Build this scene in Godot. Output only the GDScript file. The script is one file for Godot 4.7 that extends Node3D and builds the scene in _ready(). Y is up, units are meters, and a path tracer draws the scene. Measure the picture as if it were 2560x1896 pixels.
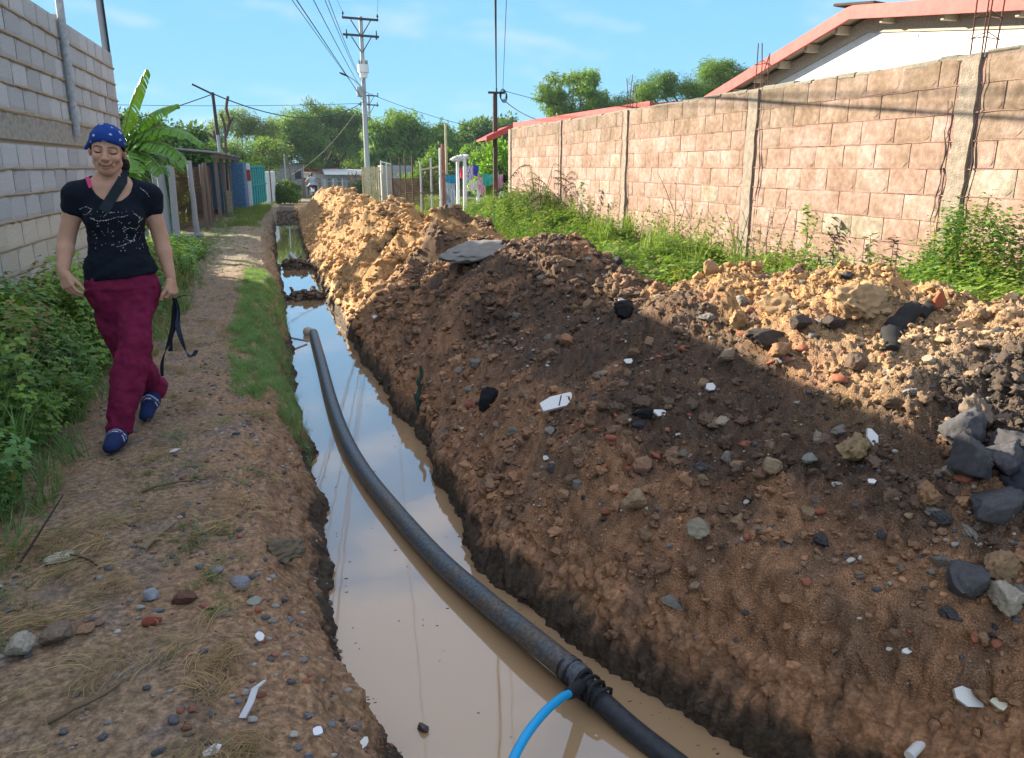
extends Node3D

# A flooded pipe trench along an unpaved lane: x runs across the lane (right is +), y is up, the lane runs away towards -z.
var used := {}
var M := {}
var rng := RandomNumberGenerator.new()

const PITCH := 15.4
const YAW := 15.94
const EYE := 1.42
const WATER := -0.55

func _ready() -> void:
	rng.seed = 20251
	var cam := Camera3D.new()
	cam.name = "camera"
	cam.keep_aspect = Camera3D.KEEP_HEIGHT
	cam.fov = 52.25
	cam.near = 0.05
	cam.far = 900.0
	add_child(cam)
	cam.position = Vector3(0, EYE, 0)
	cam.rotation_degrees = Vector3(-PITCH, -YAW, 0)

	var env := Environment.new()
	env.background_mode = Environment.BG_SKY
	env.sky = Sky.new()
	env.sky.sky_material = sky_material()
	env.background_energy_multiplier = 1.0
	env.ambient_light_source = Environment.AMBIENT_SOURCE_SKY
	env.tonemap_mode = Environment.TONE_MAPPER_LINEAR
	env.tonemap_exposure = 3.3
	env.sdfgi_enabled = true
	env.ssao_enabled = true
	env.ssil_enabled = true
	env.fog_enabled = true
	env.fog_density = 0.0005
	env.fog_light_color = Color(0.80, 0.90, 1.0)
	var around := WorldEnvironment.new()
	around.name = "surroundings"
	around.environment = env
	add_child(around)

	# low morning sun ahead of the camera on the left
	var sun := DirectionalLight3D.new()
	sun.name = "sun"
	sun.light_energy = 1.6
	sun.light_color = Color(1.0, 0.95, 0.86)
	sun.light_angular_distance = 0.5
	sun.shadow_enabled = true
	add_child(sun)
	sun.look_at_from_position(Vector3.ZERO, Vector3(1.0, -0.56, 1.05))

	materials()
	terrain()
	water()
	block_wall_left()
	block_wall_right()
	houses_right()
	yards_left()
	far_end()
	yards_right()
	poles_and_cables()
	trees()
	banana_plant()
	pipes()
	heap_stones()
	left_stones()
	plants_left()
	plants_right()
	straw()
	woman()
	rider()

func sky_material() -> PanoramaSkyMaterial:
	var w := 1024
	var h := 512
	var im := Image.create(w, h, false, Image.FORMAT_RGBF)
	var f1 := fn(1.3, 5, 5)
	var f2 := fn(3.2, 9, 4)
	var to_sun := Vector3(-1.0, 0.56, -1.05).normalized()
	for y in h:
		var el := PI * (0.5 - (y + 0.5) / h)
		var s := sin(el)
		for x in w:
			var az := TAU * (x + 0.5) / w
			var dir := Vector3(cos(el) * sin(az), s, cos(el) * cos(az))
			var t := pow(1.0 - clampf(s, 0.0, 1.0), 3.0)
			var c := Vector3(0.047, 0.158, 0.318).lerp(Vector3(0.132, 0.262, 0.355), t)
			# the pale glow of the air round the sun
			var off := acos(clampf(dir.dot(to_sun), -1.0, 1.0))
			c += Vector3(0.66, 0.63, 0.56) * exp(-off / 0.36)
			if s > 0.0:
				# thin streaked cirrus, on a flat layer high above
				var q := Vector3(dir.x, 0, dir.z) / (s + 0.18)
				var wisp := f1.get_noise_3d(q.x * 0.8 + q.z * 0.35, 1.0, q.z * 1.9 - q.x * 0.8) * 0.6 + f2.get_noise_3d(q.x, 4.0, q.z * 2.6) * 0.35
				var k := smoothstep(0.05, 0.6, wisp + 0.62 * smoothstep(0.22, 0.62, s)) * lerpf(0.42, 0.85, smoothstep(0.2, 0.5, s))
				c = c.lerp(Vector3(0.31, 0.32, 0.36), k)
			else:
				c = c.lerp(Vector3(0.22, 0.20, 0.16), clampf(-s * 6.0, 0.0, 1.0))
			im.set_pixel(x, y, Color(c.x, c.y, c.z))
	var p := PanoramaSkyMaterial.new()
	p.panorama = ImageTexture.create_from_image(im)
	return p

# ---------------------------------------------------------------- helpers
class MB:
	var v := PackedVector3Array()
	var n := PackedVector3Array()
	var c := PackedColorArray()
	var ix := PackedInt32Array()
	func vert(p: Vector3, nn: Vector3, col := Color.WHITE) -> int:
		v.append(p)
		n.append(nn)
		c.append(col)
		return v.size() - 1
	func face(i: int, j: int, k: int) -> void:      # counter-clockwise seen from outside
		ix.append(i)
		ix.append(k)
		ix.append(j)
	func tri(a: Vector3, b: Vector3, d: Vector3, col := Color.WHITE) -> void:
		var nn := (b - a).cross(d - a).normalized()
		face(vert(a, nn, col), vert(b, nn, col), vert(d, nn, col))
	func quad(a: Vector3, b: Vector3, d: Vector3, e: Vector3, col := Color.WHITE) -> void:
		var nn := (d - a).cross(e - b).normalized()
		var i := vert(a, nn, col)
		vert(b, nn, col)
		vert(d, nn, col)
		vert(e, nn, col)
		face(i, i + 1, i + 2)
		face(i, i + 2, i + 3)
	func quad_from(a: Vector3, b: Vector3, d: Vector3, e: Vector3, mid: Vector3, col := Color.WHITE) -> void:
		if (d - a).cross(e - b).dot((a + b + d + e) / 4.0 - mid) < 0.0:
			quad(a, e, d, b, col)
		else:
			quad(a, b, d, e, col)
	func tri_from(a: Vector3, b: Vector3, d: Vector3, mid: Vector3, col := Color.WHITE) -> void:
		if (b - a).cross(d - a).dot((a + b + d) / 3.0 - mid) < 0.0:
			tri(a, d, b, col)
		else:
			tri(a, b, d, col)
	# a box with chamfered edges
	func box(t: Transform3D, size: Vector3, bev := 0.0, col := Color.WHITE) -> void:
		var h := size / 2.0
		var b := minf(bev, minf(h.x, minf(h.y, h.z)) * 0.9)
		var at := func(sx: int, sy: int, sz: int, ax: int) -> Vector3:
			var q := Vector3(sx * (h.x - (0.0 if ax == 0 else b)), sy * (h.y - (0.0 if ax == 1 else b)), sz * (h.z - (0.0 if ax == 2 else b)))
			return t * q
		var m := t.origin
		for s in [-1, 1]:
			quad_from(at.call(s, -1, -1, 0), at.call(s, 1, -1, 0), at.call(s, 1, 1, 0), at.call(s, -1, 1, 0), m, col)
			quad_from(at.call(-1, s, -1, 1), at.call(1, s, -1, 1), at.call(1, s, 1, 1), at.call(-1, s, 1, 1), m, col)
			quad_from(at.call(-1, -1, s, 2), at.call(1, -1, s, 2), at.call(1, 1, s, 2), at.call(-1, 1, s, 2), m, col)
		if b <= 0.0:
			return
		for s in [-1, 1]:
			for r in [-1, 1]:
				quad_from(at.call(s, r, -1, 0), at.call(s, r, 1, 0), at.call(s, r, 1, 1), at.call(s, r, -1, 1), m, col)
				quad_from(at.call(s, -1, r, 0), at.call(s, 1, r, 0), at.call(s, 1, r, 2), at.call(s, -1, r, 2), m, col)
				quad_from(at.call(-1, s, r, 1), at.call(1, s, r, 1), at.call(1, s, r, 2), at.call(-1, s, r, 2), m, col)
				for q in [-1, 1]:
					tri_from(at.call(s, r, q, 0), at.call(s, r, q, 1), at.call(s, r, q, 2), m, col)
	# a tube through points; radii one number or one per point
	func tube(p: Array, radii, sides := 6, col := Color.WHITE, flat := 1.0, flat_up := Vector3.UP) -> void:
		var k := p.size()
		var up := Vector3.ZERO
		var first := v.size()
		for i in k:
			var d: Vector3 = (p[mini(i + 1, k - 1)] - p[maxi(i - 1, 0)]).normalized()
			if i == 0:
				up = flat_up - d * d.dot(flat_up)
				if up.length() < 0.1:
					up = Vector3.RIGHT - d * d.dot(Vector3.RIGHT)
				if up.length() < 0.1:
					up = Vector3.FORWARD - d * d.dot(Vector3.FORWARD)
			else:
				up = up - d * d.dot(up)
			up = up.normalized()
			var side := d.cross(up)
			var r: float = radii[i] if radii is Array else radii
			for s in sides:
				var a := TAU * s / sides
				var o := side * cos(a) + up * sin(a) * flat
				vert(p[i] + o * r, (side * cos(a) * flat + up * sin(a)).normalized(), col)
		for i in k - 1:
			for s in sides:
				var a := first + i * sides + s
				var b := first + i * sides + (s + 1) % sides
				face(a, b + sides, b)
				face(a, a + sides, b + sides)
		for e in [0, k - 1]:
			var d: Vector3 = (p[1] - p[0]).normalized() * -1.0 if e == 0 else (p[k - 1] - p[k - 2]).normalized()
			var m := vert(p[e], d, col)
			var ring := v.size()
			for s in sides:
				vert(v[first + e * sides + s], d, col)
			for s in sides:
				if e == 0:
					face(m, ring + s, ring + (s + 1) % sides)
				else:
					face(m, ring + (s + 1) % sides, ring + s)
	func ribbon(p: Array, across: Array, half: float, thick: float, col := Color.WHITE) -> void:
		for i in p.size() - 1:
			var a: Vector3 = p[i]
			var b: Vector3 = p[i + 1]
			var wa: Vector3 = across[i] * half
			var wb: Vector3 = across[i + 1] * half
			var nn := (b - a).cross(wa).normalized() * thick * 0.5
			var m := (a + b) / 2.0
			quad_from(a - wa + nn, a + wa + nn, b + wb + nn, b - wb + nn, m, col)
			quad_from(a - wa - nn, a + wa - nn, b + wb - nn, b - wb - nn, m, col)
			quad_from(a - wa - nn, a - wa + nn, b - wb + nn, b - wb - nn, m, col)
			quad_from(a + wa - nn, a + wa + nn, b + wb + nn, b + wb - nn, m, col)
	func smooth() -> void:                            # normals from the faces, shared vertices
		var acc := PackedVector3Array()
		acc.resize(v.size())
		for i in range(0, ix.size(), 3):
			var a := ix[i]
			var b := ix[i + 2]
			var d := ix[i + 1]
			var nn := (v[b] - v[a]).cross(v[d] - v[a])
			acc[a] += nn
			acc[b] += nn
			acc[d] += nn
		for i in v.size():
			n[i] = acc[i].normalized() if acc[i].length_squared() > 1e-20 else Vector3.UP
	func add(o: MB, t := Transform3D()) -> void:
		var f := v.size()
		for i in o.v.size():
			vert(t * o.v[i], (t.basis * o.n[i]).normalized(), o.c[i])
		for i in o.ix:
			ix.append(f + i)
	func mesh(colored := true) -> ArrayMesh:
		var a := []
		a.resize(Mesh.ARRAY_MAX)
		a[Mesh.ARRAY_VERTEX] = v
		a[Mesh.ARRAY_NORMAL] = n
		if colored:
			a[Mesh.ARRAY_COLOR] = c
		a[Mesh.ARRAY_INDEX] = ix
		var m := ArrayMesh.new()
		m.add_surface_from_arrays(Mesh.PRIMITIVE_TRIANGLES, a)
		return m

# a distance field on a grid, joined with smooth minima and meshed as surface nets
class Field:
	var o: Vector3
	var s: float
	var nx: int
	var ny: int
	var nz: int
	var d := PackedFloat32Array()
	func _init(lo: Vector3, hi: Vector3, cell: float) -> void:
		o = lo
		s = cell
		nx = int((hi.x - lo.x) / cell) + 2
		ny = int((hi.y - lo.y) / cell) + 2
		nz = int((hi.z - lo.z) / cell) + 2
		d.resize(nx * ny * nz)
		d.fill(0.5)
	func bounds(lo: Vector3, hi: Vector3) -> Array:
		var a := ((lo - o) / s).floor()
		var b := ((hi - o) / s).ceil()
		return [clampi(int(a.x), 0, nx), clampi(int(b.x) + 1, 0, nx), clampi(int(a.y), 0, ny), clampi(int(b.y) + 1, 0, ny), clampi(int(a.z), 0, nz), clampi(int(b.z) + 1, 0, nz)]
	func cap(a: Vector3, b: Vector3, ra: float, rb: float, k := 0.02) -> void:
		var r := maxf(ra, rb) + k * 1.2 + 2.0 * s
		var w := bounds(Vector3(minf(a.x, b.x), minf(a.y, b.y), minf(a.z, b.z)) - Vector3.ONE * r, Vector3(maxf(a.x, b.x), maxf(a.y, b.y), maxf(a.z, b.z)) + Vector3.ONE * r)
		var ba := b - a
		var inv := 1.0 / maxf(ba.length_squared(), 1e-9)
		for z in range(w[4], w[5]):
			for y in range(w[2], w[3]):
				var at := (z * ny + y) * nx
				var p := o + Vector3(w[0], y, z) * s - a
				for x in range(w[0], w[1]):
					var t := clampf(p.dot(ba) * inv, 0.0, 1.0)
					var q := (p - ba * t).length() - (ra + (rb - ra) * t)
					p.x += s
					var e := d[at + x]
					var h := maxf(k - absf(e - q), 0.0)
					d[at + x] = minf(e, q) - h * h / (4.0 * k)
	func ell(c: Vector3, r: Vector3, k := 0.02, cut := false, basis := Basis()) -> void:
		var m := maxf(r.x, maxf(r.y, r.z)) + k * 1.2 + 2.0 * s
		var w := bounds(c - Vector3.ONE * m, c + Vector3.ONE * m)
		var inv := basis.inverse()
		var r2 := r * r
		for z in range(w[4], w[5]):
			for y in range(w[2], w[3]):
				var at := (z * ny + y) * nx
				for x in range(w[0], w[1]):
					var p := inv * (o + Vector3(x, y, z) * s - c)
					var k0 := (p / r).length()
					var k1 := maxf((p / r2).length(), 1e-6)
					var q := k0 * (k0 - 1.0) / k1
					var e := d[at + x]
					if cut:
						var h := maxf(k - absf(e + q), 0.0)
						d[at + x] = maxf(e, -q) + h * h / (4.0 * k)
					else:
						var h := maxf(k - absf(e - q), 0.0)
						d[at + x] = minf(e, q) - h * h / (4.0 * k)
	func plane(nrm: Vector3, off: float) -> void:      # keeps the side where nrm.p < off
		var i := 0
		for z in nz:
			for y in ny:
				for x in nx:
					d[i] = maxf(d[i], nrm.dot(o + Vector3(x, y, z) * s) - off)
					i += 1
	func mesh(tint: Callable, t := Transform3D(), into: MB = null) -> MB:
		var m := MB.new()
		var id := PackedInt32Array()
		id.resize(d.size())
		id.fill(-1)
		var sy := nx
		var sz := nx * ny
		var lim := s * 1.8
		var e := [0, 1, sy, sy + 1, sz, sz + 1, sz + sy, sz + sy + 1]
		var op := [Vector3(0, 0, 0), Vector3(1, 0, 0), Vector3(0, 1, 0), Vector3(1, 1, 0), Vector3(0, 0, 1), Vector3(1, 0, 1), Vector3(0, 1, 1), Vector3(1, 1, 1)]
		var eg := [[0, 1], [2, 3], [4, 5], [6, 7], [0, 2], [1, 3], [4, 6], [5, 7], [0, 4], [1, 5], [2, 6], [3, 7]]
		for z in nz - 1:
			for y in ny - 1:
				for x in nx - 1:
					var at := z * sz + y * sy + x
					if absf(d[at]) > lim:
						continue
					var inside := 0
					for q in 8:
						if d[at + e[q]] < 0.0:
							inside += 1
					if inside == 0 or inside == 8:
						continue
					var sum := Vector3.ZERO
					var cnt := 0
					for g in eg:
						var da := d[at + e[g[0]]]
						var db := d[at + e[g[1]]]
						if (da < 0.0) != (db < 0.0):
							sum += op[g[0]].lerp(op[g[1]], da / (da - db))
							cnt += 1
					var p := o + (Vector3(x, y, z) + sum / cnt) * s
					id[at] = m.vert(p, Vector3.UP, (tint as Callable).call(p))
		for z in range(1, nz - 1):
			for y in range(1, ny - 1):
				for x in range(1, nx - 1):
					var at := z * sz + y * sy + x
					var a := d[at] < 0.0
					if absf(d[at]) > lim:
						continue
					if a != (d[at + 1] < 0.0):
						_q(m, id, at - sy - sz, at - sz, at, at - sy, a)
					if a != (d[at + sy] < 0.0):
						_q(m, id, at - 1 - sz, at - 1, at, at - sz, a)
					if a != (d[at + sz] < 0.0):
						_q(m, id, at - 1 - sy, at - sy, at, at - 1, a)
		m.smooth()
		if into:
			into.add(m, t)
			return into
		return m
	func _q(m: MB, id: PackedInt32Array, a: int, b: int, c: int, e: int, flip: bool) -> void:
		if id[a] < 0 or id[b] < 0 or id[c] < 0 or id[e] < 0:
			return
		if flip:
			m.face(id[a], id[b], id[c])
			m.face(id[a], id[c], id[e])
		else:
			m.face(id[a], id[c], id[b])
			m.face(id[a], id[e], id[c])

func numbered(called: String) -> String:
	used[called] = used.get(called, -1) + 1
	return called if used[called] == 0 else "%s_%03d" % [called, used[called]]

func tag(o: Node3D, label: String, category: String, group := "") -> Node3D:
	o.set_meta("label", label)
	o.set_meta("category", category)
	if group:
		o.set_meta("group", group)
	return o

func thing(called: String, label: String, category: String, at := Vector3.ZERO, turn := 0.0, group := "") -> Node3D:
	var o := Node3D.new()
	o.name = numbered(called)
	add_child(o)
	o.position = at
	o.rotation.y = turn
	tag(o, label, category, group)
	return o

func obj(called: String, m, mt: Material, parent: Node3D = null) -> MeshInstance3D:
	var o := MeshInstance3D.new()
	o.mesh = m.mesh() if m is MB else m
	o.material_override = mt
	if parent:
		o.name = called
		parent.add_child(o, true)
	else:
		o.name = numbered(called)
		add_child(o, true)
	return o

func struct(called: String, m, mt: Material) -> MeshInstance3D:
	var o := obj(called, m, mt)
	o.set_meta("kind", "structure")
	return o

func scatter(called: String, m: Mesh, mt: Material, where: Array, tints: Array, parent: Node3D = null, stuff := true) -> MultiMeshInstance3D:
	var mm := MultiMesh.new()
	mm.transform_format = MultiMesh.TRANSFORM_3D
	mm.use_colors = tints.size() > 0
	mm.mesh = m
	mm.instance_count = where.size()
	for i in where.size():
		mm.set_instance_transform(i, where[i])
		if tints.size():
			mm.set_instance_color(i, tints[i])
	var o := MultiMeshInstance3D.new()
	o.multimesh = mm
	o.material_override = mt
	if parent:
		o.name = called
		parent.add_child(o, true)
	else:
		o.name = numbered(called)
		add_child(o, true)
	if stuff:
		o.set_meta("kind", "stuff")
	return o

func lin(r: float, g: float, b: float) -> Color:
	return Color(r, g, b).linear_to_srgb()

func mat(called: String, col: Color, rough := 0.9, vcol := false) -> StandardMaterial3D:
	var m := StandardMaterial3D.new()
	m.resource_name = called
	m.albedo_color = col
	m.roughness = rough
	m.vertex_color_use_as_albedo = vcol
	m.metallic_specular = 0.35
	M[called] = m
	return m

func noise_tex(f: float, octaves: int, lo: float, hi: float, sd: int, size := 512, kind := FastNoiseLite.TYPE_SIMPLEX_SMOOTH, gain := 0.6) -> NoiseTexture2D:
	var fn := FastNoiseLite.new()
	fn.noise_type = kind
	fn.seed = sd
	fn.frequency = f
	fn.fractal_octaves = octaves
	fn.fractal_gain = gain
	var t := NoiseTexture2D.new()
	t.width = size
	t.height = size
	t.seamless = true
	t.noise = fn
	var g := Gradient.new()
	g.set_color(0, Color(lo, lo, lo))
	g.set_color(1, Color(hi, hi, hi))
	t.color_ramp = g
	return t

func grain(m: StandardMaterial3D, tex: Texture2D, per_metre: float, bump: Texture2D = null, cm := 0.5, world := true) -> StandardMaterial3D:
	m.albedo_texture = tex
	m.uv1_triplanar = true
	m.uv1_triplanar_sharpness = 8.0
	m.uv1_world_triplanar = world
	m.uv1_scale = Vector3.ONE * per_metre
	if bump:
		m.heightmap_enabled = true
		m.heightmap_texture = bump
		m.heightmap_scale = cm
	return m

func fn(f: float, sd: int, octaves := 3, kind := FastNoiseLite.TYPE_SIMPLEX_SMOOTH) -> FastNoiseLite:
	var x := FastNoiseLite.new()
	x.noise_type = kind
	x.seed = sd
	x.frequency = f
	x.fractal_octaves = octaves
	if kind == FastNoiseLite.TYPE_CELLULAR:
		x.fractal_type = FastNoiseLite.FRACTAL_NONE
		x.cellular_return_type = FastNoiseLite.RETURN_DISTANCE
		x.cellular_jitter = 1.0
	return x

func pw(t: PackedVector2Array, z: float) -> float:    # piecewise linear, t sorted by falling x
	if z >= t[0].x:
		return t[0].y
	for i in range(1, t.size()):
		if z >= t[i].x:
			var a := t[i - 1]
			var b := t[i]
			return lerpf(b.y, a.y, (z - b.x) / (a.x - b.x))
	return t[t.size() - 1].y

func rnd(a: float, b: float) -> float:
	return rng.randf_range(a, b)

func icosphere(div: int) -> MB:
	var m := MB.new()
	var g := (1.0 + sqrt(5.0)) / 2.0
	var p := [Vector3(-1, g, 0), Vector3(1, g, 0), Vector3(-1, -g, 0), Vector3(1, -g, 0), Vector3(0, -1, g), Vector3(0, 1, g), Vector3(0, -1, -g), Vector3(0, 1, -g), Vector3(g, 0, -1), Vector3(g, 0, 1), Vector3(-g, 0, -1), Vector3(-g, 0, 1)]
	var f := [[0, 11, 5], [0, 5, 1], [0, 1, 7], [0, 7, 10], [0, 10, 11], [1, 5, 9], [5, 11, 4], [11, 10, 2], [10, 7, 6], [7, 1, 8], [3, 9, 4], [3, 4, 2], [3, 2, 6], [3, 6, 8], [3, 8, 9], [4, 9, 5], [2, 4, 11], [6, 2, 10], [8, 6, 7], [9, 8, 1]]
	for q in p:
		m.vert(q.normalized(), q.normalized())
	var cur := f
	for k in div:
		var nxt := []
		var cache := {}
		for t in cur:
			var mids := []
			for e in 3:
				var a: int = t[e]
				var b: int = t[(e + 1) % 3]
				var key := mini(a, b) * 100000 + maxi(a, b)
				if not cache.has(key):
					var q := ((m.v[a] + m.v[b]) / 2.0).normalized()
					cache[key] = m.vert(q, q)
				mids.append(cache[key])
			nxt.append_array([[t[0], mids[0], mids[2]], [t[1], mids[1], mids[0]], [t[2], mids[2], mids[1]], mids])
		cur = nxt
	for t in cur:
		m.face(t[0], t[1], t[2])
	return m

# a stone of unit size: flats cut off a sphere, then roughened
func stone_mesh(sd: int, div := 2, cuts := 9, rough := 0.08, squash := Vector3.ONE) -> MB:
	var r := RandomNumberGenerator.new()
	r.seed = sd
	var m := icosphere(div)
	var nz := fn(1.6, sd, 3)
	var pl := []
	for k in cuts:
		pl.append([Vector3(r.randfn(), r.randfn(), r.randfn()).normalized(), r.randf_range(0.45, 0.8)])
	for i in m.v.size():
		var p := m.v[i]
		for q in pl:
			var over: float = p.dot(q[0]) - q[1]
			if over > 0.0:
				p -= q[0] * over * 0.9
		p *= 1.0 + rough * nz.get_noise_3dv(p * 2.0)
		m.v[i] = p * squash
	m.smooth()
	return m

func spline(p: Array, per := 6) -> Array:
	var out := []
	for i in p.size() - 1:
		var a: Vector3 = p[maxi(i - 1, 0)]
		var b: Vector3 = p[i]
		var c: Vector3 = p[i + 1]
		var d: Vector3 = p[mini(i + 2, p.size() - 1)]
		for k in per:
			out.append(b.cubic_interpolate(c, a, d, float(k) / per))
	out.append(p[p.size() - 1])
	return out

func upright(at: Vector3, size: Vector3, turn := 0.0, lean := Vector2.ZERO) -> Transform3D:    # a box standing on a point
	var b := Basis.from_euler(Vector3(lean.x, turn, lean.y))
	return Transform3D(b, at + b.y * size.y / 2.0)

func box_part(called: String, at: Vector3, size: Vector3, mt: Material, parent: Node3D, bev := 0.01, turn := 0.0, lean := Vector2.ZERO) -> MeshInstance3D:
	var m := MB.new()
	m.box(upright(at, size, turn, lean), size, bev)
	return obj(called, m, mt, parent)

# ---------------------------------------------------------------- materials
func materials() -> void:
	var fine := noise_tex(0.035, 5, 0.80, 1.0, 11)
	var grit := noise_tex(0.10, 4, 0.40, 1.2, 12)
	var relief := noise_tex(0.045, 5, 0.0, 1.0, 13, 512, FastNoiseLite.TYPE_SIMPLEX_SMOOTH, 0.75)
	var cell := noise_tex(0.06, 3, 0.0, 1.0, 14, 512, FastNoiseLite.TYPE_CELLULAR)
	var blot := noise_tex(0.012, 5, 0.74, 1.0, 15)
	M["fine"] = fine
	M["grit"] = grit
	M["relief"] = relief
	M["cell"] = cell
	M["blot"] = blot
	grain(mat("soil", Color.WHITE, 0.95, true), grit, 3.1, relief, 1.0)
	grain(mat("lane_dirt", Color.WHITE, 0.9, true), noise_tex(0.03, 6, 0.5, 1.15, 17, 1024, FastNoiseLite.TYPE_SIMPLEX_SMOOTH, 0.8), 0.9, relief, 0.45)
	grain(mat("stone", Color.WHITE, 0.85, true), fine, 9.0, relief, 0.35)
	mat("leaf", Color.WHITE, 0.55, true)
	M.leaf.backlight_enabled = true
	M.leaf.backlight = lin(0.62, 0.72, 0.22)
	mat("banana_leaf", Color.WHITE, 0.4, true)
	M.banana_leaf.backlight_enabled = true
	M.banana_leaf.backlight = lin(0.22, 0.26, 0.06)
	mat("dry", Color.WHITE, 0.8, true)
	grain(mat("grey_block", Color.WHITE, 0.9, true), fine, 3.0, relief, 0.25)
	grain(mat("mortar", lin(0.58, 0.47, 0.33), 0.95), fine, 5.0, relief, 0.8)
	grain(mat("pink_block", Color.WHITE, 0.92, true), blot, 2.1, relief, 0.35)
	M.pink_block.detail_enabled = true
	M.pink_block.detail_blend_mode = BaseMaterial3D.BLEND_MODE_MUL
	var stain := noise_tex(0.010, 5, 0.0, 1.0, 21)
	stain.color_ramp.set_color(0, Color(0.72, 0.70, 0.62))
	stain.color_ramp.set_color(1, Color(1.0, 1.0, 1.0))
	M.pink_block.detail_albedo = stain
	M.pink_block.detail_uv_layer = BaseMaterial3D.DETAIL_UV_2
	M.pink_block.uv2_triplanar = true
	M.pink_block.uv2_world_triplanar = true
	M.pink_block.uv2_scale = Vector3.ONE * 0.42
	grain(mat("pink_mortar", lin(0.47, 0.285, 0.23), 0.95), fine, 4.0, relief, 1.0)
	grain(mat("beam", lin(0.43, 0.40, 0.34), 0.92), blot, 2.0, relief, 0.4)
	grain(mat("pillar", lin(0.36, 0.295, 0.235), 0.95), blot, 2.0, relief, 0.6)
	grain(mat("concrete", lin(0.29, 0.26, 0.20), 0.92), blot, 2.0, relief, 0.4)
	grain(mat("wood_grey", lin(0.36, 0.40, 0.45), 0.9), fine, 3.0, relief, 0.4, false)
	M.wood_grey.uv1_scale = Vector3(9, 1.2, 9)
	grain(mat("wood_brown", lin(0.22, 0.17, 0.135), 0.9), fine, 3.0, relief, 0.5, false)
	M.wood_brown.uv1_scale = Vector3(9, 1.5, 9)
	grain(mat("bark", lin(0.13, 0.10, 0.075), 0.95), fine, 2.0, relief, 1.5)
	grain(mat("zinc", lin(0.34, 0.35, 0.36), 0.5), blot, 1.0)
	grain(mat("red_sheet", lin(0.55, 0.085, 0.07), 0.55), blot, 0.8)
	grain(mat("white_paint", lin(0.78, 0.78, 0.76), 0.7), noise_tex(0.02, 3, 0.9, 1.0, 31), 0.6)
	grain(mat("soffit", lin(0.52, 0.45, 0.34), 0.8), fine, 1.5)
	mat("steel_dark", lin(0.035, 0.034, 0.036), 0.5)
	grain(mat("rusty", lin(0.15, 0.07, 0.045), 0.8), blot, 4.0)
	grain(mat("galvanised", lin(0.50, 0.52, 0.54), 0.45), blot, 2.0)
	mat("cable", lin(0.012, 0.012, 0.013), 0.6)
	mat("white_enamel", lin(0.74, 0.75, 0.76), 0.45)
	grain(mat("teal_paint", lin(0.05, 0.40, 0.38), 0.6), blot, 1.5)
	grain(mat("blue_wall", lin(0.10, 0.22, 0.38), 0.8), blot, 1.5)
	grain(mat("cream_paint", lin(0.62, 0.55, 0.34), 0.75), blot, 1.2)
	grain(mat("far_wall", lin(0.34, 0.34, 0.35), 0.9), blot, 0.9, relief, 0.6)
	grain(mat("brown_board", lin(0.24, 0.20, 0.165), 0.9), blot, 1.5)
	mat("cloth", Color.WHITE, 0.9, true)
	mat("skin", Color.WHITE, 0.6, true)
	M.skin.subsurf_scatter_enabled = true
	M.skin.subsurf_scatter_strength = 0.06
	mat("fabric", Color.WHITE, 0.9, true)
	M.fabric.heightmap_enabled = true
	M.fabric.heightmap_texture = relief
	M.fabric.heightmap_scale = 0.25
	M.fabric.uv1_triplanar = true
	M.fabric.uv1_scale = Vector3.ONE * 4.0

# ---------------------------------------------------------------- lane, trench and heap
var left_edge := PackedVector2Array([Vector2(2, 0.45), Vector2(-1.6, 0.36), Vector2(-2.15, 0.26), Vector2(-2.5, 0.15), Vector2(-2.8, 0.13), Vector2(-3.83, 0.12), Vector2(-5.23, 0.08), Vector2(-6.74, 0.0), Vector2(-10.4, -0.06), Vector2(-13.8, -0.14), Vector2(-18.2, -0.26), Vector2(-26, -0.36), Vector2(-40, -0.4)])
var right_edge := PackedVector2Array([Vector2(2, 3.6), Vector2(-0.6, 2.5), Vector2(-1.1, 2.1), Vector2(-1.5, 1.72), Vector2(-1.93, 1.35), Vector2(-2.61, 1.05), Vector2(-3.39, 0.80), Vector2(-5.02, 0.81), Vector2(-6.84, 0.71), Vector2(-9.08, 0.60), Vector2(-11.3, 0.51), Vector2(-14.3, 0.43), Vector2(-16.4, 0.36), Vector2(-26, 0.33), Vector2(-40, 0.5)])
var crest_high := PackedVector2Array([Vector2(2, 0.5), Vector2(-1, 0.62), Vector2(-2.5, 0.78), Vector2(-3.6, 0.86), Vector2(-4.4, 0.74), Vector2(-5.2, 0.48), Vector2(-6.5, 0.80), Vector2(-7.5, 0.68), Vector2(-8.5, 0.48), Vector2(-10.2, 0.80), Vector2(-12, 0.44), Vector2(-14, 0.82), Vector2(-16.5, 0.50), Vector2(-20, 0.84), Vector2(-24, 0.68), Vector2(-28, 0.66), Vector2(-33, 0.5), Vector2(-37, 0.05)])
var crest_at := PackedVector2Array([Vector2(2, 3.2), Vector2(-1, 3.1), Vector2(-3.7, 3.1), Vector2(-5, 2.55), Vector2(-6.6, 2.4), Vector2(-10, 2.2), Vector2(-14, 1.8), Vector2(-20, 1.45), Vector2(-30, 1.3), Vector2(-40, 1.2)])
var n_large := fn(0.9, 101, 3)
var n_mid := fn(2.6, 102, 3)
var n_clod := fn(4.2, 103, 1, FastNoiseLite.TYPE_CELLULAR)
var n_lump := fn(11.0, 104, 1, FastNoiseLite.TYPE_CELLULAR)
var n_crumb := fn(26.0, 105, 2)
var n_patch := fn(0.75, 106, 3)
var n_patch2 := fn(1.9, 107, 3)

func base_height(z: float) -> float:
	return -0.55 * smoothstep(-22.0, -50.0, z) - 0.35 * smoothstep(-50.0, -80.0, z)

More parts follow.
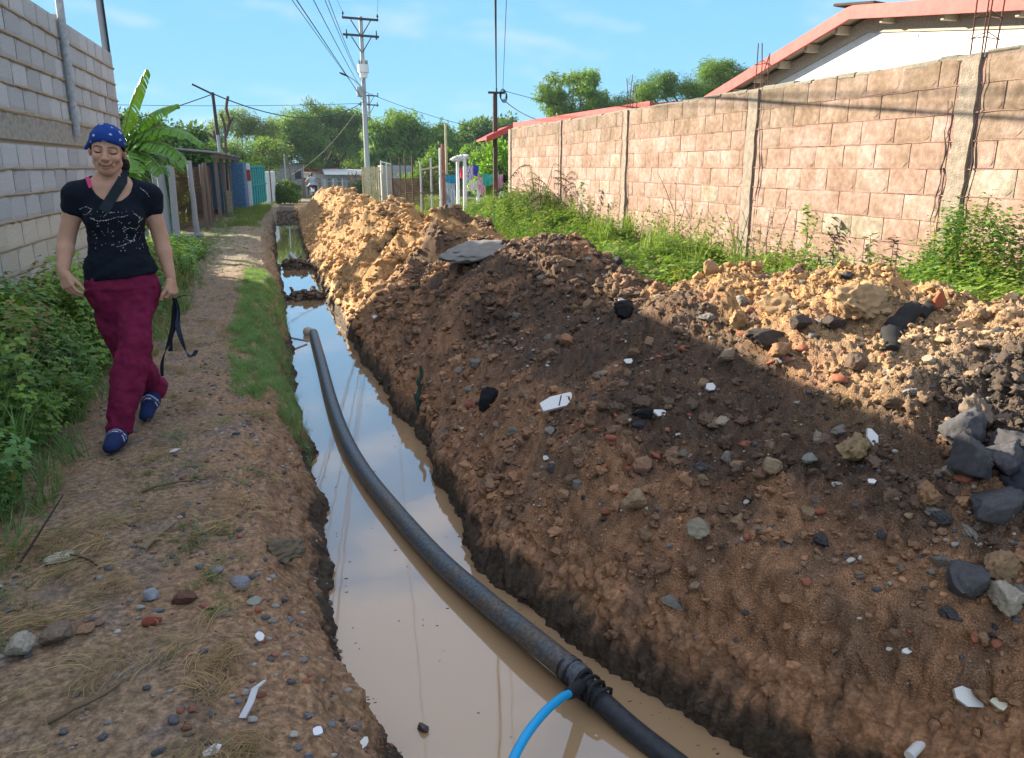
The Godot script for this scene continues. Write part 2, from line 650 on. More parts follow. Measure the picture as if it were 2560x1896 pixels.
func clods(x: float, z: float) -> float:       # how cloddy the heap is here, 0 to 1
	return clampf(smoothstep(-0.35, 0.35, n_patch.get_noise_2d(x + 40.0, z)) * 0.7 + smoothstep(-4.0, -9.0, z) * 0.7 + smoothstep(1.6, 2.6, x) * 0.35, 0.15, 1.0)

func height(x: float, z: float) -> float:
	var le := pw(left_edge, z)
	var re := pw(right_edge, z)
	var wob := n_large.get_noise_2d(z * 0.9, 7.0) * 0.07
	le += wob
	re += n_large.get_noise_2d(z * 0.9, 31.0) * 0.08
	var b := base_height(z)
	var fade := smoothstep(-38.0, -30.0, z)
	if x < le + 0.05:
		var s := le - x
		var h := 0.0
		if s < 0.62:
			h = pw_left(s)
			h = lerpf(0.0, h, fade)
		var rough := 0.02 * n_large.get_noise_2d(x * 1.4, z * 1.4) + 0.008 * n_mid.get_noise_2d(x * 3.0, z * 3.0)
		var side := smoothstep(0.9, 0.05, s)
		rough += side * smoothstep(0.10, 0.26, s) * (0.05 * n_mid.get_noise_2d(x * 1.2, z * 1.2) + 0.016 * (0.4 - n_lump.get_noise_2d(x, z)) + 0.008 * n_crumb.get_noise_2d(x, z))
		return h + b + rough * smoothstep(-2.3, -2.0, x)
	if x < re - 0.05:
		var dry := smoothstep(-25.0, -28.0, z) * 0.28
		var dam := 0.36 * exp(-pow((z + 12.3) / 0.45, 2.0)) + 0.40 * exp(-pow((z + 16.2) / 0.75, 2.0)) + 0.30 * smoothstep(-2.35, -1.9, z) * smoothstep(0.75, 0.35, x)
		var bed := -0.86 + dry + dam + 0.05 * n_mid.get_noise_2d(x * 2.0, z * 2.0) + dam * 0.4 * n_crumb.get_noise_2d(x * 0.4, z * 0.4)
		return lerpf(0.0, bed, fade) + b
	var s2 := x - re
	var foot := lerpf(0.40, 0.20, smoothstep(-3.0, -1.7, z))
	var cx := pw(crest_at, z) + 0.22 * n_large.get_noise_2d(z * 0.7, 90.0)
	var ch := pw(crest_high, z)
	var h2 := 0.0
	if s2 < foot:
		h2 = lerpf(-0.86, -0.60, smoothstep(-0.05, 0.0, s2)) if s2 < 0.0 else (lerpf(-0.60, -0.40, s2 / 0.05) if s2 < 0.05 else lerpf(-0.40, 0.06, pow((s2 - 0.05) / (foot - 0.05), 0.85)))
	else:
		var t := (s2 - foot) / maxf(cx - re - foot, 0.3)
		if t < 1.0:
			h2 = 0.06 + (ch - 0.06) * sin(t * PI / 2.0)
		else:
			h2 = ch * (0.5 + 0.5 * cos(PI * clampf((x - cx) / 1.05, 0.0, 1.0)))
	var out := clampf((x - cx) / 1.05, 0.0, 1.0)
	var env := smoothstep(-0.02, 0.35, s2) * (1.0 - smoothstep(0.75, 1.0, out)) * fade
	var cl := clods(x, z)
	var wx := x + 0.10 * n_mid.get_noise_2d(x, z)
	var wz := z + 0.10 * n_mid.get_noise_2d(x + 50.0, z)
	var near_far := 1.0 + 0.7 * smoothstep(-7.0, -11.0, z)
	var r := 0.10 * near_far * n_large.get_noise_2d(x * 1.3, z * 1.3) + 0.030 * near_far * n_mid.get_noise_2d(x, z)
	var afar := smoothstep(-5.5, -10.0, z)
	var close := cl * 0.095 * (0.45 - n_clod_at(wx, wz)) + (0.45 + 0.55 * cl) * 0.042 * (0.45 - (n_lump.get_noise_3d(wx, h2, wz) + 1.0)) + (0.024 + 0.014 * cl) * n_crumb.get_noise_3d(x, h2, z) + 0.014 * n_crumb.get_noise_3d(x * 2.1, h2 * 2.1, z * 2.1)
	var away := 0.22 * (0.45 - n_clod_at(wx * 0.42, wz * 0.42)) + 0.13 * (0.45 - n_clod_at(wx * 0.95 + 7.0, wz * 0.95)) + 0.035 * (0.45 - (n_lump.get_noise_2d(wx * 0.7, wz * 0.7) + 1.0)) + 0.010 * n_crumb.get_noise_2d(x * 0.5, z * 0.5)
	r += lerpf(close, away, afar)
	r *= 0.6 + 0.4 * smoothstep(0.1, 0.6, s2)
	var edge := smoothstep(-0.03, 0.1, s2) * (1.0 - env) * fade * (1.0 - smoothstep(0.7, 1.0, out))
	r *= 0.6 + 0.4 * smoothstep(0.1, 0.6, s2)
	return lerpf(0.0, h2, fade) + b + env * r + edge * smoothstep(0.02, 0.10, s2) * (0.015 * n_mid.get_noise_3d(x * 1.3, h2 * 1.3, z * 1.3) + 0.030 * (0.5 - (n_lump.get_noise_3d(x * 0.7, h2 * 0.7, z * 0.7) + 1.0)) + 0.020 * n_crumb.get_noise_3d(x, h2, z))

func n_clod_at(x: float, z: float) -> float:
	return n_clod.get_noise_2d(x, z) + 1.0

func pw_left(s: float) -> float:
	if s > 0.30:
		return lerpf(-0.07, 0.0, smoothstep(0.30, 0.62, s))
	if s > 0.16:
		return lerpf(-0.24, -0.07, (s - 0.16) / 0.14)
	if s > 0.0:
		return lerpf(-0.60, -0.24, s / 0.16)
	return lerpf(-0.88, -0.60, clampf((s + 0.05) / 0.05, 0.0, 1.0))

func soil_colour(x: float, z: float, h: float) -> Color:
	var le := pw(left_edge, z)
	var re := pw(right_edge, z)
	var p := n_patch.get_noise_2d(x * 1.6, z * 1.6)
	var q := n_patch2.get_noise_2d(x * 1.7 + 9.0, z * 1.7)
	var k := n_crumb.get_noise_2d(x * 0.7, z * 0.7)
	var c := Vector3(0.39, 0.265, 0.165)
	if x < le + 0.1:
		c = c.lerp(Vector3(0.30, 0.225, 0.175), smoothstep(0.0, 0.5, q))
		c = c.lerp(Vector3(0.45, 0.252, 0.135), smoothstep(0.85, 0.25, le - x + 0.25 * p) * (0.75 + 0.25 * k))
		c = c.lerp(Vector3(0.42, 0.33, 0.23), smoothstep(-10.0, -14.0, z) * 0.7)
		c = c.lerp(Vector3(0.19, 0.20, 0.08), smoothstep(0.1, 0.5, q) * smoothstep(-9.0, -15.0, z) * 0.6)
		c = c.lerp(Vector3(0.12, 0.09, 0.065), smoothstep(0.2, 0.5, k) * 0.35)
	elif x > re - 0.1:
		c = Vector3(0.49, 0.265, 0.145)
		c = c.lerp(Vector3(0.33, 0.195, 0.120), smoothstep(-0.05, 0.35, q))
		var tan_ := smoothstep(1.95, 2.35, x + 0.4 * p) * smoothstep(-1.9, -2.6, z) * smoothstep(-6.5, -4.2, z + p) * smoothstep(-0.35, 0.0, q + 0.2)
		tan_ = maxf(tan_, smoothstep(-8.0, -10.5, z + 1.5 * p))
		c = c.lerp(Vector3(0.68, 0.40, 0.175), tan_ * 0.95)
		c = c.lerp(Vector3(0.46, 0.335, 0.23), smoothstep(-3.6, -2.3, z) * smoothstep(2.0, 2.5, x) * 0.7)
		var dark := smoothstep(-0.05, 0.30, p + 0.45 * q + 0.25 * k + 0.18 * smoothstep(-2.6, -5.0, z) + 0.36 * exp(-pow((z + 4.3) / 2.0, 2.0)) * smoothstep(1.1, 1.6, x) + 0.30 * exp(-pow((x - 1.95) / 0.32, 2.0)) * smoothstep(-1.5, -2.1, z) - 0.50 * tan_) * smoothstep(0.25, 0.7, x - re)  # black soil patches, with shade painted in along the wall's shadow edge
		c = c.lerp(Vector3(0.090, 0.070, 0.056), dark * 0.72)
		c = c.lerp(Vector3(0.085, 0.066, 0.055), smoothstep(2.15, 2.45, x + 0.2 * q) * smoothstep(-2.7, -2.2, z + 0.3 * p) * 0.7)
		c = c.lerp(Vector3(0.10, 0.085, 0.03), smoothstep(3.55, 3.9, x + 0.3 * q))
	else:
		c = Vector3(0.20, 0.135, 0.08)
	# clay soaked by the trench water, up to an uneven line
	var wet := smoothstep(WATER + 0.20, WATER + 0.10, h + 0.10 * q + 0.04 * k)
	if x > le - 0.3 and x < re + 0.3 and z > -30.0:
		c = c.lerp(Vector3(0.105, 0.078, 0.056), wet)
	c *= 1.0 + 0.45 * k + 0.25 * n_crumb.get_noise_2d(x * 1.7 + 3.0, z * 1.7)
	return Color(c.x, c.y, c.z)

func terrain() -> void:
	var zs := PackedFloat32Array()
	var z := -0.55
	while z > -41.0:
		zs.append(z)
		z -= maxf(0.010, 0.0055 * absf(z))
	zs.append(-41.0)
	var g := MB.new()
	var hp := MB.new()
	var cols := 0
	var rows := []
	for r in zs.size():
		var zz := zs[r]
		var le := pw(left_edge, zz)
		var re := pw(right_edge, zz)
		var xs := PackedFloat32Array()
		var segs := [[-2.3, -1.2, 26], [-1.2, le - 0.5, 40], [le - 0.5, le + 0.08, 52], [le + 0.08, re - 0.1, 18], [re - 0.1, re + 0.4, 52], [re + 0.4, 3.2, 185], [3.2, 5.2, 50]]
		if re + 0.4 > 2.9:
			segs[5][1] = re + 0.7
			segs[6][0] = re + 0.7
		for sg in segs:
			for i in sg[2]:
				xs.append(lerpf(sg[0], sg[1], float(i) / sg[2]))
		xs.append(5.2)
		cols = xs.size()
		rows.append(xs)
	for r in zs.size():
		var zz := zs[r]
		var xs: PackedFloat32Array = rows[r]
		var le := pw(left_edge, zz)
		var re := pw(right_edge, zz)
		for i in cols:
			var x := xs[i]
			var h := height(x, zz)
			if i == 0 or i == cols - 1 or r == zs.size() - 1:
				h = base_height(zz)
			var p := Vector3(x, h, zz)
			# the cut sides of the trench bulge and crumble sideways
			var side := 0.0
			if absf(x - le + 0.08) < 0.3:
				side = smoothstep(0.3, 0.1, absf(x - le + 0.08))
			elif absf(x - re - 0.06) < 0.25:
				side = smoothstep(0.25, 0.1, absf(x - re - 0.06))
			if side > 0.0:
				p.x += side * (0.025 * n_mid.get_noise_3d(zz * 0.5, h * 2.2, x) + 0.040 * (0.5 - (n_lump.get_noise_3d(x * 0.5, h * 0.9, zz * 0.5) + 1.0)) + 0.030 * n_crumb.get_noise_3d(x * 0.7, h * 0.9, zz * 0.7))
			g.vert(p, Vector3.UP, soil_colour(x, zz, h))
	var heap_ix := PackedInt32Array()
	for r in zs.size() - 1:
		var zz := zs[r]
		var re := pw(right_edge, zz)
		var xs: PackedFloat32Array = rows[r]
		var foot := pw(crest_at, zz) + 0.95
		for i in cols - 1:
			var a := r * cols + i
			var b := a + 1
			var d := a + cols + 1
			var e := a + cols
			var is_heap := xs[i] > re + 0.14 and xs[i] < foot and zz > -37.5
			for t in [[a, b, d], [a, d, e]]:
				if is_heap:
					heap_ix.append(t[0])
					heap_ix.append(t[2])
					heap_ix.append(t[1])
				else:
					g.face(t[0], t[1], t[2])
	# normals over both together, so that no seam shows between the lane and the heap
	var lane_ix := g.ix.duplicate()
	g.ix.append_array(heap_ix)
	g.smooth()
	g.ix = lane_ix
	var hv := {}
	for i in heap_ix:
		if not hv.has(i):
			hv[i] = hp.vert(g.v[i], g.n[i], g.c[i])
		hp.ix.append(hv[i])
	var lane := MB.new()
	var lv := {}
	for i in lane_ix:
		if not lv.has(i):
			lv[i] = lane.vert(g.v[i], g.n[i], g.c[i])
		lane.ix.append(lv[i])
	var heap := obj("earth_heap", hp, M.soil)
	tag(heap, "long bank of dug-out brown earth and rubble along the right side of the trench", "earth heap")
	# the country around, in the same sheet
	for s in [[-160.0, -2.3, 24, true], [5.2, 160.0, 24, true]]:
		sheet(lane, s[0], s[1], s[2], 25.0, -0.55, 8)
		sheet(lane, s[0], s[1], s[2], -0.55, -41.0, 24)
		sheet(lane, s[0], s[1], s[2], -41.0, -420.0, 40)
	sheet(lane, -2.3, 5.2, 6, 25.0, -0.55, 8)
	sheet(lane, -2.3, 5.2, 12, -41.0, -420.0, 60)
	struct("ground", lane, M.lane_dirt)

func sheet(m: MB, x0: float, x1: float, nx: int, z0: float, z1: float, nz: int) -> void:
	var f := m.v.size()
	for j in nz + 1:
		var tz := float(j) / nz
		var z := lerpf(z0, z1, tz * tz if z1 < -100.0 else tz)
		for i in nx + 1:
			var tx := float(i) / nx
			if x1 > 100.0:
				tx = tx * tx
			elif x0 < -100.0:
				tx = 1.0 - (1.0 - tx) * (1.0 - tx)
			var x := lerpf(x0, x1, tx)
			var p := n_patch2.get_noise_2d(x * 0.2, z * 0.2)
			var c := Vector3(0.40, 0.31, 0.20).lerp(Vector3(0.15, 0.17, 0.05), smoothstep(-0.2, 0.25, p + (0.3 if x > 3.0 or x < -2.2 else -0.1)))
			m.vert(Vector3(x, base_height(z), z), Vector3.UP, Color(c.x, c.y, c.z))
	for j in nz:
		for i in nx:
			var a := f + j * (nx + 1) + i
			m.face(a, a + 1, a + nx + 2)
			m.face(a, a + nx + 2, a + nx + 1)

func water() -> void:
	var m := MB.new()
	var k := 90
	for i in k + 1:
		var z := lerpf(-0.4, -28.0, float(i) / k)
		var le := pw(left_edge, z) - 0.12
		var re := pw(right_edge, z) + 0.12
		for j in 9:
			m.vert(Vector3(lerpf(le, re, j / 8.0), WATER, z), Vector3.UP)
	for i in k:
		for j in 8:
			var a := i * 9 + j
			m.face(a, a + 1, a + 10)
			m.face(a, a + 10, a + 9)
	var w := mat("muddy_water", lin(0.40, 0.262, 0.145), 0.03)
	w.metallic_specular = 1.0
	w.clearcoat_enabled = true
	w.clearcoat = 1.0
	w.clearcoat_roughness = 0.03
	w.heightmap_enabled = true
	w.heightmap_texture = noise_tex(0.006, 2, 0.0, 1.0, 77)
	w.heightmap_scale = 0.05
	w.uv1_triplanar = true
	w.uv1_world_triplanar = true
	w.uv1_scale = Vector3.ONE * 0.8
	struct("water", m, w)

# ---------------------------------------------------------------- walls of blocks
# one concrete block with a hand-made face: the front looks to +z, the size is 1 x 1 x 1 in its own axes before scaling
func block_mesh(size: Vector3, sd: int, rough: float, round_edge: float, col: Color) -> ArrayMesh:
	var r := RandomNumberGenerator.new()
	r.seed = sd
	var m := MB.new()
	var nx := 5
	var ny := 3
	var h := size / 2.0
	var pts := []
	for j in ny + 1:
		for i in nx + 1:
			var rim := i == 0 or j == 0 or i == nx or j == ny
			var p := Vector3(lerpf(-h.x, h.x, float(i) / nx), lerpf(-h.y, h.y, float(j) / ny), h.z + (r.randf() - 0.5) * rough)
			if rim:
				p.z = h.z - round_edge * r.randf_range(0.6, 1.4)
				p.x += r.randf_range(-0.25, 0.25) * round_edge
				p.y += r.randf_range(-0.25, 0.25) * round_edge
			else:
				p.x += (0.62 * (h.x / nx * 2.0 - round_edge) if i == nx - 1 else (-0.62 * (h.x / nx * 2.0 - round_edge) if i == 1 else 0.0))
				p.y += (0.55 * (h.y / ny * 2.0 - round_edge) if j == ny - 1 else (-0.55 * (h.y / ny * 2.0 - round_edge) if j == 1 else 0.0))
			pts.append(p)
	for j in ny:
		for i in nx:
			var a := j * (nx + 1) + i
			m.quad(pts[a], pts[a + 1], pts[a + nx + 2], pts[a + nx + 1], col)
	var f := h.z - round_edge
	m.quad(Vector3(-h.x, h.y, f), Vector3(h.x, h.y, f), Vector3(h.x, h.y, -h.z), Vector3(-h.x, h.y, -h.z), col)
	m.quad(Vector3(-h.x, -h.y, -h.z), Vector3(h.x, -h.y, -h.z), Vector3(h.x, -h.y, f), Vector3(-h.x, -h.y, f), col)
	m.quad(Vector3(h.x, -h.y, f), Vector3(h.x, -h.y, -h.z), Vector3(h.x, h.y, -h.z), Vector3(h.x, h.y, f), col)
	m.quad(Vector3(-h.x, -h.y, -h.z), Vector3(-h.x, -h.y, f), Vector3(-h.x, h.y, f), Vector3(-h.x, h.y, -h.z), col)
	m.quad(Vector3(h.x, -h.y, -h.z), Vector3(-h.x, -h.y, -h.z), Vector3(-h.x, h.y, -h.z), Vector3(h.x, h.y, -h.z), col)
	return m.mesh()

func place_block(parent: Node3D, mesh: ArrayMesh, mt: Material, at: Vector3, turn: float, tilt := 0.0) -> void:
	var o := obj("block", mesh, mt, parent)
	o.position = at
	o.rotation = Vector3(tilt, turn, 0)

func crooked_bar(a: Vector3, b: Vector3, w: float, proud: Vector3, sd: int, steps := 14) -> MB:      # a squeezed-out line of mortar
	var r := RandomNumberGenerator.new()
	r.seed = sd
	var p := []
	var ra := []
	for i in steps + 1:
		p.append(a.lerp(b, float(i) / steps) + proud * r.randf_range(-0.4, 0.9) + Vector3(0, r.randf_range(-0.004, 0.004), 0))
		ra.append(w * r.randf_range(0.6, 1.35))
	var m := MB.new()
	m.tube(p, ra, 5)
	return m

func block_wall_left() -> void:
	rng.seed = 41
	var t := thing("block_wall", "tall unplastered grey concrete block wall with tan mortar lines along the left of the path", "wall", Vector3(-2.07, 0, 0))
	var x := -0.075
	var meshes := {}
	for k in 4:
		meshes[k] = block_mesh(Vector3(0.388, 0.186, 0.15), 200 + k, 0.003, 0.006, Color(0.54, 0.545, 0.545) * (0.88 + 0.08 * k))
		meshes[k + 4] = block_mesh(Vector3(0.388, 0.190, 0.15), 210 + k, 0.003, 0.005, Color(0.66, 0.60, 0.49) * (0.92 + 0.05 * k))
		meshes[k + 8] = block_mesh(Vector3(0.186, 0.186, 0.15), 220 + k, 0.003, 0.006, Color(0.54, 0.545, 0.545) * (0.9 + 0.06 * k))
	# behind the joints a slightly recessed core of mortar
	box_part("mortar_core", Vector3(x, 0, -9.2), Vector3(0.128, 2.86, 5.60), M.mortar, t, 0.0)
	var core2 := box_part("plain_wall", Vector3(x, 0, 0.2), Vector3(0.15, 2.9, 13.2), M.grey_block, t, 0.0)
	core2.set_meta("label", "run of the same wall beside and behind the photographer")
	for c in 14:
		var y := c * 0.2 + 0.1 + (0.06 if c >= 9 else 0.0)
		if c == 8:
			continue
		var low := c < 5
		var z := -6.42 - (0.2 if c % 2 else 0.0)
		if c % 2:
			place_block(t, meshes[8 + rng.randi() % 4], M.grey_block, Vector3(x, y, -6.51), PI / 2)
		while z - 0.4 > -12.05:
			place_block(t, meshes[(4 if low else 0) + rng.randi() % 4], M.grey_block, Vector3(x + rnd(-0.002, 0.003), y, z - 0.2), PI / 2)
			z -= 0.4
		if z > -11.85:
			place_block(t, meshes[8 + rng.randi() % 4], M.grey_block, Vector3(x, y, z - 0.1), PI / 2)
		if c > 0:
			obj("mortar_line", crooked_bar(Vector3(0.0, y - 0.1, -6.45), Vector3(0.0, y - 0.1, -12.0), 0.007 if low else 0.013, Vector3(0.006, 0, 0), 300 + c, 60), M.mortar, t)
	# the cast ring beam half way up
	var beam := MB.new()
	beam.box(Transform3D(Basis(), Vector3(x + 0.006, 1.73, -9.22)), Vector3(0.16, 0.225, 5.58), 0.012)
	obj("ring_beam", beam, M.beam, t)
	obj("mortar_line", crooked_bar(Vector3(0.004, 1.845, -6.45), Vector3(0.004, 1.845, -12.0), 0.018, Vector3(0.008, 0, 0), 320, 60), M.mortar, t)
	# the cast column with its pipe
	var col := MB.new()
	col.box(Transform3D(Basis(), Vector3(x + 0.004, 2.36, -9.52)), Vector3(0.17, 1.08, 0.20), 0.01)
	obj("column", col, M.beam, t)
	var pipe := MB.new()
	pipe.tube([Vector3(0.04, 1.72, -9.30), Vector3(0.045, 2.4, -9.31), Vector3(0.05, 3.35, -9.33)], 0.037, 10)
	obj("conduit", pipe, M.galvanised, t)

func block_wall_right() -> void:
	rng.seed = 52
	var t := thing("block_wall", "long weathered pink block wall with grey pillars behind the earth heap", "wall", Vector3(4.9, 0, 0))
	var x := 0.075
	var meshes := []
	# the pink wash is fresher low down and stained dark along the top courses
	var tints := [Color(0.575, 0.40, 0.35), Color(0.56, 0.38, 0.33), Color(0.585, 0.415, 0.365), Color(0.535, 0.36, 0.31), Color(0.55, 0.46, 0.395), Color(0.44, 0.325, 0.27), Color(0.37, 0.285, 0.235), Color(0.48, 0.34, 0.275)]
	for k in tints.size():
		for q in 2:
			meshes.append(block_mesh(Vector3(0.392, 0.193, 0.15), 400 + k * 2 + q, 0.003, 0.0035, tints[k] * 1.0))
	var half := block_mesh(Vector3(0.19, 0.188, 0.15), 450, 0.003, 0.0035, tints[1] * 1.0)
	var half_dark := block_mesh(Vector3(0.19, 0.188, 0.15), 451, 0.003, 0.0035, tints[5] * 1.0)
	box_part("mortar_core", Vector3(x + 0.004, 0, -10.0), Vector3(0.1385, 2.19, 14.9), M.pink_mortar, t, 0.0)
	var pillars := [-17.33, -13.92, -11.05, -7.72, -4.90]
	for c in 11:
		var y := c * 0.2 + 0.1
		for k in 4:
			var z1: float = pillars[k] + 0.12
			var z2: float = pillars[k + 1] - 0.12
			lay(t, meshes, half_dark if c > 8 else half, c, y, x, z1, z2)
		lay(t, meshes, half_dark if c > 8 else half, c, y, x, -4.78, -2.6)
		if c > 0:
			obj("mortar_line", crooked_bar(Vector3(0.004, y - 0.1, -2.6), Vector3(0.004, y - 0.1, -17.3), 0.0048, Vector3(-0.004, 0, 0), 500 + c, 150), M.pink_mortar, t)
	for k in pillars.size():
		var w: float = [0.18, 0.06, 0.14, 0.18, 0.17][k]
		var p := MB.new()
		# a cast pillar with ragged sides
		var n := 22
		for i in n:
			var y0 := 2.21 * i / n
			var y1 := 2.21 * (i + 1) / n
			var wa := w * (1.0 + 0.16 * n_mid.get_noise_2d(y0 * 2.2, k * 9.0))
			var wb := w * (1.0 + 0.16 * n_mid.get_noise_2d(y1 * 2.2, k * 9.0))
			var oa := 0.03 * n_mid.get_noise_2d(y0 * 1.7, 50.0 + k * 9.0)
			var ob := 0.03 * n_mid.get_noise_2d(y1 * 1.7, 50.0 + k * 9.0)
			var fx := -0.014 + 0.006 * n_mid.get_noise_2d(y0 * 5.0, k * 3.0)
			var gx := -0.014 + 0.006 * n_mid.get_noise_2d(y1 * 5.0, k * 3.0)
			var z: float = pillars[k]
			p.quad(Vector3(fx, y0, z + oa - wa / 2), Vector3(fx, y0, z + oa + wa / 2), Vector3(gx, y1, z + ob + wb / 2), Vector3(gx, y1, z + ob - wb / 2))
			p.quad(Vector3(fx, y0, z + oa + wa / 2), Vector3(0.16, y0, z + oa + wa / 2), Vector3(0.16, y1, z + ob + wb / 2), Vector3(gx, y1, z + ob + wb / 2))
			p.quad(Vector3(0.16, y0, z + oa - wa / 2), Vector3(fx, y0, z + oa - wa / 2), Vector3(gx, y1, z + ob - wb / 2), Vector3(0.16, y1, z + ob - wb / 2))
			if i == n - 1:
				p.quad(Vector3(gx, y1, z - wb / 2), Vector3(gx, y1, z + wb / 2), Vector3(0.16, y1, z + wb / 2), Vector3(0.16, y1, z - wb / 2))
		obj("pillar", p, M.pillar, t)
		# reinforcing bars left standing out of the pillar top
		if k > 1:
			for q in 4:
				var bar := MB.new()
				var bx := 0.03 + 0.10 * (q % 2)
				var bz: float = pillars[k] + (-0.06 if q < 2 else 0.06)
				var hh := rnd(0.34, 0.52) + (0.45 if k == 4 else 0.0)
				bar.tube([Vector3(bx, 2.15, bz), Vector3(bx + rnd(-0.02, 0.02), 2.2 + hh * 0.5, bz + rnd(-0.02, 0.02)), Vector3(bx + rnd(-0.05, 0.05), 2.2 + hh, bz + rnd(-0.04, 0.04))], 0.006, 5)
				obj("reinforcing_bar", bar, M.rusty, t)
			for q in 2:
				var ring := MB.new()
				var y := 2.32 + 0.14 * q
				var z: float = pillars[k]
				ring.tube([Vector3(0.02, y, z - 0.07), Vector3(0.14, y + 0.02, z - 0.07), Vector3(0.14, y - 0.02, z + 0.07), Vector3(0.02, y + 0.03, z + 0.07), Vector3(0.02, y, z - 0.07)], 0.004, 4)
				obj("stirrup", ring, M.rusty, t)
	# open cracks beside three pillars
	for s in [[-10.90, 0.0, 1.35, 0.016, 7], [-10.93, 1.3, 2.2, 0.006, 8], [-7.56, 0.7, 2.15, 0.008, 9], [-4.80, 0.5, 2.2, 0.008, 10], [-5.06, 0.9, 1.9, 0.007, 11], [-17.15, 1.3, 2.1, 0.012, 12]]:
		rng.seed = s[4]
		var cr := MB.new()
		var z: float = s[0]
		var pts := []
		var ra := []
		var steps := 18
		for i in steps + 1:
			var f := float(i) / steps
			z += rnd(-0.022, 0.022)
			pts.append(Vector3(-0.016, lerpf(s[1], s[2], f), z))
			ra.append(s[3] * rnd(0.4, 1.4) * (0.25 + sin(PI * clampf(f, 0.08, 0.92))))
		cr.tube(pts, ra, 4, Color.WHITE, 0.5, Vector3.RIGHT)
		obj("crack", cr, M.cable, t)
	rng.seed = 53
	# the crumbled top: low lumps of set mortar
	var top := MB.new()
	var zz := -2.7
	while zz > -17.2:
		var l := rnd(0.12, 0.4)
		top.box(Transform3D(Basis.from_euler(Vector3(rnd(-0.03, 0.03), rnd(-0.05, 0.05), rnd(-0.05, 0.05))), Vector3(x + rnd(-0.01, 0.01), 2.2 + rnd(-0.012, 0.006), zz - l / 2)), Vector3(0.14, rnd(0.03, 0.055), l), 0.012)
		zz -= l * 0.95
	obj("top_mortar", top, M.concrete, t)

func lay(t: Node3D, meshes: Array, half: ArrayMesh, c: int, y: float, x: float, z1: float, z2: float) -> void:
	var mt: Material = M.pink_block
	var z := z1
	if c % 2:
		place_block(t, [half][0], mt, Vector3(x, y, z + 0.1), -PI / 2)
		z += 0.2
	while z + 0.3 < z2:
		var l := minf(0.4, z2 - z)
		var pick := rng.randi() % 4
		if rng.randf() < 0.10:
			pick = 4
		var stain := n_patch.get_noise_2d(z * 1.2, 77.0) * 1.6
		if c + stain > 9.6:
			pick = 5 + rng.randi() % 2
		elif c + stain > 8.4:
			pick = 5 if rng.randf() < 0.45 else 7
		elif c + stain > 7.2 and rng.randf() < 0.5:
			pick = 3 if rng.randf() < 0.5 else 7
		var o := obj("block", meshes[pick * 2 + rng.randi() % 2], mt, t)
		o.position = Vector3(x + rnd(-0.003, 0.003), y + rnd(-0.004, 0.004), z + l / 2)
		o.rotation = Vector3(0, -PI / 2 + rnd(-0.005, 0.005), rnd(-0.01, 0.01))
		o.scale.x = l / 0.4
		z += l
	if z2 - z > 0.06:
		var o := obj("block", half, mt, t)
		o.position = Vector3(x, y, (z + z2) / 2)
		o.rotation.y = -PI / 2
		o.scale.x = (z2 - z - 0.01) / 0.19

# ---------------------------------------------------------------- the houses behind the right wall
func slab(a: Vector3, b: Vector3, c: Vector3, d: Vector3, thick: float) -> MB:        # a four-cornered sheet with thickness, hung below its corners
	var m := MB.new()
	var k := Vector3(0, -thick, 0)
	var mid := (a + b + c + d) / 4.0 + k / 2.0
	m.quad_from(a, b, c, d, mid)
	m.quad_from(a + k, b + k, c + k, d + k, mid)
	m.quad_from(a, b, b + k, a + k, mid)
	m.quad_from(b, c, c + k, b + k, mid)
	m.quad_from(c, d, d + k, c + k, mid)
	m.quad_from(d, a, a + k, d + k, mid)
	return m

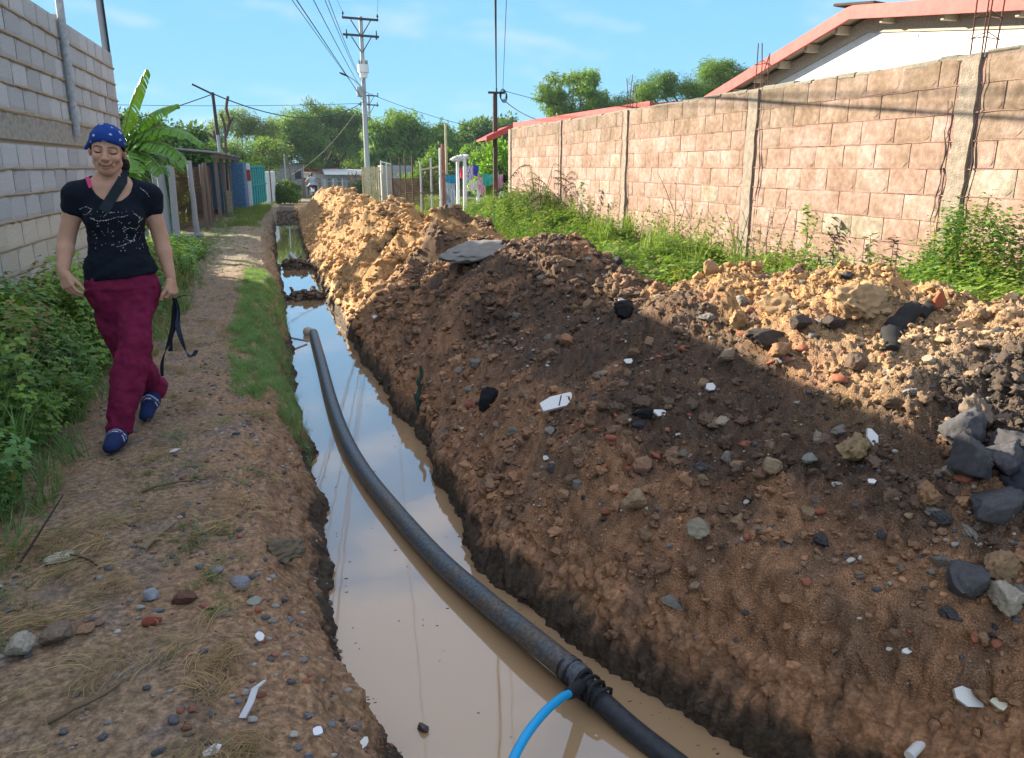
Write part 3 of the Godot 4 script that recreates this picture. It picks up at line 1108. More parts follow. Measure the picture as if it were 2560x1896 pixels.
func houses_right() -> void:
	# the near house: its gable looks on the lane
	var t := thing("house", "white gabled house with red roof edge and wooden rafters rising above the pink wall", "house", Vector3(0, 0, 0))
	var fx := 6.5
	var wx := 6.76
	var far := Vector3(fx, 2.43, -11.75)
	var apex := Vector3(fx, 3.20, -8.35)
	var near := Vector3(fx, 2.62, -3.9)
	var dx := Vector3(6.0, 0, 0)
	# gable wall under the roof
	var wall := MB.new()
	var up := Vector3(0, -0.16, 0)
	var q := [Vector3(wx, 0, -11.2), Vector3(wx, 0, -4.4), Vector3(wx, 2.52, -4.4), Vector3(wx, 3.04, -8.35), Vector3(wx, 2.40, -11.2)]
	wall.tri(q[0], q[4], q[3])
	wall.tri(q[0], q[3], q[1])
	wall.tri(q[1], q[3], q[2])
	wall.quad(q[0], q[0] + dx * 0.9, q[4] + dx * 0.9, q[4])
	wall.quad(q[1] + dx * 0.9, q[1], q[2], q[2] + dx * 0.9)
	wall.quad(q[0] + dx * 0.9, q[1] + dx * 0.9, q[2] + dx * 0.9, q[4] + dx * 0.9)
	obj("gable_wall", wall, M.white_paint, t)
	# a cream board along the top of the gable wall
	for s in [[far, apex], [apex, near]]:
		var bd := MB.new()
		var a: Vector3 = s[0] + Vector3(wx - fx - 0.025, -0.10, 0)
		var b: Vector3 = s[1] + Vector3(wx - fx - 0.025, -0.10, 0)
		var k := Vector3(0, -0.16, 0)
		bd.quad_from(a, b, b + k, a + k, Vector3(wx + 1, 2.6, -8))
		bd.quad_from(a + k, b + k, b + k + Vector3(0.024, 0, 0), a + k + Vector3(0.024, 0, 0), (a + b) / 2.0)
		obj("wall_board", bd, M.soffit, t)
	var roof := MB.new()
	roof.add(slab(far, apex, apex + dx, far + dx, 0.05))
	roof.add(slab(apex, near, near + dx, apex + dx, 0.05))
	obj("roof", roof, M.red_sheet, t)
	var soffit := MB.new()
	var lo := Vector3(0.03, -0.055, 0)
	soffit.add(slab(far + lo, apex + lo, apex + lo + Vector3(0.7, 0, 0), far + lo + Vector3(0.7, 0, 0), 0.012))
	soffit.add(slab(apex + lo, near + lo, near + lo + Vector3(0.7, 0, 0), apex + lo + Vector3(0.7, 0, 0), 0.012))
	obj("soffit", soffit, M.soffit, t)
	# the red barge boards
	for s in [[far, apex], [apex, near]]:
		var bb := MB.new()
		var a: Vector3 = s[0] + Vector3(0.0, 0.02, 0)
		var b: Vector3 = s[1] + Vector3(0.0, 0.02, 0)
		bb.add(slab(a + Vector3(-0.03, 0, 0), b + Vector3(-0.03, 0, 0), b + Vector3(0.012, 0, 0), a + Vector3(0.012, 0, 0), 0.145))
		obj("barge_board", bb, M.red_sheet, t)
	# purlin ends under the overhang
	for k in 6:
		var f := (k + 0.45) / 6.0
		purlin(t, far.lerp(apex, f), wx)
	for k in 5:
		purlin(t, apex.lerp(near, (k + 0.5) / 5.0), wx)
	var ridge := MB.new()
	ridge.box(Transform3D(Basis.from_euler(Vector3(0.1, 0.25, 0)), apex + Vector3(0.1, 0.03, 0.02)), Vector3(0.28, 0.03, 0.55), 0.004)
	obj("ridge_tile", ridge, M.bark, t)
	# three small slots of light high in the gable, painted as white bars
	for k in 3:
		var sl := MB.new()
		sl.box(Transform3D(Basis(), Vector3(wx - 0.004, 2.80 - 0.01 * k, -7.75 + 0.85 * k)), Vector3(0.012, 0.035, 0.42 - 0.1 * k), 0.0)
		obj("light_slot", sl, M.white_enamel, t)

	# the long low house beyond
	var u := thing("house", "long low house with dark red roof edge just above the pink wall's far part", "house")
	var roof2 := MB.new()
	roof2.add(slab(Vector3(5.55, 2.42, -19.2), Vector3(5.55, 2.36, -11.6), Vector3(9.5, 2.72, -11.6), Vector3(9.5, 2.78, -19.2), 0.04))
	obj("roof", roof2, M.red_sheet, u)
	var fascia := MB.new()
	fascia.add(slab(Vector3(5.52, 2.45, -19.22), Vector3(5.52, 2.39, -11.58), Vector3(5.55, 2.39, -11.58), Vector3(5.55, 2.45, -19.22), 0.14))
	obj("fascia", fascia, M.red_sheet, u)
	var sof := MB.new()
	sof.add(slab(Vector3(5.57, 2.36, -19.1), Vector3(5.57, 2.30, -11.7), Vector3(6.2, 2.31, -11.7), Vector3(6.2, 2.37, -19.1), 0.02))
	obj("soffit", sof, M.soffit, u)
	var w2 := MB.new()
	w2.box(upright(Vector3(7.9, 0, -15.4), Vector3(3.4, 2.28, 7.2)), Vector3(3.4, 2.28, 7.2), 0.0)
	obj("wall", w2, M.soffit, u)
	# its porch roof and the grey concrete tie at the wall end
	var v := thing("porch_roof", "small red porch roof sloping down past the end of the pink wall", "roof")
	var pr := MB.new()
	pr.add(slab(Vector3(5.0, 2.12, -19.8), Vector3(5.72, 2.45, -19.6), Vector3(5.95, 2.45, -22.0), Vector3(5.25, 2.12, -22.0), 0.05))
	obj("sheet", pr, M.red_sheet, v)
	var pf := MB.new()
	pf.add(slab(Vector3(4.98, 2.14, -19.82), Vector3(5.72, 2.48, -19.62), Vector3(5.72, 2.48, -19.59), Vector3(4.98, 2.14, -19.79), 0.15))
	obj("fascia", pf, M.red_sheet, v)
	for s in [Vector3(5.85, -0.02, -20.3), Vector3(5.85, -0.02, -22.2)]:
		box_part("post", s, Vector3(0.09, 2.38, 0.09), M.white_enamel, v, 0.008)

func purlin(t: Node3D, p: Vector3, wx: float) -> void:
	var b := MB.new()
	var l := wx - p.x + 0.3
	b.box(Transform3D(Basis(), Vector3(p.x + 0.05 + l / 2.0, p.y - 0.125, p.z)), Vector3(l, 0.10, 0.055), 0.006)
	obj("purlin", b, M.soffit, t)

# ---------------------------------------------------------------- yards, sheds and fences on the left
func post(called: String, at: Vector3, high: float, r: float, mt: Material, label: String, category := "post", group := "", lean := Vector2.ZERO) -> MeshInstance3D:
	var m := MB.new()
	var p := []
	var ra := []
	for i in 7:
		var f := i / 6.0
		p.append(Vector3(lean.x * high * f + 0.012 * n_mid.get_noise_2d(at.x * 9 + f * 2, at.z), high * f - 0.1 * (1.0 - f), lean.y * high * f + 0.012 * n_mid.get_noise_2d(at.z * 9, f * 2 + at.x)))
		ra.append(r * (1.06 - 0.14 * f + 0.05 * n_mid.get_noise_2d(f * 5, at.z * 3)))
	m.tube(p, ra, 9)
	var o := obj(called, m, mt)
	o.position = at
	tag(o, label, category, group)
	return o

func netting(called: String, a: Vector3, b: Vector3, high: float, step: float, r: float, mt: Material, label: String) -> void:
	var m := MB.new()
	var l := (b - a).length()
	var n := int(l / step)
	for i in n + 1:
		var p := a.lerp(b, float(i) / n)
		m.tube([p, p + Vector3(0, high, 0)], r, 3)
	var k := int(high / step)
	for j in k + 1:
		var q := []
		for i in 9:
			q.append(a.lerp(b, i / 8.0) + Vector3(0.01 * sin(i * 2.0 + j), j * high / k + 0.012 * sin(i * 1.7 + j * 0.6), 0))
		m.tube(q, r, 3)
	var o := obj(called, m, mt)
	tag(o, label, "fence")
	o.set_meta("kind", "thing")

func yards_left() -> void:
	rng.seed = 61
	var g := "bleached wooden posts of the yard fence on the left"
	var ps := [[-2.72, -17.0, 1.72, 0.055, "pale wooden fence post nearest the banana plant, behind the woman's shoulder"], [-2.42, -16.9, 1.63, 0.055, "short bleached fence post just left of the thick leaning pair"],
		[-2.20, -16.3, 1.63, 0.075, "thick bleached fence post with a rounded top, left one of the leaning pair"], [-2.07, -16.25, 1.55, 0.065, "thick bleached fence post leaning right against its twin"],
		[-1.84, -17.6, 1.53, 0.055, "single straight grey fence post standing between the pair and the netting"]]
	for q in ps:
		post("fence_post", Vector3(q[0], 0, q[1]), q[2], q[3], M.wood_grey, q[4], "fence post", g, Vector2(rnd(-0.03, 0.03) + (0.05 if q[0] == -2.07 else -0.02), rnd(-0.01, 0.01)))
	var ws := [[-1.78, -19.3, 1.46, 0.042, "brown log fence post wrapped in netting, nearest of the three brown ones"], [-1.82, -20.6, 1.5, 0.055, "stout brown log leaning in the netting between two other logs"], [-1.86, -21.8, 1.42, 0.042, "brown log fence post closest to the thin lamp pole"]]
	for q in ws:
		post("fence_post", Vector3(q[0], 0, q[1]), q[2], q[3], M.wood_brown, q[4], "fence post", "brown logs in the yard fence", Vector2(rnd(-0.06, 0.04), 0))
	netting("wire_netting", Vector3(-2.05, 0.02, -16.4), Vector3(-1.82, 0.02, -22.2), 1.38, 0.09, 0.004, M.rusty, "sagging rusty wire netting strung along the posts of the left yard")
	# a plank across the foot of the fence
	var pk := box_part("plank", Vector3(-1.95, 0.02, -17.4), Vector3(0.5, 0.05, 0.12), M.wood_grey, null, 0.006, 0.15)
	tag(pk, "pale plank lying at the foot of the grey fence posts", "plank")

	# open shed with a zinc roof
	var t := thing("shed", "low open shed with a sagging zinc roof behind the left fence", "shed", Vector3(0, 0, 0))
	var n := 26
	for k in n:
		var z0 := -22.0 - k * 0.42
		var m := MB.new()
		var y := 1.76 + 0.02 * sin(k * 1.3)
		m.add(slab(Vector3(-1.55, y, z0 + 0.21), Vector3(-1.55, y, z0 - 0.24), Vector3(-5.2, y + 0.34, z0 - 0.24), Vector3(-5.2, y + 0.34, z0 + 0.21), 0.012 + 0.012 * (k % 2)))
		obj("roof_sheet", m, M.zinc, t)
	box_part("roof_beam", Vector3(-1.68, 1.63, -27.4), Vector3(0.07, 0.10, 10.9), M.wood_brown, t, 0.005)
	box_part("back_wall", Vector3(-5.0, 0, -27.3), Vector3(0.12, 1.95, 10.6), M.far_wall, t, 0.0)
	for k in 5:
		box_part("roof_post", Vector3(-1.70, 0, -22.3 - k * 2.6), Vector3(0.09, 1.64, 0.09), M.wood_brown, t, 0.008)

	# the row of walls, the blue wall and the teal gate along the lane
	var wl := thing("board_fence", "grey weathered upright boards closing the yard beyond the thin lamp pole", "fence", Vector3(-1.75, 0, 0))
	for k in 9:
		box_part("board", Vector3(rnd(-0.02, 0.02), -0.05, -26.2 - k * 0.31), Vector3(0.035, 1.42 + rnd(-0.12, 0.1), 0.29), M.wood_grey if k % 3 else M.far_wall, wl, 0.004, rnd(-0.05, 0.05))
	var bw := thing("hut", "small blue hut with a red and white painted pillar under the shed roof end", "hut", Vector3(-1.36, -0.08, -31.2))
	box_part("wall", Vector3(-1.2, 0, 0), Vector3(2.4, 1.62, 3.0), M.blue_wall, bw, 0.01)
	box_part("pillar", Vector3(0.04, 0, -1.2), Vector3(0.16, 1.60, 0.34), M.white_paint, bw, 0.008)
	box_part("painted_band", Vector3(0.045, 0.95, -1.2), Vector3(0.17, 0.42, 0.35), M.red_sheet, bw, 0.004)
	box_part("door_frame", Vector3(0.02, 0, 0.55), Vector3(0.06, 1.5, 0.10), M.wood_grey, bw, 0.004)
	box_part("door", Vector3(0.008, 0, 0.1), Vector3(0.03, 1.42, 0.8), M.steel_dark, bw, 0.004)
	var tg := thing("metal_gate", "teal painted sheet metal gate with ribs, beyond the blue hut", "gate", Vector3(-1.07, -0.16, -35.4), -0.10)
	for k in 7:
		box_part("gate_panel", Vector3(0, 0.06, 2.1 - k * 0.7), Vector3(0.03, 1.5, 0.66), M.teal_paint, tg, 0.008)
		box_part("gate_rib", Vector3(0.03, 0.02, 2.45 - k * 0.7), Vector3(0.04, 1.6, 0.04), M.teal_paint, tg, 0.004)
	box_part("rail", Vector3(0.03, 1.52, 0), Vector3(0.05, 0.05, 4.9), M.teal_paint, tg, 0.004)
	box_part("rail", Vector3(0.03, 0.8, 0), Vector3(0.045, 0.05, 4.9), M.teal_paint, tg, 0.004)
	var gw := thing("garden_wall", "pale grey rendered wall leading on from the teal gate", "wall", Vector3(-0.66, -0.28, -40.6), -0.06)
	box_part("wall", Vector3(0, 0, 0), Vector3(0.16, 1.45, 5.0), M.white_paint, gw, 0.01)
	box_part("end_pillar", Vector3(0.01, 0, -2.55), Vector3(0.2, 1.55, 0.2), M.concrete, gw, 0.01)
	box_part("post", Vector3(0.09, 0, 1.2), Vector3(0.08, 1.7, 0.1), M.wood_brown, gw, 0.006)
	# the grey house beyond
	var h := thing("house", "small grey block house with flat roof far up the lane", "house", Vector3(0.35, -0.6, -54))
	box_part("wall", Vector3(-0.35, 0, -2.0), Vector3(2.5, 2.15, 4.0), M.far_wall, h, 0.01)
	var rf := MB.new()
	rf.add(slab(Vector3(-1.7, 2.32, 0.25), Vector3(1.1, 2.2, 0.25), Vector3(1.1, 2.2, -4.2), Vector3(-1.7, 2.32, -4.2), 0.06))
	obj("roof", rf, M.steel_dark, h)
	box_part("window", Vector3(0.55, 1.2, 0.008), Vector3(0.4, 0.5, 0.02), M.steel_dark, h, 0.0)
	box_part("side_wall", Vector3(0.915, 0, -2.0), Vector3(0.03, 2.1, 3.96), M.white_paint, h, 0.0)
	for q in [[0.1, -47.5, 1.5, "thin pale pole in front of the small grey house"], [0.55, -49.0, 1.2, "leaning thin rusty stick beside the grey house"]]:
		post("fence_post", Vector3(q[0], -0.5, q[1]), 2.6, 0.035, M.wood_brown if q[0] > 0.3 else M.galvanised, q[3], "pole", "", Vector2(-0.12 if q[0] > 0.3 else 0.0, 0))
	for k in 5:
		var bx := box_part("fence_board", Vector3(0.95 + 0.23 * k, -0.62, -51.5 - 0.6 * k), Vector3(0.2, 1.3 + rnd(-0.1, 0.2), 0.05), M.brown_board if k % 2 else M.far_wall, null, 0.005, rnd(-0.3, 0.3))
		tag(bx, "weathered upright board of the fence right of the small grey house", "board", "boards right of the grey house")

func far_end() -> void:
	rng.seed = 62
	var s := thing("shack", "low board shack with a pale roof under the big tree at the lane's end", "shack", Vector3(4.0, -0.78, -63))
	box_part("wall", Vector3(0.2, 0, -1.5), Vector3(3.4, 1.55, 3.0), M.far_wall, s, 0.0)
	for k in 14:
		box_part("board", Vector3(-1.4 + 0.25 * k, 0, 0.02), Vector3(0.23, 1.3 + rnd(-0.06, 0.06), 0.04), M.wood_grey if k % 3 else M.brown_board, s, 0.004)
	var rf := MB.new()
	rf.add(slab(Vector3(-1.0, 1.62, 0.3), Vector3(2.2, 1.58, 0.3), Vector3(2.2, 1.95, -3.2), Vector3(-1.0, 2.0, -3.2), 0.05))
	obj("roof", rf, M.white_enamel, s)
	var w := thing("house", "pale house with a thin red roof edge at the end of the lane", "house", Vector3(1.6, -0.8, -66))
	box_part("wall", Vector3(0.8, 0, 0), Vector3(3.6, 1.7, 0.3), M.white_paint, w, 0.0)
	var rr := MB.new()
	rr.add(slab(Vector3(-1.1, 1.85, 0.5), Vector3(2.7, 1.85, 0.5), Vector3(2.7, 2.1, -1.5), Vector3(-1.1, 2.1, -1.5), 0.1))
	obj("roof", rr, M.red_sheet, w)
	# a pale wire fence across the end of the lane
	for k in 7:
		post("fence_post", Vector3(1.55 + 0.62 * k, -0.72, -58.5), 1.25, 0.035, M.galvanised, "thin pale fence post in the row across the far end of the lane", "fence post", "pale posts across the lane's end")
	var f := MB.new()
	f.tube([Vector3(1.55, 0.38, -58.46), Vector3(5.3, 0.36, -58.46)], 0.02, 5)
	f.tube([Vector3(1.55, -0.1, -58.46), Vector3(5.3, -0.1, -58.46)], 0.012, 5)
	tag(obj("fence_rail", f, M.galvanised), "pale rail and wire joining the thin posts at the lane's end", "rail")

# ---------------------------------------------------------------- yards on the right, beyond the pink wall
func yards_right() -> void:
	rng.seed = 63
	var g := thing("metal_gate", "cream gate of tall upright slats beside the foot of the utility pole", "gate", Vector3(4.1, -0.36, -39.5))
	for k in 8:
		box_part("slat", Vector3(-0.40 + 0.115 * k, 0.05, 0.01 * (k % 2)), Vector3(0.085, 1.68 + 0.02 * (k % 3), 0.03), M.cream_paint, g, 0.005)
	box_part("rail", Vector3(0, 1.5, -0.035), Vector3(0.95, 0.06, 0.03), M.cream_paint, g, 0.004)
	box_part("rail", Vector3(0, 0.3, -0.035), Vector3(0.95, 0.06, 0.03), M.cream_paint, g, 0.004)
	box_part("gate_post", Vector3(0.52, 0, 0), Vector3(0.08, 1.95, 0.08), M.cream_paint, g, 0.006)
	var lw := thing("louvre_panel", "narrow slatted metal panel with a white sloping top bar next to the cream gate", "panel", Vector3(4.62, -0.3, -37.5))
	for k in 26:
		box_part("slat", Vector3(0, 0.15 + k * 0.062, 0), Vector3(0.46, 0.035, 0.02), M.soffit, lw, 0.0)
	for s in [-0.25, 0.0, 0.25]:
		box_part("upright", Vector3(s, 0, 0.015), Vector3(0.035, 1.9 - s * 0.35, 0.035), M.white_enamel, lw, 0.004)
	var tb := MB.new()
	tb.box(Transform3D(Basis.from_euler(Vector3(0, 0, -0.22)), Vector3(0, 1.86, 0.02)), Vector3(0.56, 0.05, 0.05), 0.006)
	obj("top_bar", tb, M.white_enamel, lw)
	var sh := thing("shed", "grey plank shed behind the rusty mesh fence", "shed", Vector3(5.35, -0.32, -38.8))
	box_part("wall", Vector3(0, 0, -1.0), Vector3(1.5, 1.78, 2.0), M.far_wall, sh, 0.0)
	for k in 8:
		box_part("plank", Vector3(0, 0.06 + k * 0.215, 0.02), Vector3(1.5, 0.2, 0.03), M.wood_grey, sh, 0.004)
	# rusty mesh fence
	var gp := "rusty posts of the mesh fence"
	var xs := [[4.58, -35.2, 1.95, "rusty fence post at the far end of the mesh fence"], [4.64, -33.0, 1.95, "rusty fence post second from the far end of the mesh fence"], [4.56, -31.0, 2.0, "rusty fence post in the middle of the mesh fence"], [4.50, -29.0, 1.95, "rusty fence post at the near end of the low mesh, left of the white frame"]]
	for q in xs:
		post("fence_post", Vector3(q[0], -0.15, q[1]), q[2], 0.032, M.rusty, q[3], "fence post", gp, Vector2(rnd(-0.015, 0.015), 0))
	netting("mesh_fence", Vector3(4.62, -0.25, -35.6), Vector3(4.46, -0.1, -26.4), 1.15, 0.075, 0.0045, M.rusty, "low rusty wire mesh fence in front of the bushes")
	var fr := thing("door_frame", "tall open frame of pale bars with mesh, left of the washing", "frame", Vector3(4.53, -0.1, -25.6))
	for q in [[-0.28, 1.65], [0.06, 1.78]]:
		box_part("upright", Vector3(q[0], 0, 0), Vector3(0.05, q[1], 0.05), M.galvanised, fr, 0.005)
	var dg := MB.new()
	dg.box(Transform3D(Basis.from_euler(Vector3(0, 0, 0.17)), Vector3(0.06, 1.46, 0.01)), Vector3(0.78, 0.05, 0.04), 0.005)
	obj("top_bar", dg, M.cream_paint, fr)
	box_part("cross_bar", Vector3(0.06, 0.66, 0.01), Vector3(0.76, 0.035, 0.035), M.rusty, fr, 0.004)
	for k in 16:
		box_part("wire", Vector3(-0.26 + 0.043 * k, 0.05, -0.01), Vector3(0.006, 1.34 + 0.007 * k, 0.006), M.rusty, fr, 0.0)
	var pp := [[4.81, -25.2, 2.0, 0.035, "white_enamel", "thin white post touching the reddish post by the door frame"], [4.92, -25.2, 2.12, 0.065, "red_brown", "thick reddish brown post right of the open door frame"], [5.10, -25.6, 2.75, 0.04, "cream_paint", "tallest thin cream pole just right of the reddish post"],
		[4.87, -22.8, 1.62, 0.05, "white_enamel", "white washing line post with crumpled white sack on top, left one"], [4.99, -22.4, 1.62, 0.055, "white_enamel", "white washing line post with crumpled white sack on top, right one"], [5.57, -23.2, 0.98, 0.05, "white_enamel", "short white post under the hanging pink cloth"]]
	grain(mat("red_brown", lin(0.36, 0.15, 0.10), 0.85), M.blot, 3.0)
	for q in pp:
		post("post", Vector3(q[0], -0.02, q[1]), q[2], q[3], M[q[4]], q[5], "post")
	# crumpled sack over the two post tops
	var sk := MB.new()
	var ico := stone_mesh(77, 3, 6, 0.7, Vector3(0.25, 0.085, 0.16))
	sk.add(ico)
	var so := obj("sack", sk, M.white_enamel)
	so.position = Vector3(4.92, 1.64, -22.6)
	so.rotation.z = 0.14
	tag(so, "crumpled white sack laid over the tops of two white posts", "sack")
	washing()
	# a long hose loop hanging at the wall end
	var hz := MB.new()
	hz.tube(spline([Vector3(5.62, 0.15, -20.6), Vector3(5.55, 0.55, -20.6), Vector3(5.58, 0.74, -20.6), Vector3(5.64, 0.68, -20.6), Vector3(5.71, 0.40, -20.6), Vector3(5.78, 0.1, -20.6)]), 0.03, 6)
	tag(obj("bent_pipe", hz, M.wood_grey), "bent pale pipe standing in the weeds near the washing", "pipe")

func hanging(called: String, a: Vector3, b: Vector3, drop_a: float, drop_b: float, col: Color, label: String, category: String, sd: int, folds := 5.0, print_ := Color(0, 0, 0, 0)) -> void:
	var nz := fn(3.0, sd, 2)
	var m := MB.new()
	var nx := 14
	var ny := 10
	var side := (b - a).cross(Vector3.UP).normalized()
	for pass_ in 2:
		var off := 0.006 if pass_ == 0 else -0.006
		for j in ny + 1:
			for i in nx + 1:
				var u := float(i) / nx
				var v := float(j) / ny
				var p := a.lerp(b, u) + Vector3(0, -v * lerpf(drop_a, drop_b, u) - 0.05 * sin(PI * u), 0)
				p += side * (0.035 * v * sin(u * folds * TAU + sd) + 0.03 * nz.get_noise_2d(u * 3.0, v * 2.0) + off)
				p += (b - a).normalized() * 0.03 * v * nz.get_noise_2d(v * 4.0, u + 8.0)
				var c := col
				if print_.a > 0.0 and nz.get_noise_2d(u * 9.0 + 3.0, v * 9.0) > 0.05:
					c = Color(print_.r, print_.g, print_.b)
				m.vert(p, Vector3.UP, c)
	var w := nx + 1
	for pass_ in 2:
		for j in ny:
			for i in nx:
				var q := pass_ * w * (ny + 1) + j * w + i
				if pass_ == 0:
					m.face(q, q + 1 + w, q + 1)
					m.face(q, q + w, q + w + 1)
				else:
					m.face(q, q + 1, q + 1 + w)
					m.face(q, q + 1 + w, q + w)
	m.smooth()
	tag(obj(called, m, M.cloth), label, category)

func washing() -> void:
	var ln := MB.new()
	ln.tube(spline([Vector3(4.6, 1.25, -25.2), Vector3(4.92, 1.30, -23.6), Vector3(5.35, 1.45, -22.8), Vector3(6.5, 1.22, -22.4)]), 0.007, 4)
	tag(obj("washing_line", ln, M.cable), "thin washing line strung between the white posts", "washing line")
	hanging("trousers", Vector3(4.76, 1.14, -24.1), Vector3(5.04, 1.12, -24.0), 0.98, 0.78, Color(0.50, 0.58, 0.65), "pale blue jeans hanging below the teal shirt on the line", "trousers", 3, 3.0, Color(0.25, 0.29, 0.33))
	hanging("shirt", Vector3(4.74, 1.19, -23.95), Vector3(5.11, 1.22, -23.9), 0.24, 0.26, Color(0.02, 0.22, 0.36), "dark teal shirt on the left end of the washing line", "shirt", 4, 2.0)
	hanging("red_cloth", Vector3(4.98, 1.38, -23.0), Vector3(5.13, 1.42, -22.95), 0.30, 0.26, Color(0.62, 0.05, 0.08), "small red cloth hanging left of the white shirts", "cloth", 5, 2.0)
	hanging("shirt", Vector3(5.11, 1.44, -22.95), Vector3(5.28, 1.46, -22.9), 0.45, 0.42, Color(0.72, 0.76, 0.84), "white patterned shirt bunched on the line beside the red cloth", "shirt", 6, 3.0, Color(0.10, 0.08, 0.25))
	hanging("cloth", Vector3(5.26, 1.47, -22.9), Vector3(5.38, 1.50, -22.85), 0.44, 0.36, Color(0.62, 0.42, 0.70), "lilac cloth bunched between white shirt and blue cloth", "cloth", 7, 2.0, Color(0.75, 0.68, 0.80))
	hanging("cloth", Vector3(5.35, 1.52, -22.85), Vector3(5.50, 1.46, -22.8), 0.32, 0.30, Color(0.04, 0.08, 0.52), "bright blue cloth draped over the post top on the line", "cloth", 8, 2.0)
	hanging("cloth", Vector3(5.20, 1.03, -22.8), Vector3(5.46, 1.03, -22.75), 0.25, 0.24, Color(0.70, 0.68, 0.64), "square off-white cloth hanging low under the bunched clothes", "cloth", 9, 2.0)
	hanging("scarf", Vector3(5.44, 1.24, -22.7), Vector3(5.64, 1.06, -22.6), 0.50, 0.46, Color(0.70, 0.30, 0.38), "long pink striped cloth slanting down right of the blue one", "scarf", 10, 4.0, Color(0.78, 0.62, 0.66))
	hanging("towel", Vector3(5.56, 1.24, -22.55), Vector3(5.84, 1.22, -22.5), 0.34, 0.30, Color(0.04, 0.36, 0.30), "green towel on the line left of the brown steel pole", "towel", 11, 2.0)
	hanging("towel", Vector3(5.94, 1.23, -22.45), Vector3(6.13, 1.22, -22.4), 0.42, 0.38, Color(0.56, 0.30, 0.42), "dusty pink towel on the line right of the brown steel pole", "towel", 12, 2.0)
	hanging("towel", Vector3(6.13, 1.20, -22.4), Vector3(6.28, 1.19, -22.4), 0.20, 0.20, Color(0.015, 0.012, 0.018), "black cloth at the right end of the washing line", "cloth", 13, 2.0)

# ---------------------------------------------------------------- poles and cables
func tapered(called: String, p: Array, r: Array, mt: Material, parent: Node3D, sides := 12) -> MeshInstance3D:
	var m := MB.new()
	m.tube(p, r, sides)
	return obj(called, m, mt, parent)

func bar(called: String, a: Vector3, b: Vector3, r: float, mt: Material, parent: Node3D, sides := 6) -> MeshInstance3D:
	var m := MB.new()
	m.tube([a, b], r, sides)
	return obj(called, m, mt, parent)

func utility_pole(t: Node3D, full: bool) -> void:
	tapered("pole", [Vector3(0, -0.6, 0), Vector3(0, 4.5, 0), Vector3(0.02, 9.55, 0)], [0.155, 0.13, 0.10], M.galvanised, t)
	if full:
		tapered("painted_foot", [Vector3(0, -0.5, 0), Vector3(0, 0.15, 0)], [0.158, 0.157], M.rusty, t)
		tapered("painted_band", [Vector3(0, 0.15, 0), Vector3(0, 0.85, 0)], [0.1565, 0.153], M.cream_paint, t)
	for y in [9.42, 8.60]:
		var cb := MB.new()
		cb.box(Transform3D(Basis.from_euler(Vector3(0, 0, -0.03)), Vector3(-0.02, y, 0.13)), Vector3(1.9, 0.11, 0.10), 0.01)
		obj("crossarm", cb, M.steel_dark, t)
		for s in [-1, 1]:
			bar("brace", Vector3(s * 0.52, y - 0.06, 0.12), Vector3(0.03 * s, y - 0.82, 0.11), 0.03, M.steel_dark, t)
	for s in [-1, 1]:
		tapered("insulator", [Vector3(s * 0.9 - 0.02, 9.44 - s * 0.03, 0.13), Vector3(s * 0.9 - 0.02, 9.56 - s * 0.03, 0.13), Vector3(s * 0.9 - 0.02, 9.60 - s * 0.03, 0.13), Vector3(s * 0.9 - 0.02, 9.64 - s * 0.03, 0.13), Vector3(s * 0.9 - 0.02, 9.72 - s * 0.03, 0.13)], [0.03, 0.03, 0.085, 0.05, 0.03], M.steel_dark, t, 8)
		tapered("fuse_cutout", [Vector3(s * 0.78, 8.42, 0.22), Vector3(s * 0.78, 8.60, 0.22), Vector3(s * 0.78, 8.86, 0.24)], [0.05, 0.045, 0.03], M.steel_dark, t, 8)
	# the transformer can
	tapered("transformer", [Vector3(0, 6.48, 0.32), Vector3(0, 6.50, 0.32), Vector3(0, 6.74, 0.32), Vector3(0, 6.75, 0.32), Vector3(0, 7.12, 0.32), Vector3(0, 7.15, 0.32)], [0.19, 0.21, 0.21, 0.30, 0.30, 0.26], M.white_enamel, t, 18)
	for s in [-0.2, -0.09, 0.12, 0.2]:
		tapered("bushing", [Vector3(s, 7.13, 0.36), Vector3(s, 7.24, 0.36), Vector3(s * 1.1, 7.38, 0.36)], [0.04, 0.05, 0.02], M.concrete, t, 7)
	if full:
		var bx := box_part("meter_box", Vector3(-0.22, 5.52, 0.24), Vector3(0.34, 0.50, 0.24), M.galvanised, t, 0.015)
		bar("lamp_arm", Vector3(-0.05, 6.0, 0.1), Vector3(-0.55, 6.40, 0.25), 0.03, M.galvanised, t)
		bar("lamp_arm", Vector3(-0.55, 6.40, 0.25), Vector3(-0.95, 6.58, 0.35), 0.03, M.galvanised, t)
		var lm := MB.new()
		lm.tube([Vector3(-0.80, 6.52, 0.32), Vector3(-0.95, 6.585, 0.36), Vector3(-1.18, 6.66, 0.42), Vector3(-1.30, 6.70, 0.45)], [0.05, 0.09, 0.085, 0.03], 8, Color.WHITE, 0.6)
		obj("lamp_head", lm, M.steel_dark, t)

func cable(a: Vector3, b: Vector3, sag: float, r: float, label: String, group := "") -> void:
	var p := []
	for i in 25:
		var f := i / 24.0
		p.append(a.lerp(b, f) - Vector3(0, 4.0 * sag * f * (1.0 - f), 0))
	var m := MB.new()
	m.tube(p, r, 5)
	tag(obj("power_cable", m, M.cable), label, "cable", group)

func over(a: Vector3, through: Vector3, r: float, label: String) -> void:      # a wire from a, hanging through a point of its span and on to a pole behind the camera
	var e := beyond(a, through, 14.0)
	e.y = a.y + 0.4
	var p := []
	var drop := lerpf(a.y, e.y, (through.z - a.z) / (14.0 - a.z)) - through.y
	var ft := (through.z - a.z) / (14.0 - a.z)
	var sag := drop / (4.0 * ft * (1.0 - ft))
	cable(a, e, sag, r, label)

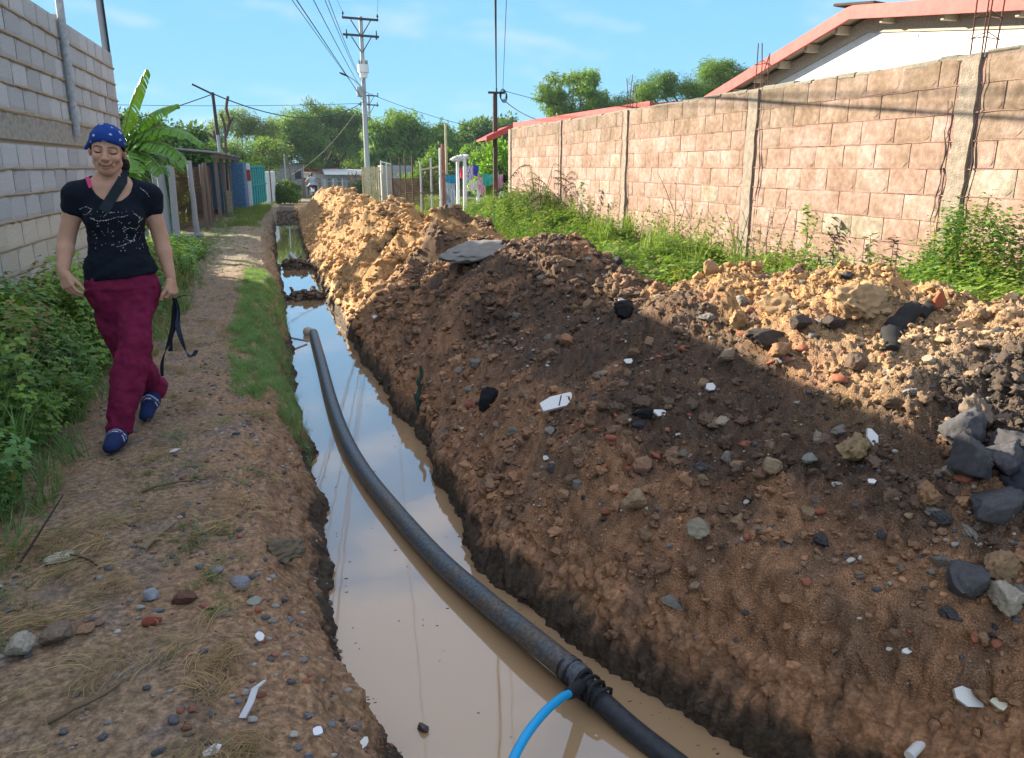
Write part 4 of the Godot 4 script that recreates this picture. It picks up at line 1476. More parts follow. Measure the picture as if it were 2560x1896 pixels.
func beyond(a: Vector3, through: Vector3, z: float) -> Vector3:        # the straight run from a through a point, carried on to depth z
	return a + (through - a) * ((z - a.z) / (through.z - a.z))

func poles_and_cables() -> void:
	rng.seed = 71
	var u := thing("utility_pole", "tall grey electricity pole with two crossarms, white transformer and lamp, nearest along the lane", "utility pole", Vector3(4.50, -0.5, -45))
	utility_pole(u, true)
	var u2 := thing("utility_pole", "more distant electricity pole with crossarms showing just right of the tall near one", "utility pole", Vector3(8.2, -1.6, -78))
	utility_pole(u2, false)
	var top := Vector3(4.50, -0.5, -45)

	# steel pole by the washing
	var bp := thing("steel_pole", "dark brown steel pole with short cross plate and coil of cable at the top", "pole", Vector3(5.53, 0, -21))
	tapered("pole", [Vector3(0, -0.2, 0), Vector3(0, 3.3, 0)], [0.068, 0.062], M.steel_brown if M.has("steel_brown") else grain(mat("steel_brown", lin(0.075, 0.048, 0.038), 0.6), M.blot, 3.0), bp, 14)
	tapered("rusted_foot", [Vector3(0, -0.1, 0), Vector3(0, 0.6, 0), Vector3(0, 1.05, 0)], [0.0705, 0.07, 0.069], M.rusty, bp, 14)
	box_part("cross_plate", Vector3(0.02, 3.26, 0.07), Vector3(0.46, 0.055, 0.05), M.steel_dark, bp, 0.006)
	var coil := MB.new()
	for k in 3:
		var c := []
		for i in 15:
			var a := TAU * i / 14.0
			c.append(Vector3(0.19 + 0.012 * k + 0.085 * cos(a), 3.24 - 0.03 * k + 0.14 * sin(a), 0.10 + 0.015 * k))
		coil.tube(c, 0.011, 5)
	obj("cable_coil", coil, M.cable, bp)
	bar("insulator", Vector3(0.02, 3.31, 0.07), Vector3(0.02, 3.40, 0.07), 0.022, M.steel_dark, bp)

	# thin lamp pole on the left with a bracket, standing against a small concrete stub
	var lp := thing("thin_pole", "thin leaning pole with a slanting bracket at its top on the left of the path", "pole", Vector3(-1.72, 0, -25))
	tapered("pole", [Vector3(0, -0.2, 0), Vector3(-0.03, 1.8, 0), Vector3(-0.07, 3.42, 0)], [0.05, 0.045, 0.04], M.wood_grey, lp)
	tapered("upper_tube", [Vector3(-0.046, 2.3, 0.0), Vector3(-0.072, 3.46, 0)], [0.052, 0.045], M.steel_dark, lp)
	bar("bracket", Vector3(-0.05, 3.40, 0.02), Vector3(-0.60, 3.66, 0.15), 0.028, M.steel_dark, lp)
	var st := box_part("concrete_stub", Vector3(-1.60, -0.05, -24.6), Vector3(0.16, 0.78, 0.16), M.concrete, null, 0.012, 0.2)
	tag(st, "square concrete stub at the foot of the thin leaning pole", "post")
	# the dead branching stem behind it
	var dt := MB.new()
	for s in [[Vector3(0, 0, 0), Vector3(0.06, 1.9, 0), Vector3(0.10, 2.6, 0), Vector3(0.02, 3.0, 0)], [Vector3(0.09, 2.3, 0), Vector3(0.24, 2.75, 0.05), Vector3(0.20, 3.15, 0.1), Vector3(0.28, 3.5, 0.1)], [Vector3(0.04, 1.9, 0), Vector3(-0.2, 2.25, 0), Vector3(-0.42, 2.45, 0.05)], [Vector3(0.2, 2.65, 0.03), Vector3(0.36, 2.9, 0.0)], [Vector3(-0.2, 2.25, 0), Vector3(-0.24, 2.5, -0.1)]]:
		dt.tube(spline(s, 4), 0.042, 6)
	var dts := obj("dead_tree", dt, M.bark)
	dts.position = Vector3(-1.72, -0.05, -26.2)
	tag(dts, "bare dead sapling with forked twigs behind the thin leaning pole", "tree")

	# dark pole at the end of the left block wall
	var wp := thing("dark_pole", "slim dark pole leaning up past the end of the grey block wall", "pole", Vector3(-2.22, 0, -12.25))
	tapered("pole", [Vector3(0.0, 0, 0), Vector3(0.045, 2.0, 0), Vector3(0.02, 4.6, 0)], [0.045, 0.042, 0.036], M.wood_grey, wp, 9)
	tapered("cable", [Vector3(0.10, 1.7, 0.02), Vector3(0.09, 3.0, 0.03), Vector3(0.07, 4.6, 0.02)], [0.014, 0.014, 0.014], M.cable, wp, 5)

	# cables. Those from the tall pole come high over the lane and on past the camera
	var low := top + Vector3(-0.05, 5.3, 0.1)
	for q in [[top + Vector3(-0.9, 9.7, 0.13), Vector3(2.85, 8.45, -38), 0.009, "thin wire from the left insulator of the top crossarm running overhead to the camera"], [top + Vector3(0.88, 9.65, 0.13), Vector3(4.62, 8.55, -38), 0.009, "thin wire from the right insulator of the top crossarm running overhead to the camera"],
		[low, Vector3(0.57, 5.10, -20), 0.014, "thick low cable curving out of the top left of the sky to the tall pole"], [low + Vector3(0, 0.12, 0), Vector3(0.50, 5.05, -20), 0.009, "thin cable close beside the leftmost thick low cable"], [low + Vector3(0.0, 0.5, 0), Vector3(0.95, 5.12, -20), 0.011, "second low cable from the left running from sky top to the tall pole"],
		[low + Vector3(0.02, 0.9, 0), Vector3(1.21, 5.13, -20), 0.009, "third low cable from the left, left one of a close pair"], [low + Vector3(0.02, 1.0, 0), Vector3(1.29, 5.14, -20), 0.009, "fourth low cable from the left, right one of a close pair"]]:
		over(q[0], q[1], q[2], q[3])
	var stub := Vector3(-1.78, 3.42, -25)
	cable(stub, low + Vector3(0, 0.0, 0), 0.75, 0.018, "sagging cable from the thin leaning pole across to the tall electricity pole")
	cable(stub, Vector3(-6.5, 2.3, -27), 0.12, 0.014, "short cable from the thin leaning pole down to the left yard")
	cable(Vector3(-9, 4.4, -45), low + Vector3(-0.1, -0.1, 0), 0.1, 0.012, "faint level cable crossing the sky left of the tall pole")
	cable(low, Vector3(0.45, 0.9, -52), 0.5, 0.012, "cable dropping from the tall pole to the small grey house")
	cable(low + Vector3(0.1, 0.5, 0), Vector3(13.0, 2.6, -38), 0.35, 0.012, "thin cable from the tall pole sloping down to the right behind the trees")
	cable(low + Vector3(0.1, 0.4, 0), Vector3(8.2, 5.2, -78), 0.8, 0.013, "cable from the tall near pole back to the distant pole")
	# the two cables of the brown pole come straight overhead
	cable(Vector3(5.55, 3.40, -20.93), Vector3(-1.6, 3.7, 6.0), 0.18, 0.015, "thick black cable rising straight up the sky from the brown steel pole")
	cable(Vector3(5.72, 3.36, -20.9), Vector3(-1.5, 5.2, 6.2), 0.05, 0.006, "thin cable beside the thick one above the brown steel pole")
	cable(Vector3(5.72, 3.12, -20.9), Vector3(6.4, 2.45, -19.0), 0.10, 0.012, "short cable from the coil on the brown pole down to the red porch roof")
	cable(Vector3(5.74, 3.34, -20.9), Vector3(9.2, 2.6, -20.0), 0.05, 0.007, "thin cable from the brown pole sloping right to the low house roof")

# ---------------------------------------------------------------- trees
func leaf_cluster(sd: int, count: int, long: float, wide: float, droop: float) -> ArrayMesh:
	var r := RandomNumberGenerator.new()
	r.seed = sd
	var m := MB.new()
	for k in count:
		var d := Vector3(r.randfn(), r.randfn() * 0.8, r.randfn()).normalized()
		var p := d * r.randf_range(0.25, 0.95)
		var f := (d * 0.7 + Vector3(r.randfn() * 0.5, -droop + r.randfn() * 0.3, r.randfn() * 0.5)).normalized()
		var s := f.cross(Vector3(r.randfn(), r.randfn(), r.randfn())).normalized()
		var n := s.cross(f).normalized()
		var l := long * r.randf_range(0.7, 1.3)
		var w := wide * r.randf_range(0.7, 1.3)
		var shade := r.randf_range(0.8, 1.2)
		var c := Color(shade, shade, shade * 0.95)
		var mid := p + f * l * 0.45 + n * l * 0.06
		m.tri(p, mid + s * w * 0.5, p + f * l, c)
		m.tri(p, p + f * l, mid - s * w * 0.5, c)
	return m.mesh()

var clusters := {}

func tree(called: String, label: String, at: Vector3, blobs: Array, count: int, size: float, tint: Color, trunk_r: float, style: String, group := "", forks := 5, sd := 1) -> Node3D:
	rng.seed = 900 + sd
	var t := thing(called, label, "tree", at, 0.0, group)
	if not clusters.has(style):
		match style:
			"broad": clusters[style] = leaf_cluster(1, 26, 0.55, 0.30, 0.1)
			"fine": clusters[style] = leaf_cluster(2, 40, 0.36, 0.16, 0.0)
			"droop": clusters[style] = leaf_cluster(3, 30, 0.75, 0.20, 0.9)
			"feather": clusters[style] = leaf_cluster(4, 46, 0.50, 0.10, 0.25)
	# trunk and limbs
	var low := 1e9
	var mid := Vector3.ZERO
	for b in blobs:
		low = minf(low, b[0].y - b[1].y * 0.6)
		mid += b[0] / blobs.size()
	var m := MB.new()
	var fork := Vector3(mid.x * 0.3, maxf(low * 0.8, 0.5), mid.z * 0.3)
	m.tube(spline([Vector3(0, -0.3, 0), fork * 0.55 + Vector3(0.08, 0, 0), fork], 4), [trunk_r * 1.3, trunk_r * 1.2, trunk_r * 1.12, trunk_r * 1.06, trunk_r, trunk_r * 0.96, trunk_r * 0.93, trunk_r * 0.9, trunk_r * 0.86], 9)
	obj("trunk", m, M.bark, t)
	for k in forks:
		var b: Array = blobs[k % blobs.size()]
		var e: Vector3 = b[0] + Vector3(rnd(-0.4, 0.4) * b[1].x, rnd(-0.2, 0.4) * b[1].y, rnd(-0.4, 0.4) * b[1].z)
		var br := MB.new()
		var p := spline([fork - Vector3(0, trunk_r * 0.5, 0), fork.lerp(e, 0.45) + Vector3(rnd(-0.2, 0.2), -0.1 * (e - fork).length(), rnd(-0.2, 0.2)), e], 4)
		var ra := []
		for i in p.size():
			ra.append(trunk_r * lerpf(0.62, 0.10, float(i) / (p.size() - 1)))
		br.tube(p, ra, 6)
		# twigs
		for q in 4:
			var s: Vector3 = p[p.size() / 2 + q % 3]
			br.tube([s, s + Vector3(rnd(-1, 1) * b[1].x * 0.6, rnd(0.1, 0.8) * b[1].y * 0.7, rnd(-1, 1) * b[1].z * 0.6)], [trunk_r * 0.16, trunk_r * 0.05], 4)
		obj("branch", br, M.bark, t)
	# leaves in clumps through the crown
	var total := 0.0
	for b in blobs:
		total += b[1].x * b[1].y + b[1].y * b[1].z + b[1].x * b[1].z
	var where := []
	var tints := []
	for b in blobs:
		var n := int(count * (b[1].x * b[1].y + b[1].y * b[1].z + b[1].x * b[1].z) / total)
		# a crown is built of smaller sprays, each a clump of clusters
		n = int(n * 0.8)
		var sprays := maxi(n / 12, 3)
		for k in sprays:
			var d := Vector3(rng.randfn(), rng.randfn() * 0.9 + 0.15, rng.randfn()).normalized()
			var c: Vector3 = b[0] + d * b[1] * rnd(0.45, 0.98)
			var hue := rnd(0.62, 1.3)
			var sr: float = size * rnd(1.0, 2.2)
			for q in 12:
				var p := c + Vector3(rng.randfn(), rng.randfn() * (0.55 if style != "droop" else 0.9), rng.randfn()) * sr * 0.5
				if style == "droop":
					p.y -= absf(rng.randfn()) * sr * 0.5
				var sc := size * rnd(0.7, 1.45)
				where.append(Transform3D(Basis.from_euler(Vector3(rnd(-0.5, 0.5), rnd(0, TAU), rnd(-0.5, 0.5))).scaled(Vector3.ONE * sc), p))
				var j := hue * rnd(0.85, 1.15)
				tints.append(Color(tint.r * j * rnd(0.9, 1.15), tint.g * j, tint.b * j))
	scatter("crown", clusters[style], M.leaf, where, tints, t)
	return t

func trees() -> void:
	# behind the yards on the left
	tree("tree", "dark leafy tree behind the banana plant and the shed roof", Vector3(-4.3, -0.2, -37), [[Vector3(0, 2.2, 0), Vector3(1.3, 1.1, 1.3)], [Vector3(-1.6, 2.5, 0), Vector3(1.4, 1.2, 1.2)], [Vector3(0.9, 1.7, 0.5), Vector3(0.7, 0.7, 0.8)]], 702, 0.32, Color(0.119, 0.205, 0.047), 0.12, "broad", "", 5, 1)
	tree("tree", "tall airy tree with a see-through crown behind the dead sapling", Vector3(-3.2, -0.7, -62), [[Vector3(0, 5.1, 0), Vector3(1.9, 1.1, 1.5)], [Vector3(1.6, 4.6, 0), Vector3(1.5, 0.8, 1.2)], [Vector3(-0.9, 3.6, 0), Vector3(1.3, 0.9, 1.2)], [Vector3(2.6, 4.1, 0), Vector3(1.0, 0.5, 1.0)]], 436, 0.43, Color(0.207, 0.277, 0.095), 0.17, "fine", "", 8, 2)
	tree("tree", "low spreading tree behind the shed roof left of the big tree", Vector3(-1.8, -0.6, -50), [[Vector3(-1.0, 2.5, 0), Vector3(1.3, 0.7, 1.0)], [Vector3(0.8, 2.6, 0), Vector3(1.5, 0.9, 1.2)], [Vector3(-2.6, 2.1, 0), Vector3(1.0, 0.5, 0.9)]], 624, 0.34, Color(0.191, 0.277, 0.065), 0.13, "fine", "", 6, 3)
	tree("tree", "bright green bush tree against the grey house wall on the left", Vector3(-1.7, -0.55, -49), [[Vector3(0, 1.5, 0), Vector3(0.7, 0.8, 0.7)], [Vector3(0.5, 0.8, 0.6), Vector3(0.6, 0.6, 0.5)]], 296, 0.26, Color(0.271, 0.392, 0.050), 0.06, "broad", "", 4, 4)
	# the big one at the end of the lane
	tree("tree", "biggest tree, a wide dark crown on a forked trunk at the end of the lane", Vector3(3.0, -0.8, -68), [[Vector3(0.2, 5.6, 0), Vector3(2.3, 1.5, 2.2)], [Vector3(-2.2, 4.6, 0.5), Vector3(1.8, 1.5, 1.8)], [Vector3(2.4, 5.2, 0), Vector3(1.9, 1.8, 2.0)], [Vector3(-3.0, 3.2, 1.0), Vector3(1.4, 1.2, 1.4)], [Vector3(-0.3, 4.0, 1.4), Vector3(2.2, 1.3, 1.4)], [Vector3(3.0, 3.4, 0.8), Vector3(1.4, 1.6, 1.5)], [Vector3(-1.2, 2.7, 1.6), Vector3(1.2, 0.7, 1.0)]], 2262, 0.44, Color(0.167, 0.261, 0.050), 0.36, "fine", "", 9, 5)
	tree("tree", "dark tree filling the gap behind the big tree and the tall pole", Vector3(6.5, -0.9, -76), [[Vector3(0, 4.6, 0), Vector3(2.5, 2.0, 1.6)], [Vector3(1.2, 2.4, 0), Vector3(2.2, 1.6, 1.5)], [Vector3(-2.0, 2.6, 0), Vector3(2.0, 1.5, 1.5)]], 1014, 0.47, Color(0.087, 0.156, 0.037), 0.25, "broad", "", 6, 6)
	# behind the right hand yards
	tree("tree", "bushy drooping tree with a spiky top right of the tall pole", Vector3(8.4, -0.7, -58), [[Vector3(0, 3.9, 0), Vector3(1.7, 1.7, 1.5)], [Vector3(-1.5, 2.9, 0.4), Vector3(1.1, 1.7, 1.1)], [Vector3(1.7, 3.2, 0.2), Vector3(1.3, 1.7, 1.3)], [Vector3(0.3, 1.8, 0.8), Vector3(2.2, 1.3, 1.0)], [Vector3(-0.2, 5.4, 0), Vector3(0.7, 0.6, 0.7)], [Vector3(-1.7, 4.7, 0), Vector3(0.6, 0.7, 0.6)]], 1638, 0.39, Color(0.167, 0.269, 0.051), 0.2, "droop", "", 8, 7)
	tree("tree", "slim drooping tree with upright spires, right neighbour of the bushy one", Vector3(11.0, -0.7, -57), [[Vector3(0, 3.1, 0), Vector3(0.9, 1.6, 0.9)], [Vector3(1.1, 2.4, 0), Vector3(0.9, 1.5, 0.9)], [Vector3(0.35, 4.4, 0), Vector3(0.4, 0.8, 0.4)], [Vector3(-0.6, 1.4, 0.4), Vector3(1.0, 1.0, 0.8)]], 780, 0.35, Color(0.159, 0.261, 0.051), 0.13, "droop", "", 6, 8)
	tree("tree", "round dark tree behind the brown steel pole", Vector3(18.0, -0.9, -68), [[Vector3(-1.6, 4.6, 0), Vector3(1.8, 1.6, 1.7)], [Vector3(1.4, 4.7, 0), Vector3(2.0, 1.5, 1.7)], [Vector3(0, 3.0, 0.5), Vector3(2.6, 1.6, 1.5)], [Vector3(3.0, 3.8, 0), Vector3(1.2, 1.2, 1.2)]], 1326, 0.47, Color(0.115, 0.193, 0.047), 0.28, "broad", "", 7, 9)
	tree("tree", "bright light green bushy tree close behind the washing and brown pole", Vector3(6.9, 0, -25.8), [[Vector3(0, 1.5, 0), Vector3(0.62, 0.72, 0.6)], [Vector3(-0.45, 1.0, 0.1), Vector3(0.5, 0.6, 0.5)], [Vector3(0.5, 0.9, 0.1), Vector3(0.6, 0.7, 0.5)]], 624, 0.17, Color(0.231, 0.408, 0.043), 0.06, "broad", "", 5, 10)
	tree("tree", "green shrub tree above the mesh fence left of the tall bare posts", Vector3(7.0, -0.3, -35), [[Vector3(0, 1.6, 0), Vector3(1.3, 0.8, 0.8)], [Vector3(-1.3, 1.1, 0), Vector3(0.8, 0.7, 0.7)], [Vector3(1.6, 1.9, 0), Vector3(1.0, 1.0, 0.8)]], 702, 0.23, Color(0.191, 0.302, 0.058), 0.08, "broad", "", 5, 11)
	tree("tree", "tall tree with layered drooping branches above the low house roof", Vector3(15.0, -0.2, -41), [[Vector3(-1.1, 5.5, 0), Vector3(0.9, 0.5, 0.9)], [Vector3(0.6, 6.0, 0), Vector3(1.1, 0.62, 1.0)], [Vector3(1.5, 5.3, 0), Vector3(0.6, 0.5, 0.7)], [Vector3(-0.2, 4.8, 0.2), Vector3(1.1, 0.8, 1.0)], [Vector3(0.8, 4.1, 0), Vector3(1.0, 0.9, 0.9)], [Vector3(-0.6, 3.6, 0.4), Vector3(1.3, 0.9, 1.0)]], 1014, 0.25, Color(0.199, 0.310, 0.065), 0.18, "droop", "", 9, 12)
	tree("tree", "smaller rounded tree behind the low house roof in the middle", Vector3(18.3, -0.2, -41), [[Vector3(-0.6, 4.7, 0), Vector3(1.1, 0.6, 0.9)], [Vector3(0.9, 4.5, 0), Vector3(1.2, 0.5, 0.9)], [Vector3(0, 3.9, 0), Vector3(1.7, 0.8, 1.0)]], 702, 0.23, Color(0.135, 0.229, 0.055), 0.15, "feather", "", 6, 13)
	tree("tree", "feathery tree leaning out from behind the white gabled house", Vector3(17.2, -0.1, -30), [[Vector3(-2.7, 4.3, 0), Vector3(0.9, 0.5, 0.7)], [Vector3(-1.2, 4.3, 0), Vector3(1.1, 0.5, 0.8)], [Vector3(0.3, 4.9, 0), Vector3(1.4, 0.8, 0.9)], [Vector3(-2.2, 4.8, 0), Vector3(0.35, 0.35, 0.3)], [Vector3(1.8, 4.9, 0), Vector3(1.0, 0.6, 0.8)]], 1014, 0.23, Color(0.159, 0.252, 0.061), 0.15, "feather", "", 7, 14)
	# shrubs inside the yard fence
	for q in [[-2.75, -18.2, 0.62, 21, "dark shrub behind the first grey fence posts"], [-2.6, -20.4, 0.60, 22, "dark shrub behind the brown logs of the yard fence"], [-3.2, -16.6, 0.6, 23, "low green shrub under the banana plant's leaves"]]:
		tree("bush", q[4], Vector3(q[0], 0, q[1]), [[Vector3(0, 0.75, 0), Vector3(q[2], 0.62, q[2])], [Vector3(0.1, 1.2, 0.2), Vector3(0.4, 0.35, 0.4)]], 420, 0.13, Color(0.105, 0.175, 0.05), 0.03, "broad", "", 4, q[3])
	# shrubs along the lane's far left side
	for q in [[-0.12, -42.5, 0.5, 15, "dark round bush by the pale garden wall on the lane's left"], [0.2, -45.0, 0.6, 16, "taller dark bush just beyond the round one on the lane's left"], [5.2, -56.0, 0.55, 17, "light green bush at the foot of the dead creepers right of the shack"]]:
		tree("bush", q[4], Vector3(q[0], -0.45, q[1]), [[Vector3(0, q[2] * 0.8, 0), Vector3(q[2], q[2] * 0.85, q[2])]], 320, 0.17, Color(0.116, 0.195, 0.042), 0.03, "broad", "", 4, q[3])

func banana_leaf(base: Vector3, out: Vector3, long: float, wide: float, rise: float, droop: float, sd: int, col: Color) -> Array:
	var r := RandomNumberGenerator.new()
	r.seed = sd
	var n := 26
	var mid := []
	var dir := out.normalized()
	var p := base
	var ang := rise
	for i in n + 1:
		mid.append(p)
		p += (dir * cos(ang) + Vector3.UP * sin(ang)) * long / n
		ang -= droop / n * (0.4 + 1.2 * i / n)
	var side := dir.cross(Vector3.UP).normalized()
	var m := MB.new()
	for s in [-1.0, 1.0]:
		var gap := 0.0
		for i in n:
			var f0 := float(i) / n
			var f1 := float(i + 1) / n
			var w0 := wide * pow(sin(PI * clampf(f0 * 0.87 + 0.07, 0, 1)), 0.5)
			var w1 := wide * pow(sin(PI * clampf(f1 * 0.87 + 0.07, 0, 1)), 0.5)
			gap = r.randf_range(0.05, 0.35) if r.randf() < 0.12 else 0.0
			var fold := 0.45 + 0.25 * r.randf()
			var k0: Vector3 = (side * s * cos(fold) + Vector3.UP * -sin(fold) * 0.8).normalized()
			var a: Vector3 = mid[i]
			var b: Vector3 = mid[i + 1]
			var tip := (b - a) * (1.0 - gap)
			var sh := r.randf_range(0.88, 1.1)
			var c := Color(col.r * sh, col.g * sh, col.b * sh)
			var lift := Vector3(0, 0.03, 0)
			var m0 := a + k0 * w0 * 0.5 + lift
			var m1 := a + tip + k0 * w1 * 0.5 + lift
			if s > 0:
				m.quad(a, b, m1, m0, c)
				m.quad(m0, m1, a + tip + k0 * w1, a + k0 * w0, c)
			else:
				m.quad(b, a, m0, m1, c)
				m.quad(m1, m0, a + k0 * w0, a + tip + k0 * w1, c)
	var rib := MB.new()
	var ra := []
	for i in n + 1:
		ra.append(lerpf(0.022, 0.004, float(i) / n))
	rib.tube(mid, ra, 5, Color(0.22, 0.28, 0.10))
	return [m, rib]

func banana_plant() -> void:
	var t := thing("banana_plant", "banana plant with long torn leaves behind the end of the grey block wall", "plant", Vector3(-2.55, 0, -14.6))
	for s in [[Vector3(0, -0.1, 0), Vector3(0.02, 1.0, 0), Vector3(0.0, 1.75, 0.0)], [Vector3(-0.35, -0.1, 0.2), Vector3(-0.3, 0.8, 0.2), Vector3(-0.2, 1.3, 0.2)]]:
		var m := MB.new()
		m.tube(spline(s, 4), [0.11, 0.105, 0.10, 0.095, 0.09, 0.085, 0.08, 0.07, 0.055], 10, Color(0.16, 0.18, 0.07))
		obj("stem", m, M.dry, t)
	var g := Color(0.105, 0.23, 0.04)
	var h := Vector3(0.0, 1.75, 0)
	var ls := [[h, Vector3(0.45, 0, 0.1), 1.25, 0.19, 1.25, 0.35, 1], [h, Vector3(1.0, 0, 0.15), 1.15, 0.17, 0.90, 0.85, 2], [h - Vector3(0, 0.03, 0), Vector3(1, 0, 0.25), 1.42, 0.20, 0.66, 1.7, 3], [h - Vector3(0, 0.08, 0), Vector3(0.95, 0, 0.45), 1.25, 0.20, 0.45, 1.75, 4],
		[h - Vector3(0, 0.12, 0), Vector3(0.75, 0, 0.6), 0.95, 0.20, 0.18, 1.5, 5], [h - Vector3(0, 0.1, 0), Vector3(0.3, 0, 1.0), 1.0, 0.2, 0.2, 1.5, 6], [h, Vector3(-0.8, 0, 0.5), 1.2, 0.2, 0.9, 1.3, 7], [h - Vector3(0, 0.1, 0), Vector3(-0.2, 0, -1), 1.2, 0.22, 0.6, 1.4, 8], [h - Vector3(0.05, 0.3, 0), Vector3(0.6, 0, 0.8), 0.8, 0.18, -0.1, 1.3, 9], [h - Vector3(0.05, 0.2, 0), Vector3(0.9, 0, -0.3), 1.1, 0.2, 0.4, 1.7, 10]]
	for l in ls:
		var mm := banana_leaf(l[0], l[1], l[2] * 1.05, l[3] * 1.55, l[4], l[5], 600 + l[6], g * (0.9 + 0.04 * (l[6] % 5)))
		var lf := obj("leaf", mm[0], M.banana_leaf, t)
		obj("midrib", mm[1], M.dry, lf)

# ---------------------------------------------------------------- pipes in the trench
func pipes() -> void:
	var t := thing("black_pipe", "thick black plastic water pipe curving through the flooded trench", "pipe")
	var p := spline([Vector3(0.205, -0.50, -9.35), Vector3(0.23, -0.505, -7.9), Vector3(0.25, -0.505, -6.5), Vector3(0.29, -0.50, -5.5), Vector3(0.365, -0.50, -4.76), Vector3(0.48, -0.495, -4.09), Vector3(0.61, -0.49, -3.47), Vector3(0.745, -0.48, -3.0), Vector3(0.855, -0.47, -2.66), Vector3(0.96, -0.475, -2.37)], 7)
	var m := MB.new()
	m.tube(p, 0.051, 18)
	for i in m.v.size():
		var mud := smoothstep(0.05, 0.4, n_mid.get_noise_3dv(m.v[i] * 2.2) + 0.25 * n_crumb.get_noise_3dv(m.v[i]) + smoothstep(-5.0, -2.2, m.v[i].z) * 0.22)
		m.c[i] = Color(0.135, 0.160, 0.185).lerp(Color(0.20, 0.15, 0.11), mud * 0.65)
	var pl := grain(mat("pipe_plastic", Color.WHITE, 0.42, true), noise_tex(0.02, 4, 0.6, 1.0, 91), 4.0, M.relief, 0.015)
	obj("tube", m, pl, t)
	var e := MB.new()
	e.tube(spline([Vector3(0.96, -0.49, -2.37), Vector3(1.05, -0.515, -2.12), Vector3(1.17, -0.545, -1.88), Vector3(1.32, -0.60, -1.6), Vector3(1.45, -0.66, -1.4)], 5), 0.040, 16)
	obj("narrow_tube", e, grain(mat("old_pipe", lin(0.05, 0.055, 0.065), 0.5), M.blot, 4.0), t)
	# the wrapped joint
	var j := MB.new()
	var a := Vector3(0.925, -0.474, -2.46)
	var b := Vector3(0.995, -0.487, -2.27)
	for k in 7:
		var c := a.lerp(b, k / 6.0)
		var ring := []
		var d := (b - a).normalized()
		var s := d.cross(Vector3.UP).normalized()
		var u := s.cross(d)
		var tilt := 0.35 * sin(k * 2.3)
		for i in 13:
			var q := TAU * i / 12.0
			ring.append(c + (s * cos(q) + u * sin(q)) * (0.047 + 0.003 * sin(k * 1.9) + 0.003 * sin(q * 3.0 + k)) + d * 0.02 * sin(q + k) * tilt)
		j.tube(ring, 0.008 + 0.002 * sin(k * 3.1), 6)
	obj("joint_wrap", j, grain(mat("muddy_rubber", lin(0.045, 0.045, 0.048), 0.6), M.grit, 5.0, M.relief, 0.3), t)
	# float ball at the pipe end
	var ball := MB.new()
	ball.add(icosphere(3), Transform3D(Basis().scaled(Vector3.ONE * 0.062), Vector3.ZERO))
	ball.tube([Vector3(0.045, 0.0, 0.01), Vector3(0.10, -0.005, 0.03)], 0.012, 6)
	var bo := obj("float_ball", ball, grain(mat("ball_plastic", lin(0.50, 0.45, 0.40), 0.5), M.fine, 6.0))
	bo.position = Vector3(0.145, -0.515, -9.5)
	tag(bo, "pale round ball floating at the far end of the black pipe", "ball")
	# blue hose
	var hs := thing("blue_hose", "bright blue hose arching out of the joint of the black pipe at the bottom", "hose")
	var hm := MB.new()
	hm.tube(spline([Vector3(0.92, -0.46, -2.31), Vector3(0.86, -0.415, -2.24), Vector3(0.79, -0.37, -2.165), Vector3(0.70, -0.335, -2.07), Vector3(0.60, -0.32, -1.96), Vector3(0.51, -0.34, -1.85), Vector3(0.42, -0.40, -1.74), Vector3(0.33, -0.5, -1.62), Vector3(0.27, -0.62, -1.5)], 8), 0.0155, 12)
	obj("tube", hm, mat("blue_plastic", lin(0.02, 0.36, 0.72), 0.4), hs)
	var sl := MB.new()
	sl.tube([Vector3(0.935, -0.465, -2.33), Vector3(0.87, -0.42, -2.25), Vector3(0.845, -0.405, -2.225)], [0.026, 0.024, 0.020], 10)
	obj("muddy_sleeve", sl, M.muddy_rubber, hs)
	# specks, seeds and leaf crumbs floating on the water
	rng.seed = 75
	var fw := []
	var ft := []
	for k in 170:
		var z := -1.7 - 9.0 * pow(rng.randf(), 1.6)
		var rim := pow(rng.randf(), 4.0)
		var x := lerpf(pw(left_edge, z) + 0.02, pw(right_edge, z) - 0.02, rim if k % 2 else 1.0 - rim)
		var s := rnd(0.0012, 0.004)
		fw.append(Transform3D(Basis.from_euler(Vector3(0, rnd(0, TAU), 0)).scaled(Vector3(s * rnd(1, 3), s * 0.4, s)), Vector3(x, WATER + 0.001, z)))
		ft.append(Color(0.16, 0.12, 0.08) * rnd(0.5, 2.2))
	var fl := scatter("debris", stone_mesh(1900, 1, 3, 0.1).mesh(), M.stone, fw, ft)
	tag(fl, "specks of straw and dirt floating on the trench water", "debris")
	# odd bits in the water
	var s2 := MB.new()
	s2.tube(spline([Vector3(0.02, -0.53, -18.6), Vector3(0.05, -0.50, -17.9), Vector3(0.13, -0.52, -17.2)], 5), 0.05, 10)
	tag(obj("pipe_piece", s2, M.galvanised), "short grey pipe lying in the far pool of the trench", "pipe")
	var st := MB.new()
	st.tube([Vector3(-0.15, -0.45, -9.0), Vector3(0.12, -0.53, -9.05)], 0.013, 6)
	tag(obj("stick", st, M.wood_grey), "short pale stick poking out of the left bank over the water", "stick")

# ---------------------------------------------------------------- stones, shards and rubble
var stone_kinds := {}

func stone_kind(kind: String, k: int) -> MB:
	var key := "%s%d" % [kind, k]
	if not stone_kinds.has(key):
		match kind:
			"round": stone_kinds[key] = stone_mesh(1000 + k, 2, 6, 0.16, Vector3(1, 0.9, 1))
			"rough": stone_kinds[key] = stone_mesh(1100 + k, 3, 8, 0.38)
			"flat": stone_kinds[key] = stone_mesh(1200 + k, 3, 10, 0.20)
			"sharp": stone_kinds[key] = stone_mesh(1300 + k, 1, 14, 0.05)
	return stone_kinds[key]

